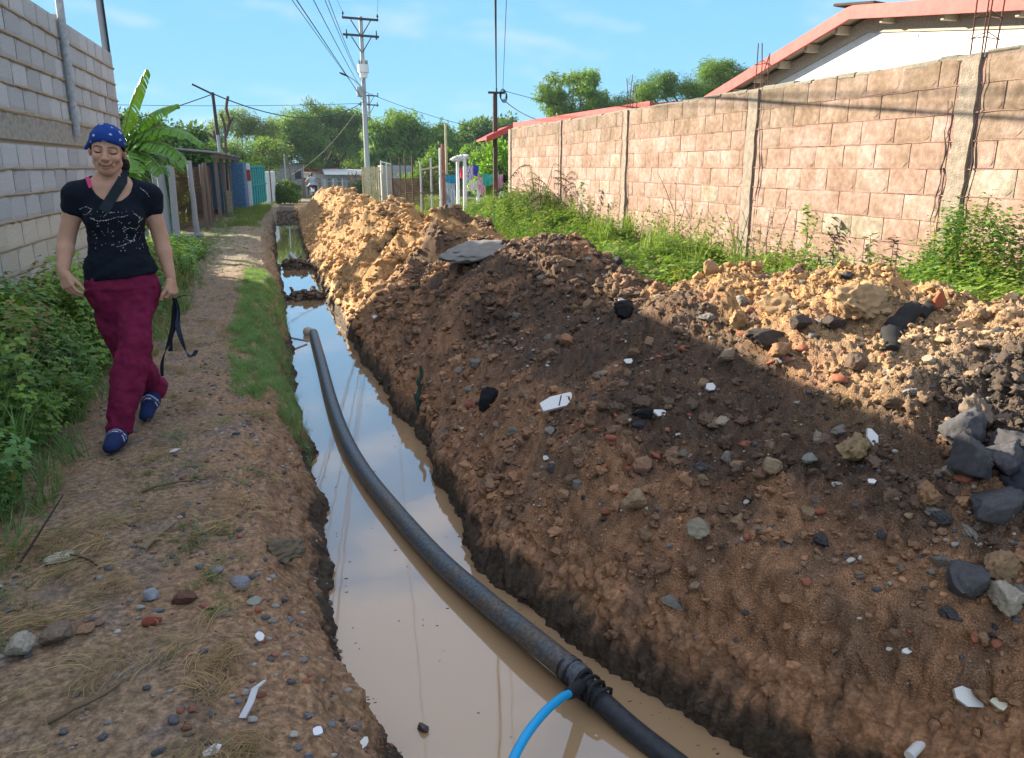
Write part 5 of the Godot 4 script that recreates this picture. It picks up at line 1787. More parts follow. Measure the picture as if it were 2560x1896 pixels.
func rock(called: String, label: String, category: String, x: float, z: float, size: Vector3, col: Color, kind := "flat", k := 0, turn := 0.0, sink := 0.25, tilt := Vector2.ZERO, group := "") -> MeshInstance3D:
	var src := stone_kind(kind, k)
	var gain := 1.22
	var m := MB.new()
	var nz := fn(2.5, 50 + k, 2)
	for i in src.v.size():
		var c := 1.0 + 0.28 * nz.get_noise_3dv(src.v[i] * 2.0) + (0.08 if kind == "round" else 0.0)
		m.vert(src.v[i] * size, src.n[i], Color(col.r * c, col.g * c, col.b * c) * gain)
	m.ix = src.ix.duplicate()
	m.smooth()
	var o := obj(called, m, M.stone)
	o.position = Vector3(x, height(x, z) + size.y * (1.0 - 2.0 * sink), z)
	o.rotation = Vector3(tilt.x, turn, tilt.y)
	tag(o, label, category, group)
	return o

func shard(called: String, label: String, category: String, x: float, z: float, outline: Array, thick: float, col: Color, tilt: Vector3, group := "", lift := 0.006) -> MeshInstance3D:
	var m := MB.new()
	var n := outline.size()
	var mid := Vector3.ZERO
	for q in outline:
		mid += Vector3(q.x, 0, q.y) / n
	var up := Vector3(0, thick / 2, 0)
	for i in n:
		var a := Vector3(outline[i].x, 0, outline[i].y)
		var b := Vector3(outline[(i + 1) % n].x, 0, outline[(i + 1) % n].y)
		m.tri_from(mid + up, a + up, b + up, mid, col)
		m.tri_from(mid - up, a - up, b - up, mid, col)
		m.quad_from(a + up, b + up, b - up, a - up, mid, Color(col.r * 0.7, col.g * 0.62, col.b * 0.55))
	var o := obj(called, m, M.cloth)
	o.position = Vector3(x, height(x, z) + lift, z)
	o.rotation = tilt
	tag(o, label, category, group)
	return o

func polygon(n: int, rx: float, rz: float, sd: int) -> Array:
	var r := RandomNumberGenerator.new()
	r.seed = sd
	var out := []
	for i in n:
		var a := TAU * (i + r.randf_range(-0.3, 0.3)) / n
		var k := r.randf_range(0.75, 1.1)
		out.append(Vector2(cos(a) * rx * k, sin(a) * rz * k))
	return out

func heap_stones() -> void:
	rng.seed = 81
	var tan_ := Color(0.34, 0.23, 0.14)
	var grey := Color(0.26, 0.24, 0.21)
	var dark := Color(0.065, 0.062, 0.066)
	rock("stone", "large rounded tan stone in the middle of the heap's lower slope", "stone", 1.340, -2.780, Vector3(0.088, 0.052, 0.062), tan_, "flat", 0, 0.2, 0.12)
	rock("stone", "pointed reddish tan stone just above the large rounded tan one", "stone", 1.440, -2.930, Vector3(0.048, 0.05, 0.042), Color(0.33, 0.19, 0.12), "flat", 1, 0.8, 0.1)
	rock("stone", "half grey, half tan flat stone right of the large rounded tan one", "stone", 1.450, -2.420, Vector3(0.066, 0.038, 0.05), Color(0.30, 0.26, 0.19), "flat", 2, 0.5, 0.1, Vector2(0.25, -0.1))
	rock("stone", "long thin grey stone lying low on the slope above the water", "stone", 1.310, -2.350, Vector3(0.065, 0.022, 0.028), grey, "flat", 3, -0.7, 0.1, Vector2(0.2, -0.4))
	rock("stone", "small tan stone touching the right end of the long thin grey one", "stone", 1.380, -2.310, Vector3(0.032, 0.022, 0.022), Color(0.32, 0.24, 0.16), "flat", 4, 0.3, 0.1)
	var g := "dark boulders at the right edge of the heap"
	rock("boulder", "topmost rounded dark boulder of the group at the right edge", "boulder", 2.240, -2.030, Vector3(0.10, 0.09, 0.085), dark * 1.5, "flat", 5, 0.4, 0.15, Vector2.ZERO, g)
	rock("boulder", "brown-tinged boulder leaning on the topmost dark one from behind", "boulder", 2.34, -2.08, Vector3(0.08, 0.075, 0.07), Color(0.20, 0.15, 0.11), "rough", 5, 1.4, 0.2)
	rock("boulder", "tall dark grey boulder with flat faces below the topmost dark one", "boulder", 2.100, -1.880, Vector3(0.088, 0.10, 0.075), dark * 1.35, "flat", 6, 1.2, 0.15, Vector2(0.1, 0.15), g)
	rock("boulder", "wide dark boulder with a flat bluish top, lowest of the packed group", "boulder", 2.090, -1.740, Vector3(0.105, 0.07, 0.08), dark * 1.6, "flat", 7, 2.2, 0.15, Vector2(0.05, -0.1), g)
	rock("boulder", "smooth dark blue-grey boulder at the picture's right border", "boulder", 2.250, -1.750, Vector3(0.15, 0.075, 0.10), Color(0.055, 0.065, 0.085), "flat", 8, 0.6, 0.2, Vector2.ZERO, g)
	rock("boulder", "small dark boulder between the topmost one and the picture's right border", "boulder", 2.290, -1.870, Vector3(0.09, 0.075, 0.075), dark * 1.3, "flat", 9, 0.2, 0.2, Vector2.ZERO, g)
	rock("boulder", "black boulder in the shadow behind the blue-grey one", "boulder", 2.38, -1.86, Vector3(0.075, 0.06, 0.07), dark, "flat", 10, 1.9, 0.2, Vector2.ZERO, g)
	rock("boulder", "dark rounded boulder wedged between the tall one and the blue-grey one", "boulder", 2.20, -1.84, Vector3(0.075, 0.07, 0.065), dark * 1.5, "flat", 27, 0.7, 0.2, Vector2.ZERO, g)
	rock("boulder", "dark tilted boulder standing alone below the packed group", "boulder", 1.910, -1.640, Vector3(0.072, 0.078, 0.058), dark * 1.5, "flat", 11, 0.9, 0.12, Vector2(-0.2, 0.25), g)
	rock("stone", "whitish grey stone nearest the lower right, under the tan lump", "stone", 1.975, -1.560, Vector3(0.06, 0.055, 0.055), Color(0.42, 0.37, 0.29), "flat", 12, 0.4, 0.15)
	rock("clod", "knobbly orange tan lump resting on the whitish grey stone", "clod", 2.015, -1.625, Vector3(0.062, 0.05, 0.05), Color(0.33, 0.21, 0.12), "rough", 0, 0.4, 0.2)
	rock("clod", "orange clod left of the tall dark boulder", "clod", 1.980, -1.900, Vector3(0.055, 0.04, 0.045), Color(0.33, 0.19, 0.10), "rough", 1, 0.4, 0.25)
	rock("clod", "broad yellowish clod in the middle of the right slope", "clod", 1.960, -2.240, Vector3(0.085, 0.062, 0.062), Color(0.32, 0.225, 0.12), "rough", 2, 0.9, 0.25)
	rock("clod", "pale upright clod left of the broad yellowish one", "clod", 1.760, -2.450, Vector3(0.042, 0.046, 0.038), Color(0.34, 0.25, 0.16), "flat", 13, 1.9, 0.2)
	rock("stone", "pale greenish grey stone between two clods on the right slope", "stone", 1.870, -2.370, Vector3(0.045, 0.027, 0.034), Color(0.27, 0.27, 0.23), "flat", 14, 0.9, 0.15)
	rock("stone", "small orange stone near the charred pieces in the middle of the heap", "stone", 1.660, -4.510, Vector3(0.06, 0.05, 0.05), Color(0.38, 0.20, 0.11), "flat", 15, 0.2, 0.15)
	rock("concrete_slab", "big grey slab of broken concrete lying tilted on the heap's far ridge", "slab", 1.800, -7.360, Vector3(0.44, 0.075, 0.27), Color(0.26, 0.245, 0.22), "flat", 16, 0.25, 0.18, Vector2(0.18, 0.16))
	rock("stone", "long flat grey-brown stone pointing up the slope at the shadow's edge", "stone", 2.020, -3.240, Vector3(0.12, 0.032, 0.045), Color(0.27, 0.20, 0.14), "flat", 17, 0.35, 0.12, Vector2(0.1, 0.1))
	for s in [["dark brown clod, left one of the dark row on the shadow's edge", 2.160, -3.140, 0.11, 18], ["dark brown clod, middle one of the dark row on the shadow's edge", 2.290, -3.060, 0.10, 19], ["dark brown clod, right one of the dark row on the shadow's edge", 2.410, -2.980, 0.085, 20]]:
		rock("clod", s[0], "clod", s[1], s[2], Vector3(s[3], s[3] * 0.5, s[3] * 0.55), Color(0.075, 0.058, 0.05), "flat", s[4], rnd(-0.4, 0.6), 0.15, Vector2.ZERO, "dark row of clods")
	rock("clod", "orange brown flat clod in front of the dark row", "clod", 2.140, -2.980, Vector3(0.10, 0.035, 0.05), Color(0.30, 0.16, 0.08), "flat", 21, 0.5, 0.15)
	rock("clod", "large smooth tan clod in sunlight on the upper right of the heap", "clod", 2.550, -3.010, Vector3(0.15, 0.085, 0.11), Color(0.42, 0.27, 0.14), "rough", 3, 0.3, 0.3)
	rock("clod", "large tan clod highest up on the sunny pile", "clod", 2.70, -3.10, Vector3(0.115, 0.07, 0.085), Color(0.46, 0.30, 0.14), "rough", 4, 1.3, 0.3)
	rock("clod", "square tan clod with a shadowed right side, centre of the sunny pile", "clod", 2.35, -3.35, Vector3(0.10, 0.085, 0.08), Color(0.42, 0.27, 0.14), "rough", 6, 2.0, 0.25)
	rock("clod", "tan clod left of the square one, near the shadow's edge", "clod", 2.20, -3.45, Vector3(0.075, 0.065, 0.07), Color(0.40, 0.26, 0.13), "rough", 7, 0.9, 0.25)
	rock("clod", "grey-brown clod half in shade at the shadow's edge", "clod", 2.28, -2.66, Vector3(0.05, 0.055, 0.045), Color(0.17, 0.12, 0.085), "flat", 22, 0.4, 0.15)
	rock("clod", "orange clod standing up on the crest left of the sunny pile", "clod", 2.55, -4.35, Vector3(0.05, 0.07, 0.05), Color(0.42, 0.26, 0.13), "flat", 23, 0.7, 0.2)
	rock("brick_piece", "broken red brick piece standing upright near the top of the sunny pile", "brick", 2.960, -2.960, Vector3(0.042, 0.065, 0.032), Color(0.34, 0.10, 0.05), "sharp", 0, 0.5, 0.1, Vector2(0.15, -0.3))
	# curled strip of black asphalt
	var asp := MB.new()
	var ap := spline([Vector3(2.42, 0, -2.62), Vector3(2.55, 0, -2.78), Vector3(2.68, 0, -2.86), Vector3(2.84, 0, -2.86)], 5)
	var ar := []
	for i in ap.size():
		ap[i].y = height(ap[i].x, ap[i].z) + 0.025
		ar.append(0.045 * (0.5 + 0.6 * sin(PI * (i + 1.0) / (ap.size() + 1.0))) * rnd(0.8, 1.2))
	asp.tube(ap, ar, 7, Color(0.04, 0.036, 0.036), 0.6)
	tag(obj("asphalt_strip", asp, M.stone), "curved black strip of broken asphalt beside the upright brick piece", "asphalt")
	rock("char", "charred black piece of wood lying across the middle of the heap", "charcoal", 1.560, -3.170, Vector3(0.075, 0.025, 0.03), Color(0.016, 0.016, 0.018), "flat", 24, -0.1, 0.1)
	rock("char", "black angular lump beside the white fragment up on the heap", "charcoal", 1.950, -4.320, Vector3(0.10, 0.07, 0.07), Color(0.022, 0.02, 0.022), "flat", 25, 0.4, 0.2)
	rock("char", "black upright lump left of the small red stone on the heap", "charcoal", 1.13, -4.50, Vector3(0.09, 0.08, 0.05), Color(0.022, 0.022, 0.026), "flat", 26, 0.5, 0.25, Vector2(0, 0.5))
	rock("stone", "small red stone beside the black upright lump", "stone", 1.07, -4.75, Vector3(0.05, 0.04, 0.04), Color(0.36, 0.11, 0.09), "sharp", 3, 0.5, 0.2)
	# rag
	var rag := MB.new()
	var rp := []
	for i in 9:
		var f := i / 8.0
		rp.append(Vector3(0.86 + 0.06 * f + 0.012 * sin(i * 2.2), -0.40 + 0.33 * f, -5.72 - 0.05 * f))
	rag.tube(rp, [0.03, 0.045, 0.05, 0.04, 0.036, 0.045, 0.04, 0.034, 0.02], 7, Color(0.035, 0.075, 0.055), 0.4, Vector3.RIGHT)
	tag(obj("rag", rag, M.fabric), "torn dark green rag hanging from the trench's right side over the water", "rag")

	# white broken china and plaster
	var w := Color(0.68, 0.68, 0.67)
	var sh := shard("china_shard", "largest white shard on the mid slope, crossed by a dark line", "shard", 1.320, -3.720, [Vector2(-0.11, 0.03), Vector2(-0.10, -0.03), Vector2(-0.02, -0.055), Vector2(0.10, -0.05), Vector2(0.12, -0.02), Vector2(0.03, 0.035)], 0.014, w, Vector3(0.45, 0.25, 0.12), "", 0.05)
	var cut := MB.new()
	cut.box(Transform3D(Basis.from_euler(Vector3(0, 0.9, 0)), Vector3(0.015, 0.0075, -0.01)), Vector3(0.085, 0.002, 0.006), 0.0)
	obj("dark_line", cut, M.cable, sh)
	var rk2 := [["white shard near the dark clods in the middle of the heap", 1.890, -3.160, 0.035, 0.030, 5], ["small white shard with a pointed top, lower left of the dark lump field", 1.620, -3.140, 0.036, 0.022, 6], ["white angular shard on the right slope above the broad yellowish clod", 2.020, -2.230, 0.026, 0.042, 7], ["white round fragment against the black lump high on the heap", 2.000, -4.470, 0.045, 0.032, 8], ["biggest flat white plaster piece at the lower right", 1.850, -1.520, 0.058, 0.042, 9], ["cream white sliver right of the biggest plaster piece", 1.895, -1.460, 0.026, 0.022, 10],
		["thin white sliver high in the lower right corner", 1.750, -1.670, 0.024, 0.010, 11], ["tiny white fragment on the left slope near the trench", 1.160, -3.450, 0.018, 0.014, 12], ["tiny white fragment above the broken red bricks on the right", 1.890, -2.060, 0.016, 0.010, 13], ["tiny white fragment left of the dark clods", 1.750, -3.790, 0.028, 0.02, 14], ["white fragment near the slab above the trench's far bend", 0.84, -8.2, 0.05, 0.04, 15]]
	for q in rk2:
		shard("china_shard", q[0], "shard", q[1], q[2], polygon(6, q[3], q[4], 700 + q[5]), 0.010, w if q[5] != 10 else Color(0.62, 0.58, 0.44), Vector3(rnd(0.5, 1.0), rnd(-0.5, 0.5), rnd(-0.2, 0.2)), "", 0.018)
	var tube := MB.new()
	tube.tube([Vector3(-0.05, 0, 0.02), Vector3(0.05, 0.012, -0.02)], 0.016, 9, w)
	var to := obj("white_tube_piece", tube, M.cloth)
	to.position = Vector3(1.745, height(1.745, -1.57) + 0.02, -1.57)
	tag(to, "half-round white tube fragment left of the biggest plaster piece", "shard")

	# red brick crumbs, one kind, nothing tells them apart
	for k in 34:
		var x := rnd(1.2, 2.3)
		var z := rnd(-1.35, -3.6)
		if x < pw(right_edge, z) + 0.2:
			continue
		var s := rnd(0.014, 0.032)
		rock("brick_piece", "small red brick crumb in the rubble on the heap's slope", "brick", x, z, Vector3(s * rnd(1.0, 1.7), s * 0.7, s), Color(0.34, 0.12, 0.07) * rnd(0.8, 1.2), "sharp", k % 5, rnd(0, 3), 0.2, Vector2(rnd(-0.4, 0.4), rnd(-0.4, 0.4)), "red brick crumbs on the heap")
	# middling stones
	for k in 260:
		var z := -1.15 - 5.0 * pow(rng.randf(), 2.2)
		var x := rnd(pw(right_edge, z) + 0.2, 3.0)
		var s := rnd(0.012, 0.030) * (1.0 + 0.15 * absf(z))
		var pk := rng.randf()
		var c := Color(0.28, 0.18, 0.105) if pk < 0.45 else (Color(0.24, 0.215, 0.185) if pk < 0.72 else (Color(0.08, 0.076, 0.08) if pk < 0.9 else Color(0.36, 0.29, 0.21)))
		rock("stone", "small earthy stone half sunk in the slope of the heap", "stone", x, z, Vector3(s * rnd(0.9, 1.5), s * rnd(0.6, 0.9), s), c * rnd(0.75, 1.2), "flat" if k % 3 else "rough", k % 7, rnd(0, 3), 0.42, Vector2(rnd(-0.3, 0.3), rnd(-0.3, 0.3)), "small stones in the heap")
	# loose clods and crumbs that nobody could count
	var wh := [[], [], [], []]
	var ti := [[], [], [], []]
	for k in 24000:
		var z := -1.0 - 21.0 * pow(rng.randf(), 2.1)
		var re := pw(right_edge, z)
		var x := rnd(re + 0.04, pw(crest_at, z) + 0.85)
		var cl := clods(x, z)
		if rng.randf() > (cl * 0.9 + 0.18) * (1.0 - 0.5 * smoothstep(-7.0, -12.0, z)):
			continue
		var h := height(x, z)
		var s := (0.006 + 0.026 * pow(rng.randf(), 4.5)) * (1.0 + 0.055 * absf(z)) * (0.7 + 0.5 * cl)
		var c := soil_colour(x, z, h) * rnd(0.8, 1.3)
		var q := k % 4
		wh[q].append(Transform3D(Basis.from_euler(Vector3(rnd(0, 6), rnd(0, 6), rnd(0, 6))).scaled(Vector3(s * rnd(0.8, 1.4), s * rnd(0.7, 1.0), s)), Vector3(x, h + s * 0.25, z)))
		ti[q].append(c)
	var hp := find_child("earth_heap", false, false)
	for q in 4:
		scatter("loose_clods", stone_mesh(1500 + q, 2, 8, 0.75).mesh(), M.stone, wh[q], ti[q], hp)
	# grit: pebbles and crumbs of many colours over the near slope
	var gw := []
	var gt := []
	var cs := [Color(0.30, 0.27, 0.24), Color(0.10, 0.105, 0.12), Color(0.32, 0.22, 0.14), Color(0.34, 0.13, 0.08), Color(0.50, 0.47, 0.43), Color(0.17, 0.17, 0.17), Color(0.05, 0.05, 0.052)]
	for k in 17000:
		var z := -1.0 - 5.5 * pow(rng.randf(), 1.7)
		var x := rnd(pw(right_edge, z) + 0.12, 2.9)
		if n_patch2.get_noise_2d(x * 2.0, z * 2.0 + 5.0) < rnd(-0.5, 0.35):
			continue
		var s := 0.003 + 0.012 * pow(rng.randf(), 3.0)
		gw.append(Transform3D(Basis.from_euler(Vector3(rnd(-0.6, 0.6), rnd(0, 6), rnd(-0.6, 0.6))).scaled(Vector3(s * rnd(0.9, 1.6), s * 0.8, s)), Vector3(x, height(x, z) + s * 0.3, z)))
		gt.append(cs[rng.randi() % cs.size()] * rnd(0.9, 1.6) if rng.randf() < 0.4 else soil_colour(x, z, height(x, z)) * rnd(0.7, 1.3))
	scatter("grit", stone_mesh(1600, 1, 7, 0.1).mesh(), M.stone, gw, gt, hp)

func left_stones() -> void:
	rng.seed = 82
	rock("stone", "whitish angular stone in the straw at the lower left", "stone", -0.865, -2.35, Vector3(0.06, 0.042, 0.05), Color(0.46, 0.40, 0.32), "flat", 0, 0.3, 0.15)
	rock("stone", "brown stone right of the whitish angular one at the lower left", "stone", -0.775, -2.40, Vector3(0.055, 0.04, 0.05), Color(0.24, 0.18, 0.13), "flat", 4, 0.9, 0.2)
	rock("stone", "small orange stone behind the whitish one at the lower left", "stone", -0.70, -2.42, Vector3(0.035, 0.022, 0.026), Color(0.36, 0.21, 0.13), "flat", 1, 0.9, 0.2)
	rock("stone", "flat white stone lying in the straw further up the left bank", "stone", -0.90, -2.96, Vector3(0.06, 0.018, 0.038), Color(0.52, 0.48, 0.38), "flat", 6, 0.4, 0.15)
	rock("pebble", "smooth oval blue-grey pebble near the lip of the trench", "pebble", -0.26, -2.68, Vector3(0.036, 0.026, 0.05), Color(0.25, 0.26, 0.29), "round", 0, 0.5, 0.2)
	rock("pebble", "smaller pale pebble beside the oval blue-grey one", "pebble", -0.345, -2.74, Vector3(0.028, 0.018, 0.022), Color(0.27, 0.27, 0.27), "round", 1, 0.2, 0.2)
	rock("pebble", "pale green-grey round pebble below the oval blue-grey one", "pebble", -0.21, -2.53, Vector3(0.028, 0.02, 0.023), Color(0.33, 0.34, 0.28), "round", 2, 0.2, 0.2)
	rock("pebble", "grey pebble next to the dark red stones on the left bank", "pebble", -0.54, -2.58, Vector3(0.028, 0.024, 0.025), Color(0.30, 0.31, 0.34), "round", 3, 0.2, 0.15)
	rock("stone", "dark red stone among pebbles on the left bank", "stone", -0.43, -2.56, Vector3(0.045, 0.03, 0.035), Color(0.17, 0.085, 0.06), "flat", 8, 0.2, 0.2)
	rock("brick_piece", "thin red tile shard lying by the dark red stone", "brick", -0.35, -2.52, Vector3(0.042, 0.010, 0.018), Color(0.38, 0.15, 0.11), "sharp", 1, -0.6, 0.1)
	rock("brick_piece", "flat maroon brick piece on the left bank below the grey pebble", "brick", -0.51, -2.42, Vector3(0.042, 0.018, 0.028), Color(0.28, 0.07, 0.05), "sharp", 2, 0.3, 0.15)
	rock("brick_piece", "orange red chip by the trench lip below the pale green-grey pebble", "brick", -0.19, -2.46, Vector3(0.018, 0.012, 0.014), Color(0.42, 0.14, 0.07), "sharp", 4, 0.3, 0.1)
	rock("clod", "flat-topped lump of earth overhanging the trench on the left bank", "clod", -0.13, -3.06, Vector3(0.12, 0.05, 0.09), Color(0.20, 0.15, 0.10), "rough", 8, 0.3, 0.3)
	var st := MB.new()
	st.ribbon([Vector3(0, 0, 0), Vector3(0.022, 0.022, -0.03), Vector3(0.035, 0.04, -0.065), Vector3(0.06, 0.045, -0.085)], [Vector3(0.8, 0.2, 0.5), Vector3(0.8, 0.2, 0.5), Vector3(0.8, 0.3, 0.4), Vector3(0.4, 0.3, 0.3)], 0.011, 0.003, Color(0.62, 0.63, 0.66))
	var so := obj("plastic_strip", st, M.cloth)
	so.position = Vector3(-0.215, height(-0.215, -1.92) + 0.006, -1.90)
	tag(so, "bent white plastic strip standing on the left bank", "strip")
	shard("paper_scrap", "white scrap cut by the bottom edge of the picture on the left bank", "paper", -0.28, -1.765, polygon(5, 0.026, 0.02, 31), 0.004, Color(0.75, 0.75, 0.80), Vector3(0.2, 0.4, 0.1), "", 0.012)
	shard("paper_scrap", "crumpled white tissue low down above the trench's left edge", "paper", -0.02, -1.80, polygon(9, 0.014, 0.014, 32), 0.012, Color(0.78, 0.78, 0.82), Vector3(0.5, 0.4, 0.2), "", 0.012)
	shard("paper_scrap", "torn white paper bits in the gravel near the trench lip", "paper", -0.18, -2.30, polygon(9, 0.014, 0.02, 33), 0.006, Color(0.78, 0.78, 0.80), Vector3(0.5, 0.4, 0.2), "", 0.012)
	shard("shell", "white half shell at the very bottom beside the water", "shell", 0.10, -1.93, polygon(8, 0.024, 0.013, 34), 0.008, Color(0.66, 0.64, 0.60), Vector3(0.3, 0.9, 0.2), "", 0.015)
	shard("paper_scrap", "pale flat scrap on the path in front of the woman's feet", "paper", -0.64, -4.03, polygon(5, 0.03, 0.02, 35), 0.004, Color(0.60, 0.56, 0.55), Vector3(0.1, 0.4, 0.1), "", 0.008)
	# stones in and by the water
	rock("stone", "small stone breaking the water surface near the bottom", "stone", 0.34, -2.36, Vector3(0.022, 0.03, 0.022), Color(0.14, 0.125, 0.12), "flat", 9, 0.4, 0.0).position.y = -0.545
	rock("stone", "rough wet stone at the foot of the blue hose", "stone", 0.58, -1.93, Vector3(0.05, 0.05, 0.045), Color(0.16, 0.135, 0.12), "rough", 9, 0.4, 0.0).position.y = -0.55
	rock("stone", "submerged dark stone right of the blue hose", "stone", 0.80, -2.0, Vector3(0.032, 0.02, 0.025), Color(0.13, 0.10, 0.08), "flat", 11, 0.4, 0.0).position.y = -0.55
	# pebbles you could pick up
	for k in 28:
		var z := rnd(-1.7, -3.4)
		var x := rnd(-1.0, pw(left_edge, z) - 0.22)
		if n_patch2.get_noise_2d(x * 2.2 + 3.0, z * 2.2) < -0.15:
			continue
		var s := rnd(0.010, 0.021)
		var c: Color = [Color(0.20, 0.21, 0.24), Color(0.13, 0.14, 0.16), Color(0.24, 0.20, 0.16), Color(0.27, 0.18, 0.12)][k % 4]
		rock("pebble", "small river pebble in the gravel of the left bank", "pebble", x, z, Vector3(s * rnd(1.0, 1.4), s * 0.75, s), c * rnd(0.8, 1.2), "round", k % 6, rnd(0, 3), 0.2, Vector2.ZERO, "river pebbles on the left bank")
	var gw := []
	var gt := []
	var cs := [Color(0.22, 0.22, 0.23), Color(0.11, 0.115, 0.13), Color(0.27, 0.20, 0.14), Color(0.32, 0.14, 0.09), Color(0.40, 0.37, 0.33), Color(0.16, 0.15, 0.15)]
	for k in 5200:
		var z := -1.3 - 5.0 * pow(rng.randf(), 1.5)
		var x := rnd(-1.3, pw(left_edge, z) + 0.05)
		var d := n_patch2.get_noise_2d(x * 1.6 + 3.0, z * 1.6) + smoothstep(1.1, 0.3, pw(left_edge, z) - x) * 0.45
		if d < rnd(0.0, 0.6):
			continue
		var s := 0.003 + 0.011 * pow(rng.randf(), 2.6)
		gw.append(Transform3D(Basis.from_euler(Vector3(rnd(-0.4, 0.4), rnd(0, 6), rnd(-0.4, 0.4))).scaled(Vector3(s * rnd(1.0, 1.6), s * 0.75, s)), Vector3(x, height(x, z) + s * 0.3, z)))
		gt.append(cs[rng.randi() % cs.size()] * rnd(0.9, 1.6))
	var g := scatter("gravel", stone_mesh(1700, 1, 4, 0.08).mesh(), M.stone, gw, gt)
	tag(g, "loose gravel of mixed colours spread over the left bank", "gravel")
	# crumbled mud dams across the trench
	var mw := []
	var mt := []
	for k in 1300:
		var which := rng.randf()
		var z := (-12.3 + rng.randfn() * 0.35) if which < 0.3 else ((-16.3 + rng.randfn() * 0.6) if which < 0.6 else rnd(-26.0, -35.0))
		var x := rnd(pw(left_edge, z) - 0.02, pw(right_edge, z) + 0.05)
		var s := rnd(0.015, 0.06)
		mw.append(Transform3D(Basis.from_euler(Vector3(rnd(0, 6), rnd(0, 6), 0)).scaled(Vector3(s, s * 0.7, s)), Vector3(x, height(x, z) + s * 0.2, z)))
		mt.append(Color(0.11, 0.08, 0.06) * rnd(0.6, 1.7))
	var md := scatter("mud_clods", stone_mesh(1800, 2, 6, 0.4).mesh(), M.stone, mw, mt)
	tag(md, "dark wet mud clods damming the trench between the pools", "mud")

# ---------------------------------------------------------------- weeds, grass and straw
func blade_tuft(sd: int, n: int, spread: float, lean: float, w: float) -> ArrayMesh:
	var r := RandomNumberGenerator.new()
	r.seed = sd
	var m := MB.new()
	for k in n:
		var a := r.randf() * TAU
		var p := Vector3(cos(a), 0, sin(a)) * spread * r.randf()
		var b := r.randf() * TAU
		var d := Vector3(cos(b), 0, sin(b))
		var h := r.randf_range(0.5, 1.0)
		var s := d.cross(Vector3.UP) * w
		var q := p + Vector3(0, h * 0.6, 0) + d * lean * 0.35 * h
		var t := p + Vector3(0, h, 0) + d * lean * h
		var sh := r.randf_range(0.8, 1.2)
		var c := Color(sh, sh, sh * 0.9)
		m.quad(p - s, p + s, q + s * 0.7, q - s * 0.7, c)
		m.tri(q - s * 0.7, q + s * 0.7, t, c)
	return m.mesh()

func leafy_sprig(sd: int, leaves: int, leaf: float, tall: float, three := true) -> ArrayMesh:     # a soft stem with leaves in threes
	var r := RandomNumberGenerator.new()
	r.seed = sd
	var m := MB.new()
	var lean := Vector3(r.randf_range(-0.3, 0.3), 0, r.randf_range(-0.3, 0.3))
	for k in leaves:
		var f := (k + 0.7) / leaves
		var p := Vector3(lean.x * f * f, tall * f, lean.z * f * f)
		var a := k * 2.4 + r.randf()
		var out := Vector3(cos(a), r.randf_range(0.1, 0.5), sin(a)).normalized()
		var stalk := p + out * r.randf_range(0.5, 1.0) * leaf * 1.6
		var w := Vector3.UP.cross(out).normalized() * leaf * 0.03
		m.quad(p - w, p + w, stalk + w, stalk - w, Color(0.8, 1.0, 0.7))
		for q in (3 if three else 1):
			var b := a + (q - 1 if three else 0) * 1.25
			var f2 := Vector3(cos(b), r.randf_range(-0.5, 0.15), sin(b)).normalized()
			var s := f2.cross(Vector3.UP).normalized()
			var n := s.cross(f2).normalized()
			if n.y < 0:
				n = -n
			var l := leaf * r.randf_range(0.8, 1.25)
			var sh := r.randf_range(0.75, 1.25)
			var c := Color(sh, sh, sh * 0.9)
			var e := stalk + f2 * l
			var m1 := stalk + f2 * l * 0.4 + s * l * 0.36 + n * l * 0.07
			var m2 := stalk + f2 * l * 0.4 - s * l * 0.36 + n * l * 0.07
			var g1 := stalk + f2 * l * 0.78 + s * l * 0.22 + n * l * 0.03
			var g2 := stalk + f2 * l * 0.78 - s * l * 0.22 + n * l * 0.03
			var c0 := stalk + f2 * l * 0.45
			m.quad(stalk, c0, g1, m1, c)
			m.tri(c0, e, g1, c)
			m.quad(stalk, m2, g2, c0, c)
			m.tri(c0, g2, e, c)
	return m.mesh()

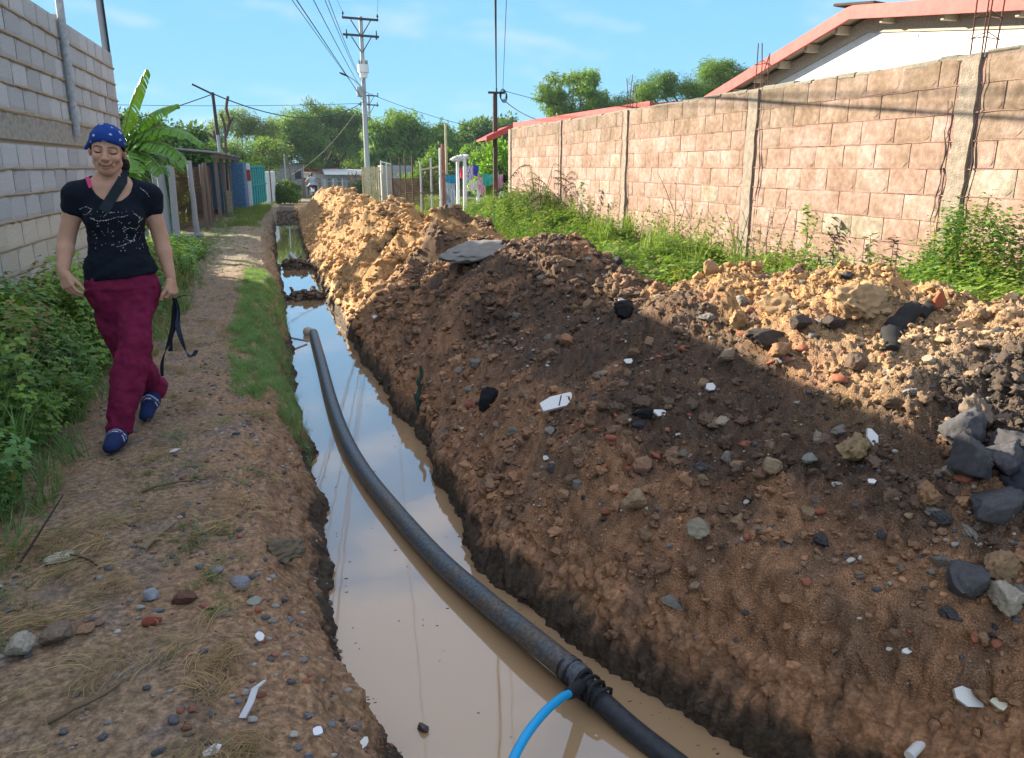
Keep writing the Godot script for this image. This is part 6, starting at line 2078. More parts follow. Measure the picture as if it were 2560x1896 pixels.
func plants_left() -> void:
	rng.seed = 91
	var sprigs := []
	for k in 4:
		sprigs.append(leafy_sprig(2000 + k, 15, 0.135, 1.0))
	var wh := [[], [], [], []]
	var ti := [[], [], [], []]
	var gr0 := []
	var gt0 := []
	for k in 4800:
		var z := -2.2 - 12.0 * pow(rng.randf(), 1.25)
		var u := rng.randf()
		var edge := -1.30 + 0.16 * n_large.get_noise_2d(z * 1.5, 12.0) - 0.25 * smoothstep(-3.4, -2.4, z)
		var x := lerpf(-2.02, edge, pow(u, 0.85))
		var high := 0.46 * pow(1.0 - u, 0.7) + 0.07 + 0.24 * n_large.get_noise_2d(x * 2.0, z * 1.3) + 0.12 * n_mid.get_noise_2d(x, z)
		high *= 1.0 - 0.62 * smoothstep(-6.5, -10.0, z)
		if n_patch2.get_noise_2d(x * 1.5, z * 1.5) < -0.35 + 0.25 * u * u or high < 0.05:
			continue
		var s := rnd(0.13, 0.34) * (0.75 + 0.5 * (1.0 - u))
		var p := Vector3(x, maxf(high - s * rnd(0.55, 1.0), 0.0) * rnd(0.75, 1.0), z)
		var q := rng.randi() % 4
		var out := Basis.from_euler(Vector3(rnd(-0.4, 0.4), rnd(0, TAU), -0.35 * u + rnd(-0.4, 0.3)))
		wh[q].append(Transform3D(out.scaled(Vector3.ONE * s), p))
		var j := rnd(0.7, 1.25)
		var bl := clampf(0.5 + 1.2 * n_patch2.get_noise_2d(x * 0.9 + 4.0, z * 0.9), 0.0, 1.0)
		var c := Vector3(0.12, 0.25, 0.105).lerp(Vector3(0.23, 0.37, 0.07), bl)
		if rng.randf() < 0.02:
			c = Vector3(0.22, 0.19, 0.04)
		ti[q].append(Color(c.x * j, c.y * j, c.z * j))
	for k in 700:
		var z := -2.3 - 8.5 * rng.randf()
		var x := rnd(-2.0, -1.05)
		var s := rnd(0.10, 0.34) * (1.0 - 0.5 * smoothstep(-1.5, -1.1, x))
		gr0.append(Transform3D(Basis.from_euler(Vector3(rnd(-0.35, 0.35), rnd(0, TAU), rnd(-0.45, 0.25))).scaled(Vector3(s, s * 1.2, s)), Vector3(x, rnd(0.0, 0.22) * smoothstep(-1.1, -1.6, x), z)))
		var j := rnd(0.7, 1.3)
		gt0.append(Color(0.16 * j, 0.28 * j, 0.10 * j) if rng.randf() < 0.75 else Color(0.36 * j, 0.29 * j, 0.13 * j))
	# older stems and paler shoots standing above the rest
	for k in 260:
		var z := -2.6 - 9.0 * rng.randf()
		var x := rnd(-2.0, -1.4)
		var s := rnd(0.22, 0.42)
		var q := rng.randi() % 4
		wh[q].append(Transform3D(Basis.from_euler(Vector3(rnd(-0.4, 0.4), rnd(0, TAU), rnd(-0.5, 0.2))).scaled(Vector3(s * 0.8, s, s * 0.8)), Vector3(x, rnd(0.15, 0.5) * (1.0 - 0.6 * smoothstep(-6.0, -9.0, z)), z)))
		var j := rnd(0.7, 1.3)
		ti[q].append(Color(0.27 * j, 0.38 * j, 0.10 * j) if rng.randf() < 0.7 else Color(0.30 * j, 0.22 * j, 0.10 * j))
	var first: Node3D = null
	for q in 4:
		if first == null:
			first = thing("undergrowth", "dense leafy green weeds along the foot of the grey block wall", "weeds")
		scatter("foliage", sprigs[q], M.leaf, wh[q], ti[q], first)
	scatter("tall_grass", blade_tuft(2110, 12, 0.4, 0.6, 0.020), M.leaf, gr0, gt0, first)
	# fine grass between the path and the trench, and loose grass on the path's left side
	var tufts := [blade_tuft(2100, 16, 0.6, 0.6, 0.018), blade_tuft(2101, 16, 0.6, 0.9, 0.016), blade_tuft(2102, 14, 0.8, 1.2, 0.018)]
	var gw := [[], [], []]
	var gt := [[], [], []]
	for k in 9000:
		var z := -4.9 - 6.9 * pow(rng.randf(), 1.1)
		var le := pw(left_edge, z)
		var in_edge := le - 0.56 - 0.10 * n_large.get_noise_2d(z * 1.6, 3.0) + 0.28 * smoothstep(-6.0, -4.9, z) * 0.0
		var x := rnd(in_edge, le - 0.05)
		var rim := minf(x - in_edge, le - 0.03 - x)
		if n_patch2.get_noise_2d(x * 2.5 + 1.0, z * 1.3) < -0.22 or rng.randf() > clampf(rim * 7.0 + 0.15, 0.0, 1.0) or z > -5.0 - 0.7 * absf(n_mid.get_noise_2d(x * 2.0, 4.0)) - 0.25 * (le - x):
			continue
		var s := rnd(0.035, 0.085)
		var q := rng.randi() % 3
		gw[q].append(Transform3D(Basis.from_euler(Vector3(rnd(-0.3, 0.3), rnd(0, TAU), rnd(-0.3, 0.3))).scaled(Vector3(s * 0.8, s, s * 0.8)), Vector3(x, height(x, z) - 0.004, z)))
		var j := rnd(0.75, 1.25)
		gt[q].append(Color(0.25 * j, 0.41 * j, 0.17 * j) if rng.randf() < 0.8 else Color(0.28 * j, 0.30 * j, 0.12 * j))
	for k in 5200:
		var z := -2.4 - 20.0 * pow(rng.randf(), 1.7)
		var x := rnd(-1.95, -0.25)
		var d := n_patch.get_noise_2d(x * 2.6 + 20.0, z * 2.0) + 0.55 * smoothstep(-0.95, -1.25, x) + 0.25 * smoothstep(-9.0, -12.0, z) + (0.15 if absf(x + 0.42) < 0.16 and absf(z + 3.0) < 0.7 else 0.0)
		if d < rnd(0.12, 0.6):
			continue
		var s := rnd(0.025, 0.06) * (1.0 + 0.5 * smoothstep(-1.0, -1.4, x))
		var q := rng.randi() % 3
		gw[q].append(Transform3D(Basis.from_euler(Vector3(rnd(-0.5, 0.5), rnd(0, TAU), rnd(-0.5, 0.5))).scaled(Vector3(s * 1.1, s, s * 1.1)), Vector3(x, height(x, z) - 0.003, z)))
		var j := rnd(0.7, 1.25)
		gt[q].append(Color(0.15 * j, 0.24 * j, 0.09 * j))
	# and the far verge on the left
	for k in 1800:
		var z := rnd(-20.0, -48.0)
		var x := rnd(-1.85, -0.75) + 0.004 * absf(z)
		if n_patch.get_noise_2d(x * 1.3, z * 0.7) < -0.05:
			continue
		var s := rnd(0.08, 0.26)
		var q := rng.randi() % 3
		gw[q].append(Transform3D(Basis.from_euler(Vector3(0, rnd(0, TAU), 0)).scaled(Vector3(s, s, s)), Vector3(x, base_height(z) - 0.01, z)))
		var j := rnd(0.75, 1.2)
		gt[q].append(Color(0.19 * j, 0.25 * j, 0.06 * j))
	var gr := thing("grass", "fine blue-green grass growing along the left bank and the path", "grass")
	for q in 3:
		scatter("blades", tufts[q], M.leaf, gw[q], gt[q], gr)

func sprig_plant(called: String, label: String, at: Vector3, stems: Array, leaf: float, col: Color, dry: bool, sd: int, every := 3, group := "") -> void:
	rng.seed = 3000 + sd
	var t := thing(called, label, "plant", at, 0.0, group)
	var st := MB.new()
	var lv := MB.new()
	for s in stems:
		var p := spline(s, 5)
		var ra := []
		for i in p.size():
			ra.append(lerpf(0.007, 0.0022, float(i) / (p.size() - 1)))
		st.tube(p, ra, 5, col * 0.8 if not dry else Color(0.09, 0.065, 0.05))
		for i in range(2, p.size()):
			for q in every:
				var a := rnd(0, TAU)
				var d := Vector3(cos(a), rnd(-0.5, 0.4), sin(a)).normalized()
				var side := d.cross(Vector3.UP).normalized()
				var l := leaf * rnd(0.6, 1.3)
				var o: Vector3 = p[i] + Vector3(0, rnd(-0.03, 0.03), 0)
				var j := rnd(0.7, 1.3)
				var c := Color(col.r * j, col.g * j, col.b * j)
				var n := side.cross(d)
				lv.tri(o, o + d * l * 0.5 + side * l * 0.28 + n * l * 0.1, o + d * l, c)
				lv.tri(o, o + d * l, o + d * l * 0.5 - side * l * 0.28 + n * l * 0.1, c)
	obj("stems", st, M.dry, t)
	obj("leaves", lv, M.dry if dry else M.leaf, t)

func plants_right() -> void:
	rng.seed = 92
	var sp := [leafy_sprig(2200, 12, 0.13, 1.0), leafy_sprig(2201, 12, 0.16, 1.0, false), leafy_sprig(2202, 14, 0.11, 1.0), blade_tuft(2203, 14, 0.35, 0.5, 0.022)]
	var wh := [[], [], [], []]
	var ti := [[], [], [], []]
	for k in 13000:
		var z := -2.6 - 17.0 * pow(rng.randf(), 1.05)
		var x0 := minf(pw(crest_at, z) + 0.75, 3.95)
		var x := rnd(maxf(x0, 3.0), 4.88)
		var n := n_large.get_noise_2d(x * 1.1, z * 0.9)
		var high := 0.46 + 0.30 * n + 0.22 * n_mid.get_noise_2d(x * 0.7, z * 0.7) + 0.14 * smoothstep(-6.0, -3.5, z) + 0.16 * smoothstep(4.2, 4.85, x) * (0.4 + n_mid.get_noise_2d(z, 60.0))
		high *= lerpf(1.0, 0.30, smoothstep(-8.0, -11.0, z) * smoothstep(4.35, 3.9, x))
		high += 0.42 * smoothstep(4.1, 4.45, x) * smoothstep(-11.5, -14.0, z) * smoothstep(-18.0, -16.5, z)
		if high < 0.06:
			continue
		var s := rnd(0.18, 0.46) * lerpf(1.0, 0.45, smoothstep(-8.0, -11.0, z) * smoothstep(4.35, 3.9, x))
		var q := rng.randi() % 4
		var y := maxf(high - s, 0.0) * rnd(0.6, 1.0)
		wh[q].append(Transform3D(Basis.from_euler(Vector3(rnd(-0.35, 0.35), rnd(0, TAU), rnd(-0.35, 0.35))).scaled(Vector3.ONE * s), Vector3(x, height(x, z) * 0.9 + y, z)))
		var j := rnd(0.75, 1.25)
		var yel := clampf(0.45 + 1.3 * n_patch2.get_noise_2d(x * 1.2, z * 1.2), 0.0, 1.0)
		var c := Vector3(0.145, 0.255, 0.048).lerp(Vector3(0.26, 0.335, 0.07), yel)
		if rng.randf() < 0.05:
			c = Vector3(0.30, 0.28, 0.06)
		ti[q].append(Color(c.x * j, c.y * j, c.z * j))
	# taller shoots standing out of it
	for k in 420:
		var z := -3.0 - 14.0 * rng.randf()
		var x := rnd(3.9 if z > -9.0 else 4.45, 4.85)
		var s := rnd(0.25, 0.55)
		var q := rng.randi() % 4
		wh[q].append(Transform3D(Basis.from_euler(Vector3(rnd(-0.2, 0.2), rnd(0, TAU), rnd(-0.2, 0.2))).scaled(Vector3(s * 0.55, s, s * 0.55)), Vector3(x, height(x, z) + rnd(0.2, 0.45), z)))
		var j := rnd(0.75, 1.3)
		ti[q].append(Color(0.24 * j, 0.32 * j, 0.07 * j))
	var u := thing("undergrowth", "bright green sunlit weeds between the earth heap and the pink wall", "weeds")
	for q in 4:
		scatter("foliage", sp[q], M.leaf, wh[q], ti[q], u)
	# the tall clump at the right
	var bw := [[], [], []]
	var bt := [[], [], []]
	for k in 1700:
		var d := Vector3(rng.randfn(), absf(rng.randfn()), rng.randfn()).normalized()
		var p := d * Vector3(0.36, 0.95, 0.58) * rnd(0.5, 1.0)
		if rng.randf() < 0.4:
			p = Vector3(rng.randfn() * 0.26 - 0.15, rnd(0.0, 0.42), rng.randfn() * 0.75)
		var q := rng.randi() % 3
		bw[q].append(Transform3D(Basis.from_euler(Vector3(rnd(-0.5, 0.5), rnd(0, TAU), rnd(-0.5, 0.5))).scaled(Vector3.ONE * rnd(0.12, 0.24)), p))
		var j := rnd(0.7, 1.25)
		bt[q].append(Color(0.165 * j, 0.29 * j, 0.055 * j) if rng.randf() < 0.9 else Color(0.26, 0.26, 0.05))
	var b := thing("bush", "tall bright green weed bush against the pink wall at the right", "bush", Vector3(4.50, 0.12, -4.25))
	for q in 3:
		scatter("foliage", sp[q], M.leaf, bw[q], bt[q], b)
	# single weeds and dry stalks in front of the wall
	var dry := Color(0.10, 0.06, 0.05)
	var green := Color(0.18, 0.28, 0.065)
	sprig_plant("dry_weed", "tall dry forked weed stalk before the wall left of the middle pillar", Vector3(4.75, 0.3, -9.1), [[Vector3(0, 0, 0), Vector3(0.0, 0.5, 0.02), Vector3(0, 1.0, 0.0)], [Vector3(0, 0.55, 0), Vector3(0, 0.85, -0.3), Vector3(0, 1.05, -0.55)], [Vector3(0, 0.3, 0), Vector3(0, 0.5, 0.2), Vector3(0, 0.75, 0.3)]], 0.035, dry, true, 1, 1)
	sprig_plant("dry_weed", "dry brown weed with paired stems just right of the middle pillar", Vector3(4.72, 0.2, -6.9), [[Vector3(0, 0, 0), Vector3(0, 0.45, -0.1), Vector3(0, 0.80, -0.08)], [Vector3(0, 0, 0), Vector3(0, 0.5, 0.12), Vector3(0, 0.85, 0.25)]], 0.045, dry, true, 2, 3)
	sprig_plant("dry_weed", "slanting dry weed twig leaning over the cracked pillar foot", Vector3(4.74, 0.3, -7.6), [[Vector3(0, 0, 0), Vector3(0, 0.4, 0.12), Vector3(0, 0.98, 0.35)], [Vector3(0, 0.2, 0), Vector3(0, 0.5, -0.15), Vector3(0, 0.7, -0.3)]], 0.035, dry, true, 3, 1)
	sprig_plant("dry_weed", "dark seedy stalk in the middle of the wall foot, left of a pair", Vector3(4.70, 0.25, -5.95), [[Vector3(0, 0, 0), Vector3(0, 0.3, 0.02), Vector3(0, 0.58, 0.0)]], 0.06, dry, true, 4, 7)
	sprig_plant("dry_weed", "dark seedy stalk near the right pillar, right one of a pair", Vector3(4.70, 0.25, -5.25), [[Vector3(0, 0, 0), Vector3(0, 0.3, 0.02), Vector3(0, 0.6, 0.03)]], 0.06, dry, true, 5, 8)
	sprig_plant("green_weed", "slender upright green weed at the wall foot between the pillars", Vector3(4.70, 0.25, -6.35), [[Vector3(0, 0, 0), Vector3(0, 0.35, 0.02), Vector3(0, 0.78, 0.0)]], 0.10, green, false, 6, 6)
	sprig_plant("green_weed", "pale green upright weed just left of the tall bush", Vector3(4.62, 0.2, -5.4), [[Vector3(0, 0, 0), Vector3(0, 0.35, 0.02), Vector3(0, 0.66, 0.0)], [Vector3(0, 0, 0), Vector3(0, 0.25, 0.12), Vector3(0, 0.5, 0.16)]], 0.08, Color(0.17, 0.21, 0.07), false, 7, 5)
	sprig_plant("green_weed", "feathery pale weed before the wall near the cracked far pillar", Vector3(4.68, 0.25, -12.2), [[Vector3(0, 0, 0), Vector3(0, 0.4, 0.02), Vector3(0, 0.9, 0.05)], [Vector3(0, 0, 0), Vector3(0, 0.35, 0.3), Vector3(0, 0.7, 0.4)], [Vector3(0, 0, 0), Vector3(0, 0.35, -0.3), Vector3(0, 0.65, -0.45)]], 0.09, Color(0.18, 0.21, 0.08), false, 8, 6)
	sprig_plant("dry_weed", "dry pinkish stalks left of the feathery pale weed", Vector3(4.70, 0.25, -13.1), [[Vector3(0, 0, 0), Vector3(0, 0.4, 0.02), Vector3(0, 0.75, 0.05)]], 0.05, Color(0.16, 0.10, 0.075), true, 9, 5)
	sprig_plant("dry_weed", "dry stalk with seeds leaning from the bush top at the picture's right", Vector3(4.6, 0.6, -3.75), [[Vector3(0, 0, 0), Vector3(0, 0.35, 0.04), Vector3(0, 0.66, 0.1)]], 0.05, dry, true, 10, 4)
	# the half withered shrub with feathered leaves at the far end of the wall
	rng.seed = 93
	var f := thing("shrub", "half withered shrub with feathered drooping leaves before the far end of the wall", "shrub", Vector3(4.45, 0.15, -13.9))
	var stem := MB.new()
	var fl := MB.new()
	for k in 15:
		var e := Vector3(rnd(-0.25, 0.2), rnd(0.55, 1.35), rnd(-0.75, 0.75))
		var base_ := Vector3(0, 0.25, e.z * 0.3)
		stem.tube(spline([Vector3.ZERO, base_ + Vector3(0, 0.2, 0), e], 4), [0.012, 0.011, 0.010, 0.009, 0.008, 0.007, 0.006, 0.005, 0.004], 5, Color(0.16, 0.12, 0.07))
		for q in 3:
			var a := rnd(0, TAU)
			var dir := Vector3(cos(a) * 0.6, rnd(-0.2, 0.2), sin(a)).normalized()
			var brown := rng.randf() < 0.45
			for i in 9:
				var o := e + Vector3(0, -0.12 * q, 0) + dir * (0.05 + 0.045 * i) + Vector3(0, -0.004 * i * i, 0)
				for s in [-1, 1]:
					var side: Vector3 = dir.cross(Vector3.UP).normalized() * float(s)
					var l := 0.11 * rnd(0.8, 1.2)
					var tipp: Vector3 = o + side * l * 0.7 + Vector3(0, -l * 0.5, 0) + dir * l * 0.3
					var w := dir * 0.014
					var c := Color(0.085, 0.07, 0.035) if brown else Color(0.10, 0.15, 0.045)
					fl.tri(o - w, o + w, tipp, c * rnd(0.8, 1.2))
	obj("stems", stem, M.dry, f)
	obj("leaves", fl, M.leaf, f)
	# the meadow beyond the wall's end and the far verge
	var mw := []
	var mt := []
	for k in 9000:
		var z := -16.5 - 40.0 * pow(rng.randf(), 1.5)
		var x := rnd(2.5, 9.0) + 0.06 * absf(z + 17.0) * rnd(-0.5, 1.0)
		if x < pw(crest_at, z) + 0.9 and z > -37.0:
			continue
		if z > -17.4 and x > 4.8:
			continue
		var s := rnd(0.10, 0.32) * (0.5 if z > -26.0 else 1.0)
		mw.append(Transform3D(Basis.from_euler(Vector3(rnd(-0.2, 0.2), rnd(0, TAU), rnd(-0.2, 0.2))).scaled(Vector3(s, s, s)), Vector3(x, base_height(z) - 0.01, z)))
		var j := rnd(0.75, 1.25)
		var yel := clampf(0.5 + 1.2 * n_patch2.get_noise_2d(x * 0.6, z * 0.6), 0.0, 1.0)
		mt.append(Color(lerpf(0.16, 0.29, yel) * j, lerpf(0.25, 0.30, yel) * j, lerpf(0.05, 0.09, yel) * j))
	tag(scatter("grass", sp[3], M.leaf, mw, mt), "rough yellow-green grass of the yards and verge beyond the pink wall", "grass")
	var vw := []
	var vt := []
	for k in 2600:
		var z := rnd(-44.0, -75.0)
		var x := rnd(1.8, 9.0)
		var s := rnd(0.15, 0.4)
		vw.append(Transform3D(Basis.from_euler(Vector3(0, rnd(0, TAU), 0)).scaled(Vector3.ONE * s), Vector3(x, base_height(z) - 0.02, z)))
		var j := rnd(0.75, 1.2)
		vt.append(Color(0.21 * j, 0.28 * j, 0.06 * j))
	tag(scatter("grass", sp[3], M.leaf, vw, vt), "lush green verge at the far end of the lane below the big tree", "grass")
	# dead creepers right of the shack
	var dead := MB.new()
	for k in 26:
		var b0 := Vector3(rnd(-0.5, 0.5), 0, rnd(-0.3, 0.3))
		dead.tube(spline([b0, b0 + Vector3(rnd(-0.2, 0.2), rnd(0.5, 1.0), 0), b0 + Vector3(rnd(-0.5, 0.5), rnd(1.0, 1.9), rnd(-0.2, 0.2))], 4), 0.03, 4, Color(0.17, 0.11, 0.07))
	var dd := obj("dead_creeper", dead, M.dry)
	dd.position = Vector3(5.1, -0.75, -58)
	tag(dd, "tangle of dead brown stems right of the far shack", "plant")

func straw() -> void:
	rng.seed = 94
	# one bent straw, laid down in drifts
	var st := []
	for k in 3:
		var m := MB.new()
		var r := RandomNumberGenerator.new()
		r.seed = 2300 + k
		var p := [Vector3(-0.5, 0.0, 0), Vector3(-0.15, 0.05, r.randf_range(-0.1, 0.1)), Vector3(0.2, 0.06, r.randf_range(-0.16, 0.16)), Vector3(0.5, 0.01, r.randf_range(-0.3, 0.3))]
		m.tube(p, [0.008, 0.010, 0.009, 0.004], 3)
		for q in 5:
			var b := Basis.from_euler(Vector3(0, r.randf_range(-0.5, 0.5), r.randf_range(-0.06, 0.1))).scaled(Vector3.ONE * r.randf_range(0.5, 1.1))
			var o := Vector3(r.randf_range(-0.25, 0.25), r.randf_range(0.0, 0.08), r.randf_range(-0.25, 0.25))
			var p2 := []
			for w in p:
				p2.append(b * w + o)
			var sh := r.randf_range(0.55, 1.3)
			m.tube(p2, [0.006, 0.009, 0.008, 0.004], 3, Color(sh, sh, sh))
		st.append(m.mesh())
	var wh := [[], [], []]
	var ti := [[], [], []]
	for k in 2900:
		var z := -1.6 - 6.5 * pow(rng.randf(), 1.6)
		var x := rnd(-1.35, -0.12)
		var d := n_patch.get_noise_2d(x * 2.4 + 60.0, z * 2.6) + 0.30 * exp(-pow((z + 2.95) / 0.55, 2.0)) * smoothstep(-0.1, -0.5, x) + 0.25 * exp(-pow((z + 2.2) / 0.35, 2.0)) * smoothstep(-0.7, -1.0, x)
		if d < rnd(0.12, 0.5):
			continue
		var q := rng.randi() % 3
		var l := rnd(0.05, 0.17)
		wh[q].append(Transform3D(Basis.from_euler(Vector3(0, rng.randfn() * 1.0 + (0.4 if z > -3.2 else 0.0), rnd(-0.12, 0.12))).scaled(Vector3(l, l, l)), Vector3(x, height(x, z) + 0.004 + rnd(0.0, 0.018), z)))
		var j := rnd(0.6, 1.25)
		var c := Color(0.42 * j, 0.29 * j, 0.14 * j) if rng.randf() < 0.85 else Color(0.24 * j, 0.24 * j, 0.09 * j)
		ti[q].append(c)
	var s := thing("straw", "drifts of dry yellow grass stalks trampled flat on the path", "straw")
	for q in 3:
		scatter("stalks", st[q], M.dry, wh[q], ti[q], s)
	var sticks := [["dark bare twig sticking up from the straw at the left", [Vector3(-1.05, 0, -2.95), Vector3(-1.0, 0.07, -3.05), Vector3(-0.93, 0.17, -3.2)], 0.005, Color(0.05, 0.035, 0.028)],
		["dark twig lying across the grey mud behind the upright one", [Vector3(-1.0, 0.01, -3.0), Vector3(-0.85, 0.015, -2.95), Vector3(-0.75, 0.012, -2.85)], 0.006, Color(0.06, 0.045, 0.035)],
		["thick pale root end lying at the straw's edge", [Vector3(-0.62, 0.012, -2.95), Vector3(-0.58, 0.02, -3.05), Vector3(-0.53, 0.018, -3.15)], 0.012, Color(0.20, 0.16, 0.10)],
		["brown curved stick in the gravel at the bottom left", [Vector3(-0.70, 0.012, -1.98), Vector3(-0.62, 0.025, -2.02), Vector3(-0.54, 0.02, -2.10)], 0.009, Color(0.16, 0.11, 0.07)],
		["thin woody stem with two prongs on the path before the woman", [Vector3(-0.72, 0.01, -3.55), Vector3(-0.6, 0.02, -3.6), Vector3(-0.45, 0.02, -3.62)], 0.006, Color(0.15, 0.10, 0.065)],
		["bare twig rising from the weeds at the picture's left border", [Vector3(-1.5, 0.0, -3.7), Vector3(-1.45, 0.3, -3.65), Vector3(-1.32, 0.55, -3.5)], 0.006, Color(0.18, 0.13, 0.09)]]
	for q in sticks:
		var m := MB.new()
		var p := spline(q[1], 4)
		for i in p.size():
			p[i].y += height(p[i].x, p[i].z)
		var ra := []
		for i in p.size():
			ra.append(q[2] * lerpf(1.1, 0.5, float(i) / p.size()) * rnd(0.85, 1.15))
		m.tube(p, ra, 6, q[3])
		tag(obj("stick", m, M.dry), q[0], "stick")

# ---------------------------------------------------------------- people
const SKIN := Color(0.54, 0.30, 0.20)

func wrinkle(m: MB, f: FastNoiseLite, amp: float, stretch: Vector3, from_y := -9.0, to_y := 9.0) -> void:
	for i in m.v.size():
		var p := m.v[i]
		if p.y > from_y and p.y < to_y:
			m.v[i] = p + m.n[i] * amp * f.get_noise_3dv(p * stretch)
	m.smooth()

func front_z(m: MB, x: float, y: float) -> float:
	var best := 1e9
	var z := 0.1
	for i in m.v.size():
		if m.n[i].z > 0.1:
			var d := (m.v[i].x - x) * (m.v[i].x - x) + (m.v[i].y - y) * (m.v[i].y - y)
			if d < best:
				best = d
				z = m.v[i].z
	return z

func head_tint(p: Vector3) -> Color:
	var c := SKIN
	var ax := absf(p.x)
	# ruddier cheeks and nose are her colouring
	var cheek := exp(-((ax - 0.038) * (ax - 0.038) + (p.y + 0.036) * (p.y + 0.036)) / 0.0005) * smoothstep(0.03, 0.06, p.z)
	c = c.lerp(Color(0.54, 0.25, 0.17), 0.28 * cheek)
	# brows
	var by := 0.0245 - 9.0 * (ax - 0.030) * (ax - 0.030)
	if p.z > 0.045 and ax > 0.010 and ax < 0.054 and absf(p.y - by) < 0.0045:
		c = c.lerp(Color(0.07, 0.038, 0.026), 0.8)
	# lowered lids: the line of lashes
	var ly := -0.0065 + 14.0 * (ax - 0.034) * (ax - 0.034)
	if p.z > 0.045 and ax > 0.016 and ax < 0.053 and absf(p.y - ly) < 0.0030:
		c = Color(0.05, 0.028, 0.022)
	# lips
	var my := -0.0670 + 15.0 * ax * ax
	if p.z > 0.06 and ax < 0.032 and p.y - my < 0.006 and p.y - my > -0.011:
		c = c.lerp(Color(0.42, 0.155, 0.13), 0.8)
	if p.z > 0.05 and ax < 0.036 and absf(p.y - my + 0.001) < 0.0023:
		c = Color(0.10, 0.035, 0.03)
	return c

func skin_tint(p: Vector3) -> Color:
	var k := 1.0 + 0.07 * n_mid.get_noise_3dv(p * 6.0) + 0.05 * n_crumb.get_noise_3dv(p * 8.0)
	return Color(SKIN.r * k, SKIN.g * k, SKIN.b * k)

func hand(into: MB, at: Vector3, along: Vector3, thumb: Vector3, s: float, curl: Array) -> void:
	var y := -along.normalized()
	var x := (thumb - y * y.dot(thumb)).normalized() * s
	var z := x.cross(y)
	var f := Field.new(Vector3(-0.075, -0.20, -0.045), Vector3(0.075, 0.04, 0.085), 0.0038)
	f.cap(Vector3(0, 0.035, 0), Vector3(0, -0.02, 0), 0.026, 0.021, 0.01)
	for i in 4:
		var bx := s * (0.029 - 0.0195 * i)
		f.cap(Vector3(bx * 0.55, -0.012, 0), Vector3(bx, -0.082 + 0.004 * absf(i - 1.0), 0.0), 0.0145, 0.0115, 0.010)
	f.cap(Vector3(s * 0.016, -0.02, 0.006), Vector3(s * 0.034, -0.055, 0.012), 0.017, 0.0125, 0.012)
	var long := [0.066, 0.074, 0.069, 0.053]
	for i in 4:
		var p := Vector3(s * (0.029 - 0.0195 * i), -0.084 + 0.004 * absf(i - 1.0), 0)
		var ang: float = curl[0] * (1.0 + 0.12 * i)
		var r := 0.0086 if i < 3 else 0.0076
		for k in 3:
			var l: float = long[i] * [0.46, 0.30, 0.24][k]
			var q := p + Vector3(s * (1.5 - i) * 0.0012, -cos(ang), sin(ang)) * l
			f.cap(p, q, r, r * 0.9, 0.0015)
			r *= 0.9
			p = q
			ang += curl[1]
	var tp := Vector3(s * 0.034, -0.052, 0.012)
	var tq := tp + Vector3(s * 0.013, -0.030, 0.011 + 0.012 * curl[0])
	f.cap(tp, tq, 0.0112, 0.0098, 0.005)
	f.cap(tq, tq + Vector3(-s * 0.003 * curl[0], -0.027, 0.008 + 0.010 * curl[0]), 0.0098, 0.0078, 0.003)
	f.mesh(skin_tint, Transform3D(Basis(x, y, z), at), into)

func shoe() -> MB:
	var f := Field.new(Vector3(-0.07, -0.02, -0.06), Vector3(0.07, 0.12, 0.27), 0.006)
	f.cap(Vector3(0, 0.040, 0.0), Vector3(0, 0.038, 0.10), 0.037, 0.039, 0.02)
	f.cap(Vector3(0, 0.038, 0.10), Vector3(-0.008, 0.026, 0.195), 0.040, 0.032, 0.03)
	f.cap(Vector3(0, 0.075, -0.005), Vector3(0, 0.05, 0.04), 0.034, 0.036, 0.02)
	f.plane(Vector3(0, -1, 0), -0.002)
	f.plane(Vector3(0, 1, 0), 0.085)
	var tint := func(p: Vector3) -> Color:
		if p.y < 0.016:
			return Color(0.02, 0.02, 0.022)
		var stripe := fposmod(p.z - 0.4 * absf(p.x) - 0.100, 1.0)
		if (stripe < 0.006 or (stripe > 0.018 and stripe < 0.024)) and p.y > 0.03:
			return Color(0.55, 0.58, 0.68)
		return Color(0.016, 0.028, 0.10)
	return f.mesh(tint)

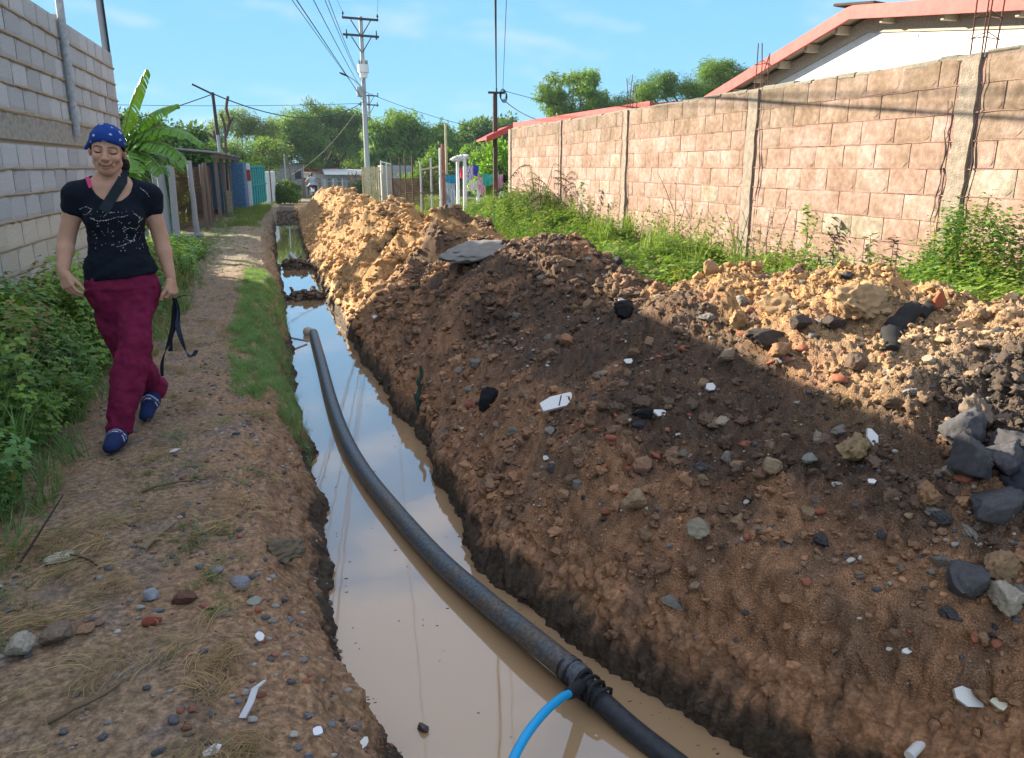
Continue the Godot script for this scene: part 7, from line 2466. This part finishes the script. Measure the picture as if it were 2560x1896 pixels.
func woman() -> void:
	rng.seed = 95
	var t := thing("person", "person walking towards the camera in black sequined top, maroon trousers and blue headscarf", "person", Vector3(-0.94, 0.0, -4.49), deg_to_rad(12.0))
	# skin: one body
	var b := Field.new(Vector3(-0.30, 0.02, -0.40), Vector3(0.40, 1.46, 0.34), 0.011)
	var sr := Vector3(-0.078, 1.278, -0.005)
	var sl := Vector3(0.252, 1.268, -0.005)
	var er := Vector3(-0.152, 1.06, -0.03)
	var el := Vector3(0.288, 1.055, -0.02)
	var wr := Vector3(-0.186, 0.905, 0.07)
	var wl := Vector3(0.312, 0.835, 0.04)
	b.ell(Vector3(0.08, 1.20, -0.005), Vector3(0.145, 0.165, 0.095))
	b.ell(Vector3(0.078, 1.03, 0.0), Vector3(0.135, 0.16, 0.09), 0.04)
	b.ell(Vector3(0.072, 0.84, 0.0), Vector3(0.160, 0.13, 0.11), 0.04)
	b.cap(Vector3(0.03, 1.315, -0.012), sr, 0.050, 0.052, 0.05)
	b.cap(Vector3(0.14, 1.315, -0.012), sl, 0.050, 0.052, 0.05)
	b.cap(Vector3(0.085, 1.28, -0.015), Vector3(0.088, 1.41, 0.0), 0.060, 0.052, 0.05)
	b.cap(Vector3(0.06, 1.325, 0.05), Vector3(-0.03, 1.318, 0.02), 0.014, 0.012, 0.03)
	b.cap(Vector3(0.11, 1.325, 0.05), Vector3(0.20, 1.312, 0.02), 0.014, 0.012, 0.03)
	b.cap(sr, er, 0.050, 0.041, 0.03)
	b.cap(er, er.lerp(wr, 0.35), 0.040, 0.040, 0.015)
	b.cap(er.lerp(wr, 0.35), wr, 0.040, 0.027, 0.015)
	b.cap(sl, el, 0.050, 0.040, 0.03)
	b.cap(el, el.lerp(wl, 0.35), 0.039, 0.039, 0.015)
	b.cap(el.lerp(wl, 0.35), wl, 0.039, 0.026, 0.015)
	b.cap(Vector3(0.15, 0.80, 0.02), Vector3(0.068, 0.43, 0.145), 0.070, 0.055, 0.03)
	b.cap(Vector3(0.068, 0.43, 0.145), Vector3(-0.045, 0.10, 0.20), 0.056, 0.036, 0.02)
	b.cap(Vector3(0.0, 0.80, 0.0), Vector3(0.055, 0.43, -0.03), 0.070, 0.053, 0.03)
	b.cap(Vector3(0.055, 0.43, -0.03), Vector3(0.165, 0.17, -0.285), 0.054, 0.036, 0.02)
	var body := b.mesh(skin_tint)
	# head, in its own finer grid: y up the skull, z out of the face
	var h := Field.new(Vector3(-0.10, -0.15, -0.13), Vector3(0.10, 0.14, 0.135), 0.0036)
	h.ell(Vector3(0, 0.035, -0.012), Vector3(0.074, 0.084, 0.094), 0.01)
	h.ell(Vector3(0, -0.030, 0.022), Vector3(0.0625, 0.082, 0.068), 0.03)
	h.ell(Vector3(0, -0.092, 0.052), Vector3(0.030, 0.024, 0.030), 0.03)
	h.cap(Vector3(-0.050, -0.062, 0.012), Vector3(-0.018, -0.095, 0.048), 0.018, 0.016, 0.02)
	h.cap(Vector3(0.050, -0.062, 0.012), Vector3(0.018, -0.095, 0.048), 0.018, 0.016, 0.02)
	h.cap(Vector3(0, -0.05, -0.02), Vector3(0, -0.15, -0.035), 0.052, 0.050, 0.03)
	for s in [-1.0, 1.0]:
		h.ell(Vector3(s * 0.040, -0.028, 0.064), Vector3(0.023, 0.019, 0.023), 0.018)
		h.ell(Vector3(s * 0.034, 0.004, 0.096), Vector3(0.019, 0.012, 0.017), 0.012, true)
		h.ell(Vector3(s * 0.033, 0.001, 0.0735), Vector3(0.0165, 0.0125, 0.0135), 0.004)
		h.cap(Vector3(s * 0.014, 0.020, 0.087), Vector3(s * 0.050, 0.018, 0.068), 0.008, 0.007, 0.013)
		h.ell(Vector3(s * 0.0765, -0.008, -0.008), Vector3(0.010, 0.030, 0.019), 0.006, false, Basis.from_euler(Vector3(-0.2, s * 0.4, 0)))
		h.ell(Vector3(s * 0.080, -0.006, -0.004), Vector3(0.006, 0.017, 0.009), 0.005, true)
		h.ell(Vector3(s * 0.0125, -0.034, 0.099), Vector3(0.0085, 0.0075, 0.010), 0.006)
		h.ell(Vector3(s * 0.0065, -0.041, 0.104), Vector3(0.0040, 0.003, 0.005), 0.003, true)
		# the crease from nose to mouth
		h.cap(Vector3(s * 0.016, -0.050, 0.088), Vector3(s * 0.033, -0.062, 0.076), 0.006, 0.007, 0.012)
	h.cap(Vector3(0, 0.012, 0.088), Vector3(0, -0.030, 0.108), 0.0075, 0.0115, 0.012)
	var up := [Vector3(-0.034, -0.050, 0.074), Vector3(-0.014, -0.0615, 0.091), Vector3(0, -0.0625, 0.094), Vector3(0.014, -0.0615, 0.091), Vector3(0.034, -0.050, 0.074)]
	var lo := [Vector3(-0.030, -0.056, 0.076), Vector3(-0.012, -0.0735, 0.089), Vector3(0, -0.0755, 0.0915), Vector3(0.012, -0.0735, 0.089), Vector3(0.030, -0.056, 0.076)]
	for i in 4:
		h.cap(up[i], up[i + 1], 0.0052, 0.0052, 0.004)
		h.cap(lo[i], lo[i + 1], 0.0062, 0.0062, 0.004)
	var turn := Basis.from_euler(Vector3(0.11, -0.16, -0.11))
	var hx := Transform3D(turn, Vector3(0.088, 1.497, 0.035))
	h.mesh(head_tint, hx, body)
	hand(body, wr, Vector3(0.16, -0.90, 0.34), Vector3(0.62, 0, 0.78), -1.0, [0.42, 0.42])
	hand(body, wl, Vector3(0.02, -0.95, 0.22), Vector3(-0.55, 0, 0.83), 1.0, [0.85, 1.0])
	obj("body", body, M.skin, t)

	# headscarf
	var sc := Field.new(Vector3(-0.12, -0.10, -0.14), Vector3(0.12, 0.15, 0.13), 0.0042)
	sc.ell(Vector3(0, 0.038, -0.012), Vector3(0.0815, 0.092, 0.1015), 0.01)
	sc.ell(Vector3(0, 0.06, 0.03), Vector3(0.067, 0.05, 0.066), 0.02)
	sc.plane(Vector3(0, -0.885, 0.466), -0.004)
	sc.cap(Vector3(-0.074, 0.022, 0.0), Vector3(-0.100, -0.004, -0.01), 0.016, 0.006, 0.015)
	sc.cap(Vector3(0.02, -0.03, -0.105), Vector3(0.05, -0.075, -0.12), 0.018, 0.010, 0.015)
	var spots := []
	for k in 26:
		var a := k * 2.39996
		var yy := 1.0 - (k + 0.5) / 26.0 * 1.15
		var rr := sqrt(maxf(1.0 - yy * yy, 0.0))
		spots.append([Vector3(cos(a) * rr * 0.0815, 0.038 + yy * 0.092, -0.012 + sin(a) * rr * 0.1015), 0.006 + 0.0035 * (k % 3)])
	var cloth := func(p: Vector3) -> Color:
		for q in spots:
			var d: Vector3 = p - q[0]
			d.y *= 1.5
			var l := d.length()
			if l < q[1] and not (l < q[1] * 0.45 and l > q[1] * 0.2):
				return Color(0.46, 0.52, 0.66)
		return Color(0.014, 0.050, 0.235)
	var scarf := sc.mesh(cloth)
	wrinkle(scarf, fn(14.0, 5, 3), 0.004, Vector3(1.4, 0.7, 1.4))
	var scm := MB.new()
	scm.add(scarf, hx)
	obj("headscarf", scm, M.fabric, t)
	var ha := Field.new(Vector3(-0.10, -0.13, -0.14), Vector3(0.11, 0.05, 0.06), 0.005)
	ha.ell(Vector3(0, 0.0, -0.045), Vector3(0.076, 0.055, 0.070), 0.01)
	ha.cap(Vector3(0.072, 0.028, 0.030), Vector3(0.076, -0.010, -0.030), 0.009, 0.012, 0.01)
	ha.cap(Vector3(-0.070, 0.028, 0.034), Vector3(-0.075, -0.015, -0.025), 0.008, 0.012, 0.01)
	ha.ell(Vector3(0.062, -0.075, -0.075), Vector3(0.030, 0.040, 0.030), 0.02)
	var hair := ha.mesh(func(_p: Vector3) -> Color: return Color(0.022, 0.016, 0.014))
	wrinkle(hair, fn(40.0, 6, 2), 0.004, Vector3(1, 0.3, 1))
	var ham := MB.new()
	ham.add(hair, hx)
	obj("hair", ham, M.cloth, t)

	# black top
	var k := 0.009
	var s := Field.new(Vector3(-0.24, 0.82, -0.18), Vector3(0.40, 1.42, 0.20), 0.0085)
	s.ell(Vector3(0.08, 1.20, -0.005), Vector3(0.145 + k, 0.165 + k, 0.095 + k))
	s.ell(Vector3(0.016, 1.165, 0.060), Vector3(0.070, 0.062, 0.056), 0.045)
	s.ell(Vector3(0.146, 1.162, 0.060), Vector3(0.070, 0.062, 0.056), 0.045)
	s.ell(Vector3(0.078, 1.02, 0.004), Vector3(0.138, 0.17, 0.098), 0.04)
	s.ell(Vector3(0.075, 0.88, 0.004), Vector3(0.178, 0.15, 0.130), 0.05)
	s.cap(Vector3(0.03, 1.315, -0.012), sr, 0.050 + k, 0.058 + k, 0.05)
	s.cap(Vector3(0.14, 1.315, -0.012), sl, 0.050 + k, 0.058 + k, 0.05)
	s.cap(sr, sr.lerp(er, 0.26), 0.056 + k, 0.060, 0.02)
	s.cap(sl, sl.lerp(el, 0.26), 0.056 + k, 0.060, 0.02)
	s.ell(Vector3(0.086, 1.385, 0.075), Vector3(0.108, 0.142, 0.15), 0.004, true)
	s.plane(Vector3(0.1, -1, 0), -0.852)
	var shirt := s.mesh(func(_p: Vector3) -> Color: return Color(0.0075, 0.008, 0.017))
	wrinkle(shirt, fn(9.0, 7, 3), 0.011, Vector3(1.0, 1.6, 1.0), 0.85, 1.10)
	wrinkle(shirt, fn(13.0, 8, 2), 0.004, Vector3(1.2, 1.0, 1.0))
	var so := obj("top", shirt, M.fabric, t)
	# beads sewn in curls
	var lines := [[Vector2(-0.07, 1.212), Vector2(-0.045, 1.224), Vector2(-0.02, 1.212), Vector2(-0.038, 1.190), Vector2(-0.065, 1.182)], [Vector2(-0.03, 1.168), Vector2(0.0, 1.153), Vector2(0.04, 1.156), Vector2(0.09, 1.170), Vector2(0.13, 1.172)], [Vector2(0.03, 1.175), Vector2(0.05, 1.193), Vector2(0.085, 1.192)],
		[Vector2(0.17, 1.185), Vector2(0.195, 1.165), Vector2(0.185, 1.14), Vector2(0.21, 1.165)], [Vector2(0.07, 1.022), Vector2(0.10, 1.028), Vector2(0.13, 1.040), Vector2(0.155, 1.055), Vector2(0.168, 1.082)], [Vector2(0.135, 1.05), Vector2(0.15, 1.045), Vector2(0.16, 1.055)], [Vector2(0.215, 1.31), Vector2(0.24, 1.29), Vector2(0.255, 1.262)], [Vector2(0.11, 1.10), Vector2(0.14, 1.115), Vector2(0.17, 1.105), Vector2(0.19, 1.125)]]
	var spot := []
	for l in lines:
		for i in l.size() - 1:
			var steps := int((l[i + 1] - l[i]).length() / 0.0075) + 1
			for q in steps:
				spot.append((l[i] as Vector2).lerp(l[i + 1], float(q) / steps) + Vector2(rnd(-0.0015, 0.0015), rnd(-0.0015, 0.0015)))
	for q in 70:
		spot.append(Vector2(rnd(-0.03, 0.20), rnd(0.99, 1.20)))
	var ws := []
	for q in spot:
		ws.append(Transform3D(Basis().scaled(Vector3.ONE * rnd(0.0014, 0.0030)), Vector3(q.x, q.y, front_z(shirt, q.x, q.y) + 0.001)))
	var bead := StandardMaterial3D.new()
	bead.albedo_color = lin(0.66, 0.64, 0.62)
	bead.roughness = 0.25
	bead.metallic = 0.5
	scatter("beads", icosphere(1).mesh(), bead, ws, [], so)
	# pink undershirt strap at her right shoulder
	var ps := MB.new()
	ps.ribbon([Vector3(-0.022, 1.362, -0.02), Vector3(-0.020, 1.364, 0.012), Vector3(-0.016, 1.345, 0.042), Vector3(-0.010, 1.315, 0.062)], [Vector3(1, 0, 0), Vector3(1, 0.1, 0), Vector3(1, 0.2, 0), Vector3(1, 0.2, 0)], 0.009, 0.006, Color(0.62, 0.07, 0.19))
	obj("undershirt_strap", ps, M.cloth, t)
	# bag strap from the left shoulder to the chest
	var bs := MB.new()
	var sp := [Vector3(0.150, 1.375, -0.07), Vector3(0.152, 1.398, -0.02), Vector3(0.146, 1.385, 0.035)]
	var ac := [Vector3(1, -0.1, 0), Vector3(1, -0.1, 0.1), Vector3(0.9, 0.35, 0)]
	for i in 7:
		var f := i / 6.0
		var x := lerpf(0.138, 0.030, f)
		var y := lerpf(1.350, 1.200, f)
		sp.append(Vector3(x, y, maxf(front_z(body, x, y), front_z(shirt, x, y) if y < 1.24 else 0.0) + 0.008))
		ac.append(Vector3(0.82, -0.57, 0.0))
	bs.ribbon(sp, ac, 0.024, 0.005, Color(0.020, 0.030, 0.036))
	obj("bag_strap", bs, M.fabric, t)

	# maroon trousers
	var q := Field.new(Vector3(-0.20, 0.03, -0.42), Vector3(0.34, 0.98, 0.36), 0.0095)
	q.ell(Vector3(0.072, 0.83, 0.0), Vector3(0.176, 0.13, 0.124), 0.02)
	q.cap(Vector3(0.140, 0.775, 0.015), Vector3(0.075, 0.42, 0.15), 0.103, 0.080, 0.05)
	q.cap(Vector3(0.075, 0.42, 0.15), Vector3(-0.040, 0.085, 0.20), 0.084, 0.064, 0.02)
	q.cap(Vector3(0.005, 0.775, 0.0), Vector3(0.060, 0.42, -0.035), 0.100, 0.078, 0.04)
	q.cap(Vector3(0.060, 0.42, -0.035), Vector3(0.158, 0.175, -0.275), 0.080, 0.066, 0.02)
	q.cap(Vector3(0.150, 0.195, -0.255), Vector3(0.170, 0.165, -0.27), 0.068, 0.076, 0.02)
	q.plane(Vector3(0, -1, 0), -0.060)
	var tr := q.mesh(func(p: Vector3) -> Color:
		var fade := 1.0 + 0.25 * n_mid.get_noise_3dv(p * 3.0)
		return Color(0.178, 0.012, 0.050) * fade)
	wrinkle(tr, fn(7.0, 9, 3), 0.030, Vector3(1.1, 0.45, 1.1), 0.05, 0.80)
	wrinkle(tr, fn(15.0, 10, 2), 0.007, Vector3(0.9, 1.3, 0.9))
	obj("trousers", tr, M.fabric, t)

	# shoes and socks
	var shm := shoe()
	for f in [[Transform3D(Basis.from_euler(Vector3(-0.05, -0.20, 0)), Vector3(-0.035, 0.004, 0.165)), Vector3(-0.045, 0.12, 0.195), Vector3(-0.04, 0.06, 0.18)], [Transform3D(Basis.from_euler(Vector3(0.50, -0.32, 0)), Vector3(0.178, 0.115, -0.305)), Vector3(0.165, 0.20, -0.29), Vector3(0.172, 0.16, -0.275)]]:
		var one := MB.new()
		one.add(shm, (f[0] as Transform3D) * Transform3D(Basis().scaled(Vector3(1.18, 1.12, 1.12)), Vector3(0, 0, -0.01)))
		var o := obj("shoe", one, M.fabric, t)
		var bow := MB.new()
		bow.tube([Vector3(-0.034, 0.064, 0.125), Vector3(-0.008, 0.072, 0.122), Vector3(0.008, 0.072, 0.122), Vector3(0.034, 0.064, 0.125)], [0.013, 0.006, 0.006, 0.013], 6, Color(0.06, 0.07, 0.13), 0.6)
		var bm := MB.new()
		bm.add(bow, (f[0] as Transform3D) * Transform3D(Basis().scaled(Vector3.ONE * 1.15), Vector3(0, 0, -0.01)))
		obj("bow", bm, M.cloth, o)
		var sk := MB.new()
		sk.tube([f[1], f[2]], [0.041, 0.042], 14, Color(0.60, 0.61, 0.66))
		obj("sock", sk, M.cloth, t)

	# what she carries
	var c := thing("strap_bundle", "bundle of dangling black straps held in the walking person's hand", "straps", Vector3(-0.94, 0.0, -4.49), deg_to_rad(12.0))
	var g := Vector3(0.312, 0.735, 0.085)
	var strips := [[[g + Vector3(0.055, 0.012, 0.02), g + Vector3(0.03, 0.012, 0.03), g + Vector3(-0.005, -0.02, 0.02), g + Vector3(-0.02, -0.13, 0.02), g + Vector3(-0.055, -0.24, 0.02), g + Vector3(-0.075, -0.27, 0.03)], 0.011], [[g, g + Vector3(0.012, -0.07, 0.02), g + Vector3(0.0, -0.15, 0.03), g + Vector3(0.014, -0.24, 0.04), g + Vector3(0.032, -0.305, 0.05), g + Vector3(0.055, -0.318, 0.055), g + Vector3(0.078, -0.285, 0.06)], 0.013], [[g, g + Vector3(-0.005, -0.10, 0.0), g + Vector3(-0.03, -0.20, 0.0), g + Vector3(-0.08, -0.30, 0.0), g + Vector3(-0.10, -0.36, 0.01), g + Vector3(-0.105, -0.42, 0.01)], 0.009],
		[[g + Vector3(0, 0, 0.01), g + Vector3(0.01, -0.09, 0.015), g + Vector3(-0.035, -0.22, 0.02), g + Vector3(-0.05, -0.285, 0.02)], 0.012]]
	for e in strips.size():
		var pth := spline(strips[e][0], 4)
		var acr := []
		for i in pth.size():
			acr.append(Vector3(cos(i * 0.25 + e), 0.15 * sin(i * 0.4), sin(i * 0.25 + e)).normalized())
		var m := MB.new()
		m.ribbon(pth, acr, strips[e][1], 0.003, Color(0.014, 0.015, 0.02) if e != 1 else Color(0.03, 0.04, 0.06))
		obj("strap", m, M.cloth, c)

func rider() -> void:
	var at := Vector3(1.62, base_height(-50.0), -50.0)
	var bike := thing("motorcycle", "small motorcycle seen from behind far up the lane", "motorcycle", at)
	for z in [0.0, -1.15]:
		var ring := []
		for i in 19:
			var a := TAU * i / 18.0
			ring.append(Vector3(0, 0.29 + 0.25 * sin(a), z + 0.25 * cos(a)))
		var w := MB.new()
		w.tube(ring, 0.045, 7)
		var wo := obj("wheel", w, M.cable, bike)
		var hub := MB.new()
		hub.tube([Vector3(-0.06, 0.29, z), Vector3(0.06, 0.29, z)], 0.055, 8)
		for i in 6:
			var a := TAU * i / 6.0
			hub.tube([Vector3(0, 0.29, z), Vector3(0, 0.29 + 0.23 * sin(a), z + 0.23 * cos(a))], 0.008, 4)
		obj("rim", hub, M.galvanised, wo)
	var bd := MB.new()
	bd.tube([Vector3(0, 0.62, 0.10), Vector3(0, 0.70, -0.2), Vector3(0, 0.72, -0.55), Vector3(0, 0.82, -0.80), Vector3(0, 0.72, -1.0)], [0.06, 0.11, 0.13, 0.14, 0.05], 9, Color.WHITE, 0.7)
	bd.tube([Vector3(0, 0.29, 0), Vector3(0, 0.45, -0.45), Vector3(0, 0.75, -0.95)], 0.04, 6)
	bd.tube([Vector3(0, 0.80, -0.95), Vector3(0, 0.29, -1.15)], 0.035, 6)
	obj("frame", bd, M.steel_dark, bike)
	var st := MB.new()
	st.box(Transform3D(Basis(), Vector3(0, 0.76, -0.28)), Vector3(0.24, 0.07, 0.62), 0.02)
	obj("seat", st, M.cable, bike)
	var en := MB.new()
	en.box(Transform3D(Basis(), Vector3(0, 0.40, -0.55)), Vector3(0.28, 0.26, 0.34), 0.03)
	obj("engine", en, M.galvanised, bike)
	var pl := MB.new()
	pl.box(Transform3D(Basis.from_euler(Vector3(-0.3, 0, 0)), Vector3(0, 0.56, 0.19)), Vector3(0.2, 0.17, 0.012), 0.004)
	obj("number_plate", pl, M.white_enamel, bike)
	var hb := MB.new()
	hb.tube([Vector3(-0.34, 1.00, -0.82), Vector3(-0.12, 1.02, -0.92), Vector3(0.12, 1.02, -0.92), Vector3(0.34, 1.00, -0.82)], 0.018, 6)
	obj("handlebar", hb, M.galvanised, bike)
	for x in [-0.34, 0.34]:
		var mr := MB.new()
		mr.tube([Vector3(x * 0.9, 1.0, -0.85), Vector3(x * 1.1, 1.2, -0.85)], 0.01, 4)
		mr.box(Transform3D(Basis(), Vector3(x * 1.12, 1.23, -0.85)), Vector3(0.11, 0.07, 0.02), 0.008)
		obj("mirror", mr, M.steel_dark, bike)
	var tl := MB.new()
	tl.box(Transform3D(Basis(), Vector3(0, 0.70, 0.15)), Vector3(0.14, 0.07, 0.05), 0.012)
	obj("tail_light", tl, M.red_sheet, bike)
	# the rider
	var t := thing("person", "person in pale grey shirt and dark trousers riding the far motorcycle away", "person", at)
	var f := Field.new(Vector3(-0.50, 0.1, -1.0), Vector3(0.50, 1.7, 0.25), 0.026)
	f.ell(Vector3(0, 0.88, -0.20), Vector3(0.20, 0.14, 0.16), 0.04)
	f.ell(Vector3(0, 1.10, -0.24), Vector3(0.19, 0.24, 0.13), 0.05)
	f.cap(Vector3(-0.16, 1.25, -0.27), Vector3(0.16, 1.25, -0.27), 0.075, 0.075, 0.05)
	f.cap(Vector3(0, 1.28, -0.28), Vector3(0, 1.40, -0.30), 0.06, 0.055, 0.03)
	f.ell(Vector3(0, 1.48, -0.31), Vector3(0.085, 0.115, 0.105), 0.02)
	f.ell(Vector3(0, 1.46, -0.41), Vector3(0.02, 0.025, 0.03), 0.02)
	for s in [-1.0, 1.0]:
		f.cap(Vector3(s * 0.20, 1.23, -0.28), Vector3(s * 0.34, 1.04, -0.42), 0.056, 0.046, 0.03)
		f.cap(Vector3(s * 0.34, 1.04, -0.42), Vector3(s * 0.33, 1.02, -0.76), 0.045, 0.035, 0.02)
		f.ell(Vector3(s * 0.33, 1.02, -0.81), Vector3(0.045, 0.04, 0.06), 0.02)
		f.cap(Vector3(s * 0.11, 0.84, -0.24), Vector3(s * 0.25, 0.76, -0.66), 0.09, 0.07, 0.04)
		f.cap(Vector3(s * 0.25, 0.76, -0.66), Vector3(s * 0.22, 0.36, -0.48), 0.068, 0.05, 0.03)
		f.cap(Vector3(s * 0.22, 0.33, -0.46), Vector3(s * 0.23, 0.30, -0.62), 0.045, 0.04, 0.03)
	var tint := func(p: Vector3) -> Color:
		if p.y > 1.50 or (p.y > 1.41 and p.z > -0.30):
			return Color(0.03, 0.025, 0.022)
		if p.y > 1.34:
			return Color(0.30, 0.16, 0.11)
		if absf(p.x) > 0.235 and p.y > 0.93 and p.z > -0.9:
			return Color(0.36, 0.17, 0.12)
		if p.y > 0.86 and absf(p.x) < 0.3:
			return Color(0.34, 0.38, 0.45)
		return Color(0.018, 0.02, 0.03)
	obj("body", f.mesh(tint), M.skin, t)
